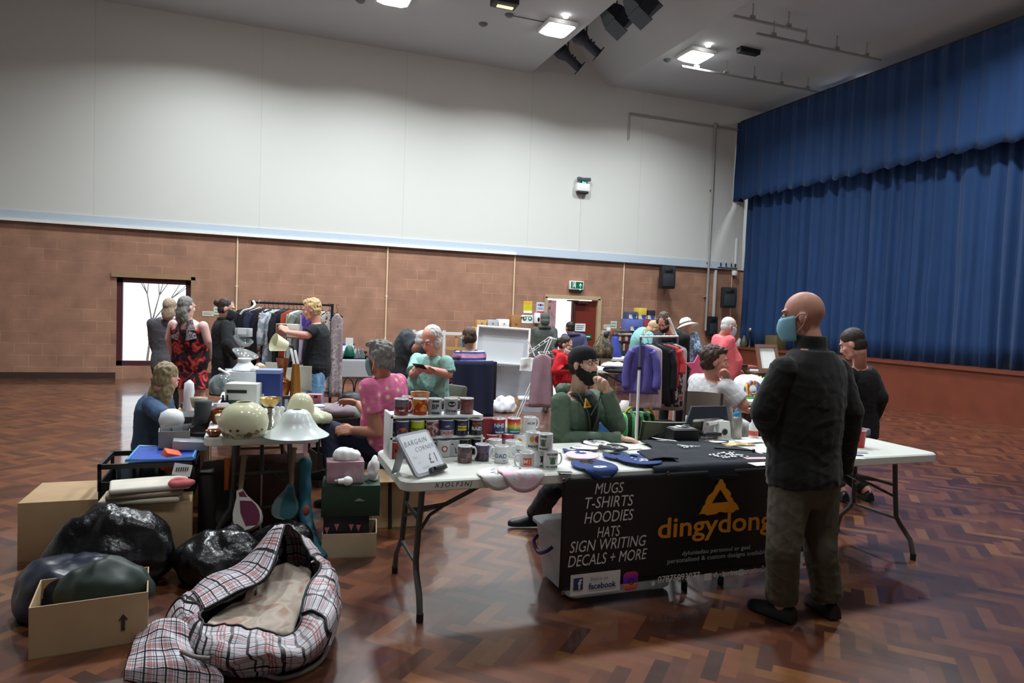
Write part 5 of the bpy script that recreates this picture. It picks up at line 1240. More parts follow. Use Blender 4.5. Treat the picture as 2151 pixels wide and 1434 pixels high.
mug((X(1112, 910, 4.03), 4.03, zz+.0955), 'white mug with pale grey lettering at the back right of the stacks', None, .2, [('MUM', .022, .6, FA, MK[1], 'text')])
mug((X(1112, 935, 4.03), 4.03, zz), 'plain white mug supporting the pale grey lettered one', None, .2)
t_ = thing('carton', 'dark red carton standing between the shelf and the lettered mugs', 'box', (X(1024, 910, 4.03), 4.03, TH))
bm = nb(); box(bm, (X(1024, 910, 4.03), 4.03, TH+.095), (.11, .07, .19), bev=.003); obj('carton_body', bm, mat('carton_red', (132, 36, 44), .55), t_); bm = nb(); box(bm, (X(1024, 910, 4.03), 4.03, TH+.1905), (.10, .06, .002)); obj('flap', bm, mat('carton_dark', (100, 28, 36), .6), t_)
# ---- shelf stand
t_ = thing('mug_shelf', 'white three tier shelf stand holding mugs at the left of the table', 'shelf', (.98, 3.93, TH))
bm = nb(); box(bm, (.722, 3.93, TH+.126), (.016, .20, .252), bev=.002); obj('side_panel', bm, WHT, t_); bm = nb(); box(bm, (1.262, 3.93, TH+.06), (.012, .19, .12)); obj('side_panel', bm, WHT, t_)
for z in (S1, S2): bm = nb(); box(bm, (.99, 3.93, z-.006), (.545, .20, .012)); obj('shelf_board', bm, WHT, t_)
bm = nb(); box(bm, (.99, 4.034, TH+.12), (.545, .008, .24)); obj('back_panel', bm, WHT, t_)
# ---- whiteboard
BLp, BRp = Z(876, 1003, TH+.012), Z(941, 984, TH+.012); e = (BRp-BLp).normalized(); bk = V((-e.y, e.x, 0)); upb = (V((0, 0, 1))*cos(.65)+bk*sin(.65)).normalized(); nrm = e.cross(upb); Wb, Hb = (BRp-BLp).length, .245
t_ = thing('whiteboard', 'small whiteboard sign handwritten BARGAIN CORNER leaning on the mug table', 'whiteboard', (BLp+BRp)/2)
ctr = (BLp+BRp)/2+upb*Hb/2
bm = nb(); prism(bm, rnd_rect(Wb, Hb, .025), ctr-nrm*.014, e, upb, nrm*.014); obj('frame', bm, mat('grey_frame', (158, 162, 168), .4), t_)
bm = nb(); prism(bm, rnd_rect(Wb-.03, Hb-.03, .018), ctr, e, upb, nrm*.0012); wb = obj('writing_surface', bm, mat('dry_wipe', (224, 228, 232), .2, var=.02), t_)
MKR = mat('marker_grey', (92, 96, 108), .6)
def wtxt(s, x, y, size, sh=.25):
    bm = nb(); addtext(bm, s, size, plane_fn(ctr+e*x+upb*y, e+upb*.05, upb, .0022), 'CENTER', sh, -.0006, 1.15); obj('handwriting', bm, MKR, wb, None)
wtxt('BARGAIN', -.015, .062, .040); wtxt('CORNER', .03, .022, .036); wtxt('£1', .055, -.045, .075, .1); wtxt('for', -.075, -.02, .026); wtxt('or', -.06, -.05, .024); wtxt('only', -.03, -.083, .028)
bm = nb(); prism(bm, [(-.065, -.012), (.065, -.012), (.06, .014), (-.06, .014)], ctr+e*.04-upb*(Hb/2-.012), e, upb, nrm*.022); obj('pen_tray', bm, mat('dark_tray', (54, 58, 62), .5), t_); bm = nb(); cyl(bm, ctr+e*.0-upb*(Hb/2-.014)+nrm*.026, ctr+e*.09-upb*(Hb/2-.014)+nrm*.026, .008); obj('marker_pen', bm, BLK, t_)
bm = nb(); q = ctr+upb*(Hb*.28)-nrm*.014-e*Wb*.45; foot_ = V((q.x, q.y, TH+.002))+bk*.05; prism(bm, [(0, 0), (1, 0), (1, 1), (0, 1)], q, e*.06, foot_-q, bk*.004); prism(bm, [(0, 0), (1, 0), (1, 1), (0, 1)], q+e*(Wb*.8), e*.06, foot_-q, bk*.004); obj('stand', bm, mat('grey_frame', (158, 162, 168), .4), t_)
# ---- bibs
TF = 3.305                                       # front edge of the table
def drape(p, lift=.0):
    x, y = p; z = TH+.004+lift
    if y < TF-.004: return V((x, TF-.006-lift-.10*(TF-y)*.3, z-(TF-y)*.95))
    return V((x, y, z))
def bib(c, R, rot, m, label, lift=0, prints=None, sq=1.15, name='bib', bump=.006, trim=None, group='cloth bibs spread on the stall', neck=.36):
    t = thing(name, label, 'bib', drape(c, 0), group)
    cr, sr = cos(rot), sin(rot)
    def place(x, y, l=0): return drape((c[0]+x*cr-y*sr, c[1]+x*sr+y*cr), lift+l+bump*.5*noise.noise(V((x*14, y*14, lift*90)))+bump*.5)
    def fn(s, q):
        a = radians(90+26)+s*radians(360-52); ro = R*(1+.10*sin(a*1)*-1)
        ox, oy = ro*cos(a), ro*sq*sin(a); ix, iy = R*neck*cos(a), R*(.45)+R*neck*sin(a)
        return place(ix+(ox-ix)*q, iy+(oy-iy)*q)
    bm = nb(); sheet(bm, 36, 8, fn, .004); b = obj('cloth', bm, m, t, 180)
    if trim:
        bm = nb(); tube(bm, [fn(i/40, 1) for i in range(41)], .004, 6); obj('edging', bm, trim, t, 180)
    if prints:
        for s, size, x, y, mm_ in prints:
            bm = nb()
            if s == '*': 
                for k in range(14): xx = x+rg.uniform(-1, 1)*size; yy = y+rg.uniform(-.5, .5)*size; pts = [place(xx+a, yy+b2, .005) for a, b2 in ((-.012, 0), (.0, -.006), (.014, .002), (.002, .007))]; poly(bm, pts)
            elif s == 'o':
                for k in range(18):
                    a, b2 = 2*pi*k/18, 2*pi*(k+1)/18; poly(bm, [place(x+r_*cos(w), y+r_*.6*sin(w), .0055) for r_, w in ((size, a), (size, b2), (size*.78, b2), (size*.78, a))])
            else: addtext(bm, s, size, lambda u_, v_: place(x+u_, y+v_, .0055), bold=.0008)
            obj('print', bm, mm_, b, None)
    return t
NAV = mat('navy_jersey', (34, 58, 112), .85); PNK = mat('pink_jersey', (228, 196, 208), .85); PNK2 = mat('pink_edging', (236, 170, 192), .85); WJ = mat('white_jersey', (222, 222, 222), .85); BJ = mat('black_jersey2', (26, 28, 34), .85)
P2 = lambda px_, py_: tuple(Z(px_, py_, TH)[:2])
bib((1.20, 3.36), .105, -.35, WJ, 'white bib with small black print draped over the table edge', .002, [('MY HERO', .020, .005, -.012, INK), ('HE HE', .018, .01, -.038, INK)], trim=mat('cream_edging', (226, 220, 208), .85))
bib((1.315, 3.345), .115, .25, pattern('pink_white_print', 'noise', [(0, (232, 190, 206)), (.42, (232, 196, 210)), (.56, (222, 224, 224)), (.7, (196, 206, 204))], 14, interp='LINEAR'), 'pink and white bib draped over the edge in front of the DAD mug', .012, None, trim=PNK2)
bib(P2(1210, 950), .085, .4, NAV, 'navy bib furthest left, half under the pink bib', .004, [('*', .02, 0, -.05, WH)])
bib(P2(1222, 963), .10, -.3, PNK, 'pale pink bib lying over navy ones beside the coffee mug', .016)
bib(P2(1245, 982), .125, .05, NAV, 'navy bib with an oval white print nearest the banner top', .008, [('o', .04, .01, -.06, WH), ('*', .03, .01, -.06, WH)])
bib(P2(1300, 962), .10, .1, NAV, 'navy bib with white lettering behind the front pair', .006, [('*', .045, .0, -.05, WH)])
bib(P2(1338, 971), .125, .15, NAV, 'navy bib with white script nearest the black shirt', .014, [('*', .05, .01, -.05, WH), ('o', .03, .02, -.05, WH)])
bib(P2(1286, 948), .085, .3, BJ, 'black bib with white lettering in the middle of the bib pile', .022, [('my dad', .028, 0, -.03, WH), ('rocks', .028, 0, -.06, WH)])
bib(P2(1252, 938), .085, .1, WJ, 'white bib with black print at the back of the bib pile', .018, [('*', .04, .0, -.03, INK)])
bib(P2(1225, 945), .075, .9, WJ, 'plain white bib at the back left of the bib pile', .010)
bib(P2(1240, 930), .07, .0, BJ, 'black bib with white lettering at the back edge of the table', .006, [('*', .035, .0, -.03, WH)])
t_ = thing('card_sheet', 'cream card sheet lying at the back of the table beside the bibs', 'card', Z(1300, 938, TH)); q = Z(1300, 938, TH+.004); bm = nb(); box(bm, q, (.22, .20, .003), rz(.1)); obj('sheet', bm, mat('cream_card', (214, 214, 204), .7), t_)
t_ = thing('price_tag', 'small black price tag lying on the table edge beside the banner eyelet', 'tag', Z(1187, 992, TH)); bm = nb(); box(bm, Z(1187, 992, TH+.003), (.075, .05, .003), rz(-.3)); obj('tag', bm, BLK, t_); bm = nb(); box(bm, Z(1187, 992, TH+.0045)+V((.0, -.028, 0)), (.075, .005, .002), rz(-.3)); obj('clip', bm, WHT, t_)
# ---- folded black shirt with prints
t_ = thing('t_shirt', 'black T-shirt with white prints spread over the table and its front edge', 'T-shirt', (2.55, 3.6, TH))
SH = [(2.02, 3.30), (2.20, 3.62), (2.08, 3.72), (2.42, 4.05), (2.62, 4.02), (2.80, 3.96), (2.94, 3.72), (3.06, 3.52), (3.00, 3.22)]
def shp(s, q, l=0):
    x0 = 2.10+.34*q-.05*sin(q*pi*2); x1 = 3.0-.10*q+.08*sin(q*pi); x = x0+(x1-x0)*s; y = 3.205+.80*q-.04*(s-.5)**2
    return drape((x, y), .012+l+.010*noise.noise(V((x*7, y*7, 2)))+.012*max(0, noise.noise(V((x*3-y*4, y*3, 5)))))
bm = nb(); sheet(bm, 40, 40, shp, .006); ts = obj('shirt_body', bm, mat('charcoal_jersey', (28, 33, 42), .9), t_, 180)
def slv(s, q): x = 2.14+.20*s+.06*q; y = 3.40+.24*q; return drape((x, y), .026+.012*sin(s*pi)+.006*noise.noise(V((x*20, y*20, 1))))
bm = nb(); sheet(bm, 12, 12, slv, .006); obj('sleeve', bm, mat('charcoal_jersey', (28, 33, 42), .9), t_, 180)
for cx, cy, n, k in ((.42, .70, 3, 1), (.62, .34, 4, 1.1)):
    bm = nb()
    for line in range(n):
        for j in range(9):
            s0 = cx-.10*k+.022*j*k+line*.018+rg.uniform(-.004, .004); q0 = cy-.036*line*k+rg.uniform(-.004, .004)
            if rg.random() < .16: continue
            hgt = rg.uniform(.012, .024)*k; poly(bm, [shp(s0+a, q0+b2, .012) for a, b2 in ((0, 0), (.02, -.004), (.022, hgt), (.004, hgt*.8))])
    obj('print', bm, WH, ts, None)
t_ = thing('paper_scrap', 'white torn paper strip lying on the black T-shirt', 'paper', shp(.30, .88)); bm = nb(); sheet(bm, 8, 2, lambda s, q: shp(.2+.22*s, .93-.10*s+.07*q*(1-.5*s), .018), .002); obj('strip', bm, PAP, t_, 180)
# ---- cash tin, router, bottle and so on, at the back of the right part
def at_top(px_, py_, dz=0): return Z(px_, py_, TH+dz)
p = at_top(1437, 928); t_ = thing('cash_tin', 'open black cash tin with cards on top at the back of the table', 'cash box', p)
bm = nb(); box(bm, p+V((0, .03, .045)), (.19, .14, .09), rz(-.12), bev=.006); obj('tin', bm, BLK, t_)
bm = nb(); box(bm, p+V((0, .03, .093)), (.16, .11, .006), rz(-.12)); obj('tray', bm, mat('tray_grey', (120, 124, 126), .4), t_)
for i in range(4):
    q = p+V((-.045+.03*i, .03+.015*(i % 2), .10+.004*i)); bm = nb(); box(bm, q, (.055, .035, .002), euler(.1, .05*i, .4*i)); one('card', bm, PAP if i % 2 else mat('steel_card', (176, 180, 182), .3), ['white', 'steel grey', 'white', 'steel grey'][i]+' card lying in the cash tin, '+['leftmost', 'second', 'third', 'rightmost'][i]+' of four', 'card', 'cards in the cash tin')
p = at_top(1520, 921); t_ = thing('card_reader_box', 'white upright box with a black disc on the front near the bottle', 'box', p)
bm = nb(); loft(bm, [[p+V((x*.115, .02+y*.06, 0)) for x, y in ((-.5, -.5), (.5, -.5), (.5, .5), (-.5, .5))], [p+V((x*.085, .02+y*.05, .125)) for x, y in ((-.5, -.5), (.5, -.5), (.5, .5), (-.5, .5))]]); obj('case', bm, WHT, t_)
bm = nb(); cyl(bm, p+V((.0, -.014, .05)), p+V((.0, -.006, .05)), .022, n=20); obj('disc', bm, BLK, t_)
bm = nb(); box(bm, p+V((-.06, .03, .115)), (.13, .04, .02), euler(0, -.15, 0)); obj('arm', bm, WHT, t_)
p = at_top(1497, 922); bm = nb(); box(bm, p+V((-.02, .03, .035)), (.17, .10, .025), euler(0, .03, .1), bev=.004); one('card_terminal', bm, BLK, 'flat black terminal lying beside the white box', 'terminal')
p = at_top(1552, 922); t_ = thing('water_bottle', 'brushed steel water bottle with a blue lid', 'bottle', p)
bm = nb(); lathe(bm, [(0, 0), (.036, 0), (.038, .006), (.038, .135), (.030, .155), (.026, .16), (0, .16)], p+V((0, .03, 0)), 24); obj('flask', bm, mat('brushed_steel', (176, 172, 164), .35, metal=.6), t_)
bm = nb(); lathe(bm, [(.027, .158), (.029, .165), (.027, .185), (.015, .198), (0, .2)], p+V((0, .03, 0)), 20); tube(bm, spline([p+V((-.02, .03, .19)), p+V((0, .03, .215)), p+V((.025, .03, .19))], 4), .005, 6); obj('lid', bm, mat('blue_lid', (62, 136, 176), .35), t_)
p = at_top(1590, 920); t_ = thing('sanitiser_bottle', 'white plastic bottle with a red label next to the bald customer', 'bottle', p)
bm = nb(); lathe(bm, [(0, 0), (.032, 0), (.034, .01), (.034, .09), (.018, .115), (.018, .13), (0, .132)], p+V((0, .04, 0)), 20); obj('bottle_body', bm, WHT, t_); bm = nb(); lathe(bm, [(.0346, .015), (.0346, .05)], p+V((0, .04, 0)), 20); obj('label_band', bm, mat('label_coral', (216, 90, 76), .5), t_)
# tablet stand: dark arch leaning
p = at_top(1505, 928); t_ = thing('tablet_stand', 'dark tablet on an angled stand behind the white box', 'tablet', p+V((0, .12, 0)))
bm = nb(); o = p+V((-.02, .12, 0)); prism(bm, [(-.19, 0), (-.13, .0), (-.07, .135), (.19, .145), (.20, .07), (.235, .07), (.225, .225), (-.07, .225)], o, (1, 0, 0), (0, .25, 1), (0, .02, .0)); obj('case', bm, mat('slate_case', (40, 46, 54), .5), t_)
bm = nb(); box(bm, o+V((-.135, .05, .012)), (.05, .14, .02)); obj('foot', bm, BLK, t_)
# papers and stickers
for i, (px_, py_, w, d, a, m, lab) in enumerate(((1500, 930, .30, .12, -.2, PAP, 'white printed sheet under the cables'), (1545, 932, .26, .10, -.12, mat('gold_sheet', (206, 188, 140), .6), 'gold patterned sticker sheet'), (1575, 926, .2, .1, .1, PAP, 'white sheet nearest the red label bottle'), (1585, 946, .16, .12, -.1, PAP, 'white card near the bald customer'), (1578, 951, .15, .05, -.12, mat('pale_pink_card', (214, 182, 184), .6), 'upper pale pink card strip by the T-shirt shoulder'), (1588, 962, .15, .05, -.12, mat('pale_pink_card', (214, 182, 184), .6), 'lower pale pink card strip by the T-shirt shoulder'), (1600, 974, .14, .08, 0, PAP, 'white card by the hip of the bald customer'))):
    bm = nb(); box(bm, at_top(px_, py_, .004+.003*i), (w, d, .002), rz(a)); one('paper_sheet', bm, m, lab, 'paper', 'papers on the right of the stall')
for i, (px_, py_, lab) in enumerate(((1530, 936, 'brown patterned sticker at the left of the gold sheet'), (1556, 933, 'brown patterned sticker in the middle of the gold sheet'), (1578, 932, 'brown patterned sticker at the right of the gold sheet'))):
    bm = nb(); box(bm, at_top(px_, py_, .030), (.05, .045, .002), rz(.4*i)); one('sticker', bm, mat('brown_pattern', (150, 112, 84), .6), lab, 'sticker', 'stickers on the gold sheet')
bm = nb(); a_, b_ = at_top(1500, 940, .032), at_top(1583, 946, .032); cyl(bm, a_, b_, .006, n=8); ell(bm, b_, .011); one('marker', bm, BLK, 'long black marker lying in front of the patterned stickers', 'pen')
bm = nb(); tube(bm, spline([at_top(1483, 915, .03), at_top(1490, 928, .01), at_top(1515, 930, .02), at_top(1530, 926, .01), at_top(1500, 924, .02)], 6), .0035, 6); one('cable', bm, BLK, 'thin black cable curling in front of the card terminal', 'cable')
# right of the bald customer
p = at_top(1799, 938); t_ = thing('bucket', 'small red tub on the table right of the bald customer', 'tub', p); bm = nb(); lathe(bm, [(0, 0), (.05, 0), (.058, .12), (.06, .125), (.054, .12), (.047, .01), (0, .008)], p, 24); obj('tub_body', bm, mat('red_plastic', (176, 34, 34), .35), t_); bm = nb(); lathe(bm, [(.06, .118), (.062, .124), (.06, .128)], p, 24); obj('rim', bm, WHT, t_)
p = V((4.30, 3.98, TH)); bm = nb(); box(bm, p+V((.05, 0, .03)), (.16, .12, .06), rz(.2), bev=.01); one('plastic_tub', bm, mat('bluegrey_plastic', (120, 136, 156), .4), 'blue grey plastic tub behind the small red tub', 'tub')
for i, (px_, py_, m, lab) in enumerate(((1790, 955, NAV, 'navy card strip beside the red tub'), (1792, 962, PAP, 'white strip nearest the right table edge'), (1800, 948, mat('aqua_card', (130, 170, 186), .6), 'aqua card behind the navy strip'))):
    bm = nb(); box(bm, at_top(px_, py_, .003+i*.003), (.14, .03, .002), rz(-.35)); one('card_strip', bm, m, lab, 'card', 'card strips at the right edge')
# ---- olive chair back behind the table
def chairback(px_, py_, dep, w, h, m, label, legs=True, rot=0, arch=False, hz=.46):
    c = A(px_, py_, dep); t = thing('folding_chair', label, 'chair', (c.x, c.y, 0), 'folding chairs in the hall'); Mx = rz(rot); g = V((c.x, c.y, 0)); W = lambda x, y, z: g+Mx @ V((x, y, z))
    zc = c.z
    bm = nb(); sheet(bm, 14, 5, lambda s, q: W((s-.5)*w, .05*(1-(2*s-1)**2)+.03*q, zc+(q-.5)*h-(.10*(1-(2*s-1)**2)*(1-q) if arch else 0)*-1), .014); obj('backrest', bm, m, t, 60)
    bm = nb(); box(bm, W(0, -.22, hz), (w*.92, .40, .03), Mx, bev=.01); obj('seat', bm, m, t)
    FRM = mat('brown_chair_frame', (58, 46, 40), .45)
    for s in (-1, 1):
        bm = nb(); tube(bm, [W(s*w*.5, .04, zc+h*.5), W(s*w*.5, .0, zc-h*.5), W(s*w*.48, -.12, hz), W(s*w*.47, -.42, .0)], .012, 8); obj('leg', bm, FRM, t)
        bm = nb(); tube(bm, [W(s*w*.46, -.30, hz-.02), W(s*w*.46, .05, .0)], .012, 8); obj('leg', bm, FRM, t)
    return t
chairback(1408, 905, 4.95, .46, .16, mat('olive_vinyl', (92, 96, 80), .6), 'olive folding chair tucked behind the cash tin', arch=True, rot=pi-.1, hz=.45)
chairback(1476, 850, 5.66, .29, .20, mat('taupe_plastic', (112, 98, 90), .5), 'taupe folding chair under the person in the white T-shirt', rot=-.75)
def stool(c, w, h, m, label, back=None, f=None):
    t = thing('chair', label, 'chair', (c.x, c.y, 0), 'seats of the stallholders'); f = f or FH; s_ = f.cross(UPV)
    Mx = Matrix((s_, f, UPV)).transposed(); g = V((c.x, c.y, 0))
    bm = nb(); box(bm, g+V((0, 0, h-.03)), (w, .42, .06), Mx, bev=.02); obj('seat', bm, m, t)
    for a in (-1, 1):
        for b in (-1, 1): bm = nb(); cyl(bm, g+Mx @ V((a*w*.44, b*.18, 0)), g+Mx @ V((a*w*.42, b*.16, h-.05)), .013, n=8); obj('leg', bm, BMET, t)
    if back:
        bm = nb(); box(bm, g-f*.23+V((0, 0, h+back/2)), (w, .04, back), Mx, bev=.015); obj('backrest', bm, m, t)
        for a in (-1, 1): bm = nb(); cyl(bm, g+Mx @ V((a*w*.42, -.2, h-.05)), g+Mx @ V((a*w*.42, -.23, h+.1)), .012, n=8); obj('back_support', bm, BMET, t)
    return t
stool(A(1208, 985, 5.0), .42, .42, BLK, 'black stool under the bearded person in the green hoodie')
stool(A(812, 930, 5.2), .46, .46, mat('black_seat', (24, 25, 28), .8), 'black chair under the grey haired person in pink', None, R0*-.92+FH*.38)
# clear storage box under the banner
p = V((1.98, 3.62, 0)); CLR = mat('frosted_tub', (214, 218, 224), .35, trans=.35, ior=1.2)
t_ = thing('storage_box', 'frosted plastic storage box with blue handles on the floor behind the banner', 'storage box', (1.98, 3.575, 0))
bm = nb(); rr = lambda w, d, z: [V((1.98+x, 3.575+y, z)) for x, y in rnd_rect(w, d, .05)]
loft(bm, [rr(.64, .40, .02), rr(.60, .36, .012), rr(.66, .42, .03), rr(.74, .48, .33), rr(.76, .50, .34)]); obj('tub', bm, CLR, t_)
bm = nb(); loft(bm, [rr(.78, .52, .342), rr(.78, .52, .36), rr(.70, .44, .375)]); obj('lid', bm, CLR, t_)
for x in (1.585, 2.375):
    bm = nb(); tube(bm, spline([V((x+.02, 3.52, .27)), V((x-.012, 3.54, .24)), V((x-.02, 3.63, .205)), V((x-.012, 3.72, .24)), V((x+.02, 3.74, .27))], 5), .011, 8); obj('handle', bm, mat('handle_blue', (38, 46, 110), .4), t_)
# ================================================================ LEFT STALL: helpers
def prism_tri(t, W, M, x, z):
    bm = nb(); prism(bm, [(-.016, 0), (.016, 0), (0, -.045)], W(x, -.1215, z), M @ V((1, 0, 0)), V((0, 0, 1)), M @ V((0, -.0015, 0))); return obj('bunting_flag', bm, mat('bunting_pink', (176, 104, 112), .6), t)
KRAFT = mat('kraft_card', (170, 142, 108), .8, var=.1); KRAFTD = mat('kraft_inside', (140, 114, 84), .85)
def carton(c, s, rot, m, label, open_=False, cat='box', name='cardboard_box', lid=None, flaps=True, extra=None, group=None):
    """c = centre of the base"""
    c = V(c); t = thing(name, label, cat, c, group); M = rz(rot); w, d, h = s; th = .006
    W = lambda x, y, z: c+M @ V((x, y, z))
    bm = nb()
    if open_:
        box(bm, W(0, 0, th/2), (w, d, th), M)
        for y in (-d/2+th/2, d/2-th/2): box(bm, W(0, y, h/2), (w, th, h), M)
        for x in (-w/2+th/2, w/2-th/2): box(bm, W(x, 0, h/2), (th, d-2*th, h), M)
    else: box(bm, W(0, 0, h/2), (w, d, h), M, bev=min(.004, h*.1))
    obj('carton_body', bm, m, t)
    if open_ and flaps:
        for sx, sy, L in ((0, -1, w), (0, 1, w), (1, 0, d), (-1, 0, d)):
            bm = nb(); f = min(w, d)*.42; a = .55
            if sy: pts = [W(-w/2, sy*d/2, h), W(w/2, sy*d/2, h), W(w/2, sy*(d/2+f*cos(a)), h-f*sin(a)*.8), W(-w/2, sy*(d/2+f*cos(a)), h-f*sin(a)*.8)]
            else: pts = [W(sx*w/2, -d/2, h), W(sx*w/2, d/2, h), W(sx*(w/2+f*cos(a)), d/2, h-f*sin(a)*.8), W(sx*(w/2+f*cos(a)), -d/2, h-f*sin(a)*.8)]
            loft(bm, [pts, [p+V((0, 0, .004)) for p in pts]]); obj('flap', bm, m, t)
    if lid:
        bm = nb(); box(bm, W(0, 0, h-.012), (w+.008, d+.008, .03), M, bev=.003); obj('lid', bm, lid, t)
    if extra: extra(t, W, M)
    return t
def panel(t, W, M, x, z, w, h, d, m, name='panel'):
    bm = nb(); box(bm, W(x, -d/2-.0015, z), (w, .003, h), M); return obj(name, bm, m, t)
def lump(c, r, m, label, cat, name, amp=.02, sc=6, rot=0, group=None, seed=0, flat=True, nu=40, nv=26):
    bm = nb(); ell(bm, (0, 0, 0), r, None, nu, nv)
    wobble(bm, amp, sc, seed); wobble(bm, amp*.45, sc*2.6, seed+3, (1, 1, .5))
    M = rz(rot)
    for v in bm.verts:
        if flat and v.co.z < -r[2]*.62: v.co.z = -r[2]*.62+(v.co.z+r[2]*.62)*.05
        v.co = M @ v.co+V(c)+(V((0, 0, r[2]*.66)) if flat else V())
    return one(name, bm, m, label, cat, group, 180)
def turned(c, prof, m, label, cat, name, n=30, parts=(), group=None, M=None):
    t = thing(name, label, cat, c, group); bm = nb(); lathe(bm, prof, c, n, M); obj(parts[0][0] if parts else 'body', bm, m, t, 50)
    for nm, pr, m2 in parts[1:]: bm = nb(); lathe(bm, pr, c, n, M); obj(nm, bm, m2, t, 50)
    return t
LT = folding_table('white folding table at the left carrying glass lampshades and vases', .05, 5.555, 1.86, .70, pi/2)
LT2 = folding_table('white folding table further back holding glass dishes and a white display box', .05, 7.52, 1.84, .70, pi/2)
zt = lambda px_, py_, dz=0: Z(px_, py_, TH+dz)
CREAMG = mat('cream_glass', (206, 206, 172), .12, var=.03, coat=.4); MILK = mat('milk_glass', (206, 214, 212), .25, var=.02)
AMBER = mat('amber_glass', (120, 62, 26), .1, var=.15, coat=.5); CLEAR = mat('clear_glass', (225, 232, 234), .05, trans=.85, ior=1.3, var=0); BRASS = mat('antique_brass', (176, 144, 84), .3, metal=.7); STEEL = mat('polished_steel', (186, 190, 192), .2, metal=.9); COPPER = mat('copper_lustre', (150, 88, 46), .22, metal=.5, var=.15); GOLD = mat('gold_lustre', (170, 118, 50), .35, metal=.4)
# big globe shade
p = zt(504, 921)+FH*.06
t = turned(p, [(.098, 0), (.118, .006), (.142, .05), (.150, .095), (.144, .135), (.122, .178), (.088, .207), (.050, .222), (.048, .226), (.044, .222), (.085, .202), (.118, .172), (.139, .132), (.145, .095), (.137, .05), (.112, .008), (.098, 0)], CREAMG, 'large cream glass globe shade painted with small flowers at the front of the left table', 'lampshade', 'lamp_shade', 44, [('glass_globe',)])
FL = [mat('painted_green', (110, 116, 84), .4), mat('painted_brown', (138, 104, 62), .4), mat('painted_dark', (58, 52, 44), .4)]
def onglobe(a, z, k=.0015):
    prof = [(.118, .006), (.142, .05), (.150, .095), (.144, .135)]
    for (r0, z0), (r1, z1) in zip(prof, prof[1:]):
        if z <= z1: r = r0+(r1-r0)*(z-z0)/(z1-z0); break
    return p+V(((r+k)*cos(a), (r+k)*sin(a), z))
fa = math.atan2(-FH.y, -FH.x)
bm = nb(); rq = random.Random(2)
for da, z, r, mi in ((-.18, .062, .010, 2), (.13, .064, .010, 2), (-.62, .034, .016, 1), (.62, .036, .020, 1), (.95, .05, .016, 1), (-.95, .045, .014, 1), (.45, .030, .012, 0), (-.40, .028, .012, 0), (1.2, .06, .012, 1), (-.2, .055, .004, 0)):
    pts = [onglobe(fa+da+(r*(1+.35*sin(5*w+da*9))*cos(w))/.145, max(.008, z+r*.8*(1+.3*cos(3*w))*sin(w))) for w in [2*pi*k/14 for k in range(14)]]; poly(bm, pts, mi)
for a0, a1 in ((-.6, -.1), (.05, .6), (.3, .9), (-.9, -.5)):
    q = [onglobe(fa+a0+(a1-a0)*k/8, .026+.014*sin(k*.9+a0*4), .0015) for k in range(9)]; tube(bm, q, .0022, 5, 0)
obj('painted_flowers', bm, FL, t, 60)
p = zt(612, 920)+FH*.10
turned(p, [(.205, 0), (.208, .004), (.19, .016), (.14, .05), (.105, .10), (.085, .145), (.06, .165), (.03, .17), (.03, .166), (.056, .160), (.08, .14), (.10, .095), (.135, .046), (.185, .012), (.205, 0)], MILK, 'wide white bell shaped glass shade at the right front of the left table', 'lampshade', 'lamp_shade', 44, [('glass_bell',)])
p = zt(622, 893)+FH*.1
turned(p, [(.092, 0), (.095, .005), (.098, .06), (.094, .12), (.080, .17), (.055, .205), (.03, .216), (.0, .217)], CREAMG, 'tall cream glass dome shade behind the white bell shade', 'lampshade', 'lamp_shade', 40, [('glass_dome',)])
p = zt(563, 903)+FH*.03
turned(p, [(0, 0), (.036, 0), (.034, .012), (.016, .022), (.014, .05), (.022, .055), (.014, .062), (.013, .10), (.024, .106), (.014, .113), (.014, .14), (.034, .148), (0, .15)], mat('onyx_stem', (104, 102, 88), .3), 'gilt bowled goblet on a grey stem between the globe and the dome', 'goblet', 'goblet', 26, [('stem',), ('bowl', [(.01, .15), (.040, .16), (.062, .19), (.070, .212), (.072, .215), (.066, .212), (.058, .193), (.036, .166), (0, .16)], BRASS)])
for px_, py_, h, lab in ((582, 895, .14, 'white china figurine behind the goblet'), (592, 888, .12, 'white china swan beside the tall dome'), (574, 872, .10, 'white china bird by the goblet bowl'), (556, 880, .08, 'white china ornament right of the globe')):
    p = zt(px_, py_); turned(p, [(0, 0), (.026, 0), (.028, .01), (.02, .03), (.03, h*.45), (.018, h*.62), (.012, h*.72), (.02, h*.84), (.012, h*.98), (0, h)], WC, lab, 'ornament', 'china_ornament', 16, [('figure',)], group='white china ornaments')
p = zt(450, 916); t = turned(p, [(0, 0), (.03, .0), (.05, .03), (.055, .04), (.045, .03), (0, .012)], AMBER, 'small brown glass dish at the left corner of the table', 'dish', 'glass_dish', 14, [('dish',)])
p = zt(462, 903); turned(p, [(0, 0), (.022, 0), (.012, .03), (.03, .07), (.034, .10), (.02, .11), (0, .11)], mat('smoky_crystal', (206, 190, 150), .1, coat=.4), 'pale crystal glass beside the globe shade', 'glass', 'crystal_glass', 16, [('glass',)])
p = zt(463, 888); turned(p, [(0, 0), (.05, 0), (.07, .04), (.068, .085), (.055, .1), (.05, .095), (.06, .04), (0, .01)], AMBER, 'brown glass bowl behind the crystal glass', 'bowl', 'glass_bowl', 24, [('bowl',)])
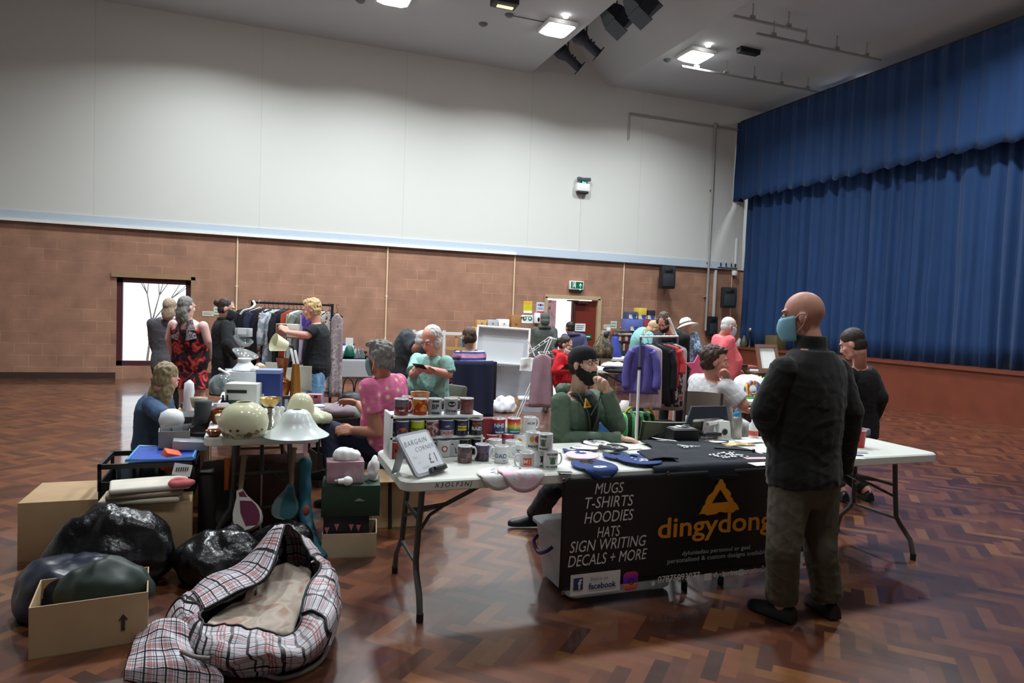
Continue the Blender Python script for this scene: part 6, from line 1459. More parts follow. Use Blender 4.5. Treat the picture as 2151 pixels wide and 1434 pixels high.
# boxes
p = zt(495, 868)+FH*.15
carton(p, (.24, .16, .22), -.25, mat('appliance_white', (200, 204, 200), .5), 'white appliance carton with a green pictured pan, behind the globe shade', name='appliance_box', extra=lambda t, W, M: (panel(t, W, M, -.045, .05, .12, .085, .16, mat('picture_green', (44, 78, 62), .5), 'picture'), panel(t, W, M, -.03, .16, .15, .025, .16, BLK, 'title_bar')))
p = zt(541, 866)+FH*.25
carton(p, (.185, .17, .315), -.15, mat('royal_blue_card', (36, 54, 124), .5), 'royal blue carton with a pictured pale glass, left of the copper vase', name='gift_box', extra=lambda t, W, M: (panel(t, W, M, -.045, .085, .035, .085, .17, mat('picture_pale', (176, 196, 214), .5), 'picture'), panel(t, W, M, .01, .05, .12, .022, .17, mat('picture_sky', (96, 140, 200), .5), 'picture')), lid=mat('pale_blue_lid', (130, 142, 186), .5))
p = zt(587, 852)+FH*.05
turned(p, [(0, 0), (.042, 0), (.044, .015), (.060, .10), (.072, .17), (.070, .20), (.045, .225), (.030, .24), (.030, .25), (.040, .33), (.052, .395), (.048, .395), (.036, .33), (.026, .25), (0, .24)], COPPER, 'copper lustre vase with a flared neck', 'vase', 'copper_vase', 30, [('vase_body',)])
p = zt(617, 852)+FH*.03
turned(p, [(0, 0), (.046, 0), (.048, .012), (.041, .20), (.029, .345), (.031, .352), (.020, .352), (.019, .33), (0, .32)], GOLD, 'slim gold tapering vase right of the copper one', 'vase', 'gold_vase', 30, [('vase_body',)])
p = zt(600, 868)
carton(p, (.055, .05, .14), .1, BLK, 'narrow black carton with a silver panel below the gold vase', name='perfume_box', extra=lambda t, W, M: panel(t, W, M, 0, .07, .026, .09, .05, mat('silver_panel', (150, 150, 160), .4), 'panel'))
p = zt(637, 850); turned(p, [(0, 0), (.03, 0), (.032, .01), (.03, .07), (.015, .085)], mat('burgundy_glass', (74, 30, 44), .15), 'burgundy perfume bottle with a silver cap', 'bottle', 'perfume_bottle', 20, [('flask',), ('cap', [(.02, .085), (.028, .088), (.028, .108), (0, .11)], STEEL)])
p = zt(660, 845); carton(p, (.13, .08, .075), -.3, mat('pink_card', (196, 120, 134), .6), 'pink carton at the right edge of the left table', name='pink_box', extra=lambda t, W, M: panel(t, W, M, .02, .055, .03, .02, .08, BLK, 'tab'))
for i, (m, lab) in enumerate(((PAP, 'white magazine at the bottom of the pile by the pink carton'), (mat('lilac_cover', (150, 146, 176), .5), 'lilac magazine in the middle of the pile by the pink carton'), (PAP, 'white leaflet on top of the pile by the pink carton'))):
    bm = nb(); box(bm, zt(658, 858)+V((.01*i, 0, .006+.009*i)), (.17-.02*i, .12, .008), rz(-.2+.2*i)); one('magazine', bm, m, lab, 'magazine', 'magazines by the pink carton')
lump(zt(655, 885)+V((0, 0, 0)), (.07, .10, .06), PAP, 'crumpled white paper on the right edge of the left table', 'paper', 'crumpled_paper', .02, 14, seed=2)
lump(zt(668, 888)+V((.02, 0, 0)), (.08, .08, .05), mat('pale_green_wrap', (196, 200, 170), .7), 'crumpled pale green wrapping beside the white paper', 'wrapping', 'wrapping_paper', .02, 14, seed=5)
for px_, py_, lab in ((583, 856, 'clear glass jar right of the blue carton'), (620, 868, 'cut glass bowl beneath the gold vase'), (630, 864, 'cut glass stopper jar beside the burgundy bottle')):
    p = zt(px_, py_); turned(p, [(0, 0), (.03, 0), (.034, .01), (.036, .06), (.03, .085), (.026, .085), (.03, .06), (.028, .012), (0, .008)], CLEAR, lab, 'glass jar', 'glass_jar', 18, [('jar',)], group='clear glass on the left table')
for px_, lab in ((456, 'small dark bottle, the left of two by the appliance carton'), (465, 'small dark bottle, the right of two by the appliance carton')):
    p = zt(px_, 872)+FH*.1; turned(p, [(0, 0), (.02, 0), (.021, .08), (.008, .11), (.008, .14), (0, .14)], mat('dark_bottle', (26, 24, 34), .15), lab, 'bottle', 'dark_bottle', 14, [('flask',)])
p = zt(457, 877)+FH*.06; carton(p, (.10, .04, .10), .2, mat('lilac_card', (166, 164, 186), .6), 'pale lilac card carton in front of the dark bottles', name='small_carton', extra=lambda t, W, M: panel(t, W, M, .01, .085, .09, .02, .04, PAP, 'band'))
# back table things
p = zt(470, 833)+FH*.0; 
turned(A(466, 822, 6.6), [(.0, -.02), (.10, -.02), (.125, .04), (.115, .11), (.07, .155), (.03, .165), (.03, .175), (0, .175)], mat('grey_glass', (150, 164, 168), .1, trans=.65, coat=.4, ior=1.3), 'grey domed glass jar at the left edge of the table', 'jar', 'dome_jar', 26, [('jar',)])
bm = nb(); cyl(bm, A(461, 775, 6.5), A(482, 786, 6.4), .011, n=8); ell(bm, A(461, 775, 6.5), .014); one('white_rod', bm, WHT, 'white plastic rod resting on the grey domed jar', 'rod')
p = zt(520, 800)+FH*.1; p.z = TH
wb_ = A(520, 782, 7.0); wb_.z = TH
carton(wb_, (.40, .24, wb_.z*0+.155), -.18, mat('display_white', (196, 200, 206), .5), 'long white display box under the white necklace bust', name='display_box', extra=lambda t, W, M: panel(t, W, M, 0, .012, .39, .02, .24, BLK, 'base_strip'))
p = V((wb_.x, wb_.y, TH+.157))+R0*-.03
t = turned(p, [(0, 0), (.12, 0), (.125, .01), (.09, .05), (.06, .085), (.055, .10), (.07, .125), (.066, .127), (.0, .11)], mat('bust_white', (206, 212, 214), .5), 'white necklace display bust on the long white box', 'display bust', 'necklace_bust', 30, [('bust',)])
lump(p+R0*.16+V((0, 0, .0)), (.055, .055, .05), mat('shell_beige', (176, 160, 132), .5), 'beige seashell on the white box', 'shell', 'seashell', .008, 20, seed=4)
lump(p+R0*.11+V((0, -.06, .0)), (.045, .04, .03), WC, 'small white shell in front of the beige one', 'shell', 'seashell', .008, 20, seed=8)
DISH = mat('smoke_glass', (196, 204, 206), .06, trans=.75, ior=1.35, var=.05, coat=.5)
for (px_, py_, dep, tilt, k, lab) in ((508, 722, 7.9, -.35, .9, 'larger tilted glass dish on top of the stacked glass'), (512, 752, 7.6, -.3, 1.15, 'wide glass dish leaning low behind the bust')):
    M = euler(-tilt, .25, .2); t = turned(A(px_, py_, dep), [(0, -.02), (.05, -.02), (.09, .01), (.125*k, .06), (.118*k, .06), (.085, .018), (.045, -.012), (0, -.012)], DISH, lab, 'dish', 'glass_dish', 24, [('dish',)], group='stacked cut glass', M=M)
q = A(512, 698, 8.0); carton(q-V((0, 0, .05)), (.17, .10, .10), -.4, mat('silver_card', (176, 180, 184), .35), 'silvery box balanced at the top of the stacked glass', name='silver_box', extra=lambda t, W, M: panel(t, W, M, .0, .06, .10, .06, .10, PAP, 'label_panel'))
q = A(500, 790, 7.6); carton(V((q.x, q.y, TH)), (.26, .2, A(500, 775, 7.6).z-TH), .1, mat('clear_tub', (190, 198, 202), .3, trans=.2), 'cloudy plastic tub under the stacked glass dishes', name='plastic_tub')
for px_, py_, dep, lab in ((508, 722, 7.9, 'tall clear glass stem holding up the larger tilted dish'), (512, 752, 7.6, 'short clear glass stem under the wide low dish')):
    q = A(px_, py_, dep); h = q.z-.024-TH; turned(V((q.x, q.y, TH)), [(0, 0), (.05, 0), (.045, .01), (.014, .03), (.014, h-.04), (.03, h), (0, h)], DISH, lab, 'glass stand', 'glass_stand', 16, [('stem',)], group='stacked cut glass')
# lamp with tilted cream shade
q = A(586, 722, 7.6); q0 = V((q.x+.05, q.y, TH)); d = (R0*-.62-FH*.55+V((0, 0, .25))).normalized(); u, w = basis(d); M = Matrix((u, w, d)).transposed()
t = thing('table_lamp', 'table lamp lying tilted with a round cream shade above the copper vase', 'lamp', q0)
bm = nb(); lathe(bm, [(.055, -.09), (.102, .065), (.099, .066), (.05, -.088), (.012, -.088), (.012, -.094), (.055, -.094)], q, 30, M); obj('lamp_shade', bm, mat('cream_shade', (214, 210, 176), .6), t, 60)
bm = nb(); ell(bm, q-d*.03, .03); obj('bulb', bm, PAP, t)
bm = nb(); tube(bm, spline([q-d*.09, q-d*.17, q0+V((.03, .02, .10)), q0+V((.03, .02, 0))], 5), [.014]*16, 8); lathe(bm, [(0, 0), (.06, 0), (.055, .02), (.015, .035), (0, .035)], q0+V((.03, .02, 0)), 20); obj('base', bm, BLK, t)
for a, b, h, m, lab in (((571, 785), 7.1, .24, mat('cream_board', (186, 184, 170), .6), 'cream board left of the copper vase neck'), ((606, 785), 7.0, .2, mat('cream_board', (186, 184, 170), .6), 'cream board between the two vases'), ((640, 793), 6.8, .24, mat('cream_board', (186, 184, 170), .6), 'cream board right of the gold vase')):
    q = A(*a, b); bm = nb(); box(bm, (q.x, q.y, TH+h/2+.002), (.13, .02, h), rz(-.2)); one('card_board', bm, m, lab, 'board', 'cream boards behind the vases')
for i, (px_, py_, lab) in enumerate(((620, 735, 'white comb shaped plastic strip by the lamp'), (628, 738, 'white plastic strip leaning right of the lamp'))):
    q = A(px_, py_, 7.4); bm = nb(); q2 = q+R0*.05-V((0, 0, .0)); box(bm, (q.x, q.y, (q.z+TH)/2), (.025, .02, (q.z-TH)*1.1), euler(0, -.22, 0), bev=.004); one('plastic_strip', bm, WHT, lab, 'strip', 'white plastic strips')
# ---- left of the table
WB = mat('thin_white_plastic', (228, 232, 240), .35, var=.05)
def sack(px0, py0, py1, dep, r, m, label, name='plastic_bag', cat='bag', base=None):
    top, bot = A(px0, py0, dep), A(px0, py1, dep)
    if base is not None: bot = V((bot.x, bot.y, base))
    h = top.z-bot.z; bm = nb(); lathe(bm, [(0, 0), (r*.9, 0), (r, h*.2), (r*.85, h*.45), (r*.95, h*.65), (r*.6, h*.9), (r*.25, h), (0, h)], bot, 20); wobble(bm, r*.35, 9, px0); wobble(bm, r*.3, 26, px0+1, (1, 1, .4)); return one(name, bm, m, label, cat, None, 180)
for x_, y_, sx, sy, sz in ((-.86, 5.02, .9, .5, .36),): carton((x_, y_, 0), (sx, sy, sz), 0, KRAFT, 'wide brown carton under the black crates at the left', open_=False)
BLKCR = mat('crate_black', (20, 22, 26), .45)
def crate(c, s, rot, m, label):
    c = V(c); t = thing('crate', label, 'crate', c, 'plastic crates at the left stall'); M = rz(rot); w, d, h = s; W = lambda x, y, z: c+M @ V((x, y, z))
    bm = nb(); box(bm, W(0, 0, .006), (w, d, .012), M)
    for y in (-d/2, d/2): box(bm, W(0, y, h*.25), (w, .012, h*.5), M); box(bm, W(0, y, h*.93), (w+.02, .02, h*.14), M)
    for x in (-w/2, w/2): box(bm, W(x, 0, h*.25), (.012, d, h*.5), M); box(bm, W(x, 0, h*.93), (.02, d+.02, h*.14), M)
    for k in range(6):
        for y in (-d/2, d/2): box(bm, W(-w/2+w*k/5, y, h*.6), (.02, .012, h*.7), M)
    obj('crate_body', bm, m, t, None)
    return t
crate((-.62, 4.93, .362), (.52, .40, .22), 0, BLKCR, 'black plastic crate below the blue tray at the left edge')
for i, (dx, m, lab) in enumerate(((-.14, mat('bluegrey_tin', (110, 130, 146), .4), 'blue grey tin at the left inside the black crate'), (.0, mat('dark_tin', (60, 68, 78), .4), 'dark tin in the middle of the black crate'), (.13, mat('pale_tin', (150, 160, 166), .4), 'pale tin at the right inside the black crate'))):
    bm = nb(); box(bm, (-.62+dx, 4.86, .362+.10), (.09, .09, .16), rz(.2*i)); one('tin', bm, m, lab, 'tin', 'tins in the black crate')
t = thing('tray', 'royal blue plastic tray resting on the black crate', 'tray', (-.66, 4.92, .59)); bm = nb(); box(bm, (-.54, 4.92, .598), (.37, .44, .012), rz(.03)); obj('tray_base', bm, mat('royal_blue_plastic', (24, 72, 166), .4), t)
bm = nb(); tube(bm, [V((-.73, 4.69, .606)), V((-.365, 4.70, .606)), V((-.36, 5.15, .606)), V((-.725, 5.14, .606))], .011, 8, closed=True); obj('tray_rim', bm, mat('sky_blue_plastic', (84, 150, 200), .4), t)
bm = nb(); box(bm, A(357, 966, 4.4), (.10, .10, .12), euler(.2, .3, .4), bev=.01); one('orange_box', bm, mat('orange_card', (226, 92, 50), .6), 'orange red carton corner at the left edge below the tray', 'box')
t = thing('clear_tray', 'clear plastic box lid tilted on the blue tray', 'lid', A(400, 932, 4.6)); bm = nb(); box(bm, V((A(400, 932, 4.6).x, A(400, 932, 4.6).y, .64)), (.22, .2, .06), euler(.0, .1, .1), bev=.01); obj('lid_body', bm, mat('clear_plastic', (190, 196, 204), .15, trans=.5, ior=1.2), t)
q = A(366, 930, 4.65); q.z = .607
t = carton(q, (.19, .16, .115), .1, mat('taupe_card', (142, 134, 126), .7), 'grey brown carton full of glass at the left edge', open_=True, flaps=False)
for i, (dx, dy, lab) in enumerate(((-.05, -.03, 'left clear tumbler in the grey brown carton'), (.02, -.03, 'middle clear tumbler in the grey brown carton'), (.06, .03, 'right clear tumbler in the grey brown carton'))): turned(q+V((dx, dy, .03)), [(0, 0), (.025, 0), (.032, .11), (.029, .11), (.022, .006), (0, .006)], CLEAR, lab, 'tumbler', 'glass_tumbler', 16, [('tumbler',)], group='tumblers in the carton')
q = A(360, 884, 4.8); t = turned(V((q.x, q.y+.02, q.z-.075)), [(.03, 0), (.07, .03), (.085, .08), (.07, .13), (.03, .155), (0, .16)], mat('opal_white', (236, 238, 240), .3), 'round white opal glass shade at the left edge', 'lampshade', 'globe_shade', 26, [('globe',)])
carton((q.x, q.y+.02, .607), (.12, .12, q.z-.077-.607), 0, KRAFT, 'small carton under the round opal shade')
# boots
def boot(px_, py_, dep, h, m, label, rot, L=.24, name='boot'):
    c = A(px_, py_, dep); t = thing(name, label, 'boot', c); d = V((cos(rot), sin(rot), 0)); s = V((-d.y, d.x, 0)); up = V((0, 0, 1))
    ring = lambda p, n, a, b: [p+s*(a*cos(2*pi*i/16))+n*(b*sin(2*pi*i/16)) for i in range(16)]
    bm = nb(); loft(bm, [ring(c+d*L*.72+up*.025, up, .018, .018), ring(c+d*L*.55+up*.035, up, .042, .034), ring(c+d*L*.25+up*.045, (up*.9-d*.3).normalized(), .045, .045), ring(c+d*.02+up*.08, (up*.2-d).normalized(), .044, .055), ring(c+up*h*.6, -d, .045, .05), ring(c-d*.005+up*h, -d, .055, .06)]); wobble(bm, .004, 20, 3); obj('upper', bm, m, t, 180)
    bm = nb(); loft(bm, [[c+d*(x*L)+s*(y*.042*(1 if x > .1 else .85))+up*z for x, y in ((-.22, -.7), (-.22, .7), (.1, 1), (.5, 1.05), (.76, .4), (.76, -.4), (.5, -1.05), (.1, -1))] for z in (0, .016)]); obj('sole', bm, RUB, t)
    return t
boot(424, 914, 4.75, .24, mat('charcoal_suede', (54, 56, 60), .8), 'dark grey boot standing on the blue tray', pi-.1, .30)
boot(418, 884, 4.95, .17, mat('tan_leather', (150, 134, 110), .5), 'tan ankle boot leaning behind the dark grey boot', -.2)
bm = nb(); box(bm, (A(414, 884, 4.95).x, A(414, 884, 4.95).y+.12, .607+.08), (.3, .3, .155)); one('shoe_box', bm, mat('dark_card', (60, 54, 54), .7), 'dark carton under the tan ankle boot', 'box')
sack(396, 798, 872, 5.6, .045, WB, 'tall twisted white plastic bag between the dress and the boots', base=.66); sack(352, 804, 862, 5.6, .045, WB, 'twisted white plastic bag at the very left edge', base=.66)
carton((-.50, 6.22, 0), (.27, .95, .645), 0, KRAFT, 'tall narrow brown carton under the brown framed tray')
for (px_, py_, dep, s, rot, m, lab) in ((418, 842, 6.0, (.26, .18, .05), .3, mat('dark_brown_frame', (70, 44, 30), .5), 'brown oval framed tray by the white bag'), (430, 850, 5.75, (.20, .16, .08), -.2, PAP, 'white card carton right of the brown tray'), (445, 862, 5.5, (.14, .12, .12), .1, mat('silver_card', (176, 180, 184), .35), 'silvery carton at the left edge of the lampshade table')):
    q = A(px_, py_, dep); q.z = .652; carton(q, s, rot, m, lab, name='carton')
q = A(410, 848, 5.8); q.z = .70; bm = nb(); tube(bm, spline([q+V((-.08, 0, .02)), q+V((0, .02, .05)), q+V((.09, -.02, .03))], 4), .022, 8); one('wooden_toy', bm, mat('orange_wood', (176, 100, 46), .5), 'orange wooden piece in the brown tray', 'ornament')
# ---- under the left table
def floor_at(px_, py_): return Z(px_, py_)
BIN = mat('bin_liner', (13, 14, 17), .28, var=.1, bump=.9, bscale=16)
lump((-.74, 4.30, 0), (.32, .22, .26), BIN, 'large black bin bag at the left edge', 'bin bag', 'bin_bag', .05, 6, seed=11)
lump((-.86, 3.98, 0), (.26, .22, .17), mat('navy_liner', (26, 32, 46), .35), 'dark navy carrier bag in front of the large bin bag', 'bag', 'carrier_bag', .04, 7, seed=12)
lump((-.16, 4.20, 0), (.24, .20, .175), BIN, 'black bin bag under the left table behind the chequered bag', 'bin bag', 'bin_bag', .05, 6, seed=13)
lump((.17, 4.33, 0), (.20, .15, .165), BIN, 'black bin bag holding the rackets', 'bin bag', 'bin_bag', .05, 6, seed=14)
# linen pile on cartons
carton((-.55, 4.56, 0), (.40, .24, .40), .05, KRAFT, 'brown carton behind the bin bags holding folded linen', open_=False)
for i, (m, w, lab) in enumerate(((mat('linen_beige', (186, 176, 156), .9), .42, 'folded beige cloth at the bottom of the linen pile'), (mat('linen_taupe', (150, 134, 116), .9), .40, 'folded taupe cloth in the linen pile'), (mat('linen_cream', (206, 200, 186), .9), .42, 'folded cream cloth at the top of the linen pile'))):
    bm = nb(); box(bm, (-.62+.02*i, 4.54, .402+.018+.036*i), (w, .25, .034), rz(.08*i), bev=.014); wobble(bm, .006, 14, i); one('folded_cloth', bm, m, lab, 'cloth', 'folded linen at the left stall', 60)
lump((-.40, 4.45, .49), (.075, .05, .035), mat('coral_cloth', (206, 110, 112), .9), 'coral cloth showing at the right of the linen pile', 'cloth', 'crumpled_cloth', .012, 12, seed=7)
t = thing('price_labels', 'white barcoded price label standing on the linen pile', 'label', (-.40, 4.47, .56)); bm = nb(); box(bm, (-.40, 4.46, .59), (.10, .004, .07), euler(-.3, .2, 0)); obj('card', bm, PAP, t); bm = nb()
for k in range(6): box(bm, (-.43+.012*k, 4.455, .595), (.005, .003, .025), euler(-.3, .2, 0))
obj('barcode', bm, INK, t)
carton((-.70, 3.66, 0), (.46, .34, .235), .12, KRAFT, 'brown carton with an upright arrow mark at the left edge', extra=lambda t, W, M: (lambda bm: (prism(bm, [(-.008, 0), (.008, 0), (.008, .05), (.02, .05), (0, .078), (-.02, .05), (-.008, .05)], W(.13, -.171, .07), M @ V((1, 0, 0)), V((0, 0, 1)), M @ V((0, -.001, 0))), obj('arrow_mark', bm, mat('print_brown', (60, 44, 32), .8), t)))(nb()), open_=True, flaps=False)
lump((-.66, 3.70, .10), (.20, .13, .15), mat('green_liner', (30, 44, 38), .5), 'dark green cloth bundle inside the arrow marked carton', 'cloth', 'cloth_bundle', .03, 8, seed=21)
# rackets, handles up
def racket(top, grip, neck, base, w, m_grip, m_cover, label, m2=None, name='racket'):
    t = thing(name, label, 'racket', base, 'rackets under the left table')
    d = (neck-top).normalized(); bm = nb(); cyl(bm, top, neck, .019, .016, 10); cyl(bm, top, top+d*.012, .023, .023, 10); obj('handle', bm, m_grip, t)
    u = (base-neck).normalized(); s = R0-u*R0.dot(u); s.normalize(); n = u.cross(s); L = (base-neck).length
    def outline(k): return [(-.018, 0), (.018, 0), (w*.35*k, L*.16), (w*.62*k, L*.32), (w*.88*k, L*.48), (w*k, L*.64), (w*.98*k, L*.78), (w*.84*k, L*.9), (w*.5*k, L*.98), (0, L), (-w*.5*k, L*.98), (-w*.84*k, L*.9), (-w*.98*k, L*.78), (-w*k, L*.64), (-w*.88*k, L*.48), (-w*.62*k, L*.32), (-w*.35*k, L*.16)]
    def outline_old(k): return [(0-.018, 0), (.018, 0), (w*.55*k, L*.30), (w*k, L*.62), (w*.9*k, L*.86), (w*.5*k, L), (-w*.5*k, L), (-w*.9*k, L*.86), (-w*k, L*.62), (-w*.55*k, L*.30)]
    bm = nb(); prism(bm, outline(1), neck-n*.022, s, u, n*.044); obj('cover', bm, m_cover, t)
    if m2:
        bm = nb(); prism(bm, [(x*.85+.006, y*.92+.02) for x, y in outline(1)[:9]]+[(-.02, L*.9), (-.03, L*.55), (-.01, L*.2)], neck-n*.0245, s, u, n*.049); obj('cover_panel', bm, m2, t)
    return t
WOODH = mat('leather_grip', (136, 116, 92), .7)
racket(A(478, 962, 4.62), None, A(475, 1030, 4.58), A(470, 1105, 4.5), .05, mat('orange_grip', (236, 120, 36), .5), mat('charcoal_cover', (42, 44, 46), .6), 'orange handled racket in a dark cover under the table front')
MAROON = pattern('maroon_stripes', 'wave', [(0, (98, 36, 62)), (.78, (98, 36, 62)), (.82, (206, 190, 196)), (.92, (98, 36, 62))], 1.6, axis='Z')
racket(A(513, 958, 4.50), None, A(505, 1030, 4.42), A(528, 1112, 4.30), .085, WOODH, mat('white_vinyl', (196, 194, 184), .5), 'tan handled racket in a maroon and white cover', MAROON)
racket(A(617, 940, 4.62), None, A(612, 1018, 4.55), A(594, 1092, 4.46), .085, WOODH, mat('grey_teal_cover', (94, 116, 122), .6), 'tan handled racket in a teal cover', mat('teal_cover', (36, 92, 100), .6))
racket(A(536, 960, 4.85), None, A(540, 1005, 4.85), A(545, 1080, 4.85), .07, mat('dark_grip', (70, 66, 58), .7), mat('brown_cover', (78, 48, 40), .7), 'brown covered racket furthest under the table')
t = thing('umbrella_bag', 'long teal nylon bag with red patches leaning beside the green box', 'bag', A(668, 1175, 4.2))
TEAL = mat('teal_nylon', (30, 92, 108), .6)
bm = nb(); tube(bm, spline([A(642, 962, 4.62), A(640, 1020, 4.58), A(642, 1080, 4.5), A(655, 1130, 4.4), A(676, 1178, 4.3)], 6), [.02]+[.042]*22+[.05, .03], 12); wobble(bm, .01, 12, 4); obj('bag_body', bm, TEAL, t, 180)
for px_, py_ in ((645, 1070), (660, 1122)): bm = nb(); q = A(px_, py_, 4.42); ell(bm, q-FH*.02, (.022, .012, .035)); obj('patch', bm, mat('coral_patch', (176, 84, 72), .7), t)
# suitcase and dark carton far under the table
carton((.13, 5.1, 0), (.5, .3, .5), 0, mat('brown_case', (70, 44, 36), .6), 'dark brown suitcase standing under the middle of the left table', name='suitcase', cat='suitcase', extra=lambda t, W, M: panel(t, W, M, -.08, .25, .012, .42, .3, mat('white_strap', (190, 170, 166), .7), 'strap'))
carton((-.25, 5.25, 0), (.2, .5, .42), 0, mat('dark_card', (60, 54, 54), .7), 'dark carton under the left side of the left table')
# stack at the right of the table
gx = A(712, 1030, 4.35)
carton((.60, 4.52, .0), (.34, .30, .155), -.16, mat('cream_carton', (186, 168, 140), .75), 'open cream carton at the bottom of the stack beside the left table', open_=True, flaps=False)
carton((.575, 4.53, .02), (.285, .24, .235), -.12, mat('black_gift', (22, 20, 22), .5), 'black carton with pink bunting standing in the cream carton', name='bunting_box', extra=lambda t, W, M: [prism_tri(t, W, M, x, z) for x, z in ((-.12, .17), (.03, .185), (.075, .18), (-.06, .19))] and panel(t, W, M, -.02, .10, .07, .03, .24, mat('pink_label', (140, 90, 96), .6), 'label_panel'))
carton((.60, 4.53, .258), (.365, .28, .20), -.13, mat('bottle_green', (26, 52, 36), .5), 'dark green carton with a pale triangle mark in the stack beside the left table', name='green_box', extra=lambda t, W, M: (lambda bm: (prism(bm, [(-.03, 0), (.04, 0), (.0, .02)], W(.05, -.141, .10), M @ V((1, 0, 0)), V((0, 0, 1)), M @ V((0, -.0015, 0))), obj('triangle_mark', bm, mat('mark_grey', (120, 130, 118), .6), t)))(nb()))
q = V((.555, 4.52, .46))
carton(q, (.235, .15, .14), -.06, pattern('foil_pink', 'noise', [(0, (120, 70, 84)), (.5, (176, 140, 152)), (.7, (206, 190, 198))], 6, .3, interp='LINEAR', metal=.3), 'foil pink tissue carton on top of the dark green carton', name='tissue_box', cat='tissue box')
lump(q+V((.01, 0, .139)), (.09, .06, .05), PAP, 'white tissue bunched on top of the foil pink carton', 'tissue', 'tissue_paper', .02, 12, seed=3)
lump(V((.74, 4.50, .46)), (.035, .05, .10), PAP, 'white crumpled tissue standing right of the foil pink carton', 'tissue', 'tissue_paper', .015, 16, seed=9)
t = thing('light_bulb', 'white light bulb lying on the front edge of the dark green carton', 'bulb', (.53, 4.40, .46)); bm = nb(); a = V((.50, 4.405, .487)); ell(bm, a+V((.06, 0, 0)), (.034, .03, .03)); cyl(bm, a+V((.04, 0, 0)), a+V((.0, 0, 0)), .02, .016, 12); obj('glass', bm, WHT, t, 60); bm = nb(); cyl(bm, a, a+V((-.022, 0, 0)), .014, .012, 12); obj('screw_cap', bm, STEEL, t)
carton((1.0, 5.08, 0), (.38, .36, .43), -.05, mat('kraft_pale', (178, 152, 118), .8), 'large brown carton half hidden behind the mug table legs', open_=True)
lump((.98, 5.06, .34), (.12, .1, .08), PAP, 'crumpled white paper in the large brown carton', 'paper', 'crumpled_paper', .02, 12, seed=6)
# ---- the chequered laundry bag
def plaid():
    M = mat('chequered_weave', (200, 200, 205), .42); nt, b = nodes(M)
    uv = nt.nodes.new('ShaderNodeUVMap'); sx = nt.nodes.new('ShaderNodeSeparateXYZ'); nt.links.new(uv.outputs[0], sx.inputs[0])
    def chan(o, stops):
        fr = nt.nodes.new('ShaderNodeMath'); fr.operation = 'FRACT'; nt.links.new(o, fr.inputs[0]); r = ramp(nt, stops, 'CONSTANT'); nt.links.new(fr.outputs[0], r.inputs['Fac']); return r
    W_, K, P_, G = (226, 224, 228), (44, 40, 46), (190, 130, 130), (150, 148, 152)
    st = [(0, W_), (.16, K), (.21, W_), (.30, G), (.34, W_), (.44, P_), (.48, W_), (.51, P_), (.55, W_), (.58, P_), (.62, W_), (.72, K), (.80, W_), (.88, G), (.91, W_)]
    r1, r2 = chan(sx.outputs['X'], st), chan(sx.outputs['Y'], st)
    mx = nt.nodes.new('ShaderNodeMix'); mx.data_type = 'RGBA'; mx.blend_type = 'MULTIPLY'; mx.inputs['Factor'].default_value = 1
    nt.links.new(r1.outputs['Color'], mx.inputs['A']); nt.links.new(r2.outputs['Color'], mx.inputs['B']); nt.links.new(mx.outputs['Result'], b.inputs['Base Color'])
    return M
PLAID = plaid(); PIPE = mat('black_piping', (26, 25, 28), .6)
def closed_spline(pts, n):
    k = len(pts); out = []
    for i in range(k):
        p0, p1, p2, p3 = pts[i-1], pts[i], pts[(i+1) % k], pts[(i+2) % k]
        for j in range(n):
            t = j/n; out.append(.5*((2*p1)+(p2-p0)*t+(2*p0-5*p1+4*p2-p3)*t*t+(3*p1-p0-3*p2+p3)*t**3))
    return out
def uvgrid(rows, us, vs, th, closed=True):
    bm = nb(); uvl = bm.loops.layers.uv.new('UVMap'); g = [[bm.verts.new(p) for p in r] for r in rows]; n = len(g[0]); fs = []
    for i in range(len(g)-1):
        for j in range(n if closed else n-1):
            f = bm.faces.new((g[i][j], g[i][(j+1) % n], g[i+1][(j+1) % n], g[i+1][j])); fs.append(f)
            for l, (a, c) in zip(f.loops, ((i, j), (i, j+1), (i+1, j+1), (i+1, j))): l[uvl].uv = (us*c/n, vs*a/(len(g)-1))
    bm.normal_update(); bmesh.ops.solidify(bm, geom=fs, thickness=th); return bm
t = thing('laundry_bag', 'big chequered woven laundry bag lying open on the floor at the front left', 'bag', (0, 3.3, 0))
LP = dict(rim=[(428, 1306, 3.02), (520, 1320, 2.98), (615, 1330, 3.0), (648, 1230, 3.2), (670, 1181, 3.42), (598, 1106, 3.55), (562, 1212, 3.3), (428, 1284, 3.1)],
    sh=[(422, 1330, 2.95), (520, 1342, 2.92), (630, 1342, 2.95), (698, 1240, 3.2), (692, 1188, 3.5), (602, 1110, 3.64), (485, 1198, 3.6), (378, 1258, 3.3)],
    be=[(412, 1372, 2.90), (520, 1380, 2.86), (650, 1372, 2.9), (712, 1288, 3.14), (706, 1235, 3.5), (615, 1165, 3.78), (470, 1238, 3.72), (352, 1300, 3.3)])
flo = [Z(*q)+V((0, 0, .008)) for q in ((436, 1416), (530, 1428), (640, 1402), (700, 1350), (690, 1296), (620, 1258), (480, 1262), (366, 1368))]
loops = [flo]+[[A(*q) for q in LP[k]] for k in ('be', 'sh', 'rim')]
C8 = [closed_spline(l, 12) for l in loops]
rows = []
for i in range(3):
    for j in range(8):
        tt = j/8; a, b2, c2, d2 = C8[max(i-1, 0)], C8[i], C8[i+1], C8[min(i+2, 3)]
        rows.append([.5*((2*p1)+(p2-p0)*tt+(2*p0-5*p1+4*p2-p3)*tt*tt+(3*p1-p0-3*p2+p3)*tt**3) for p0, p1, p2, p3 in zip(a, b2, c2, d2)])
rows.append(C8[3])
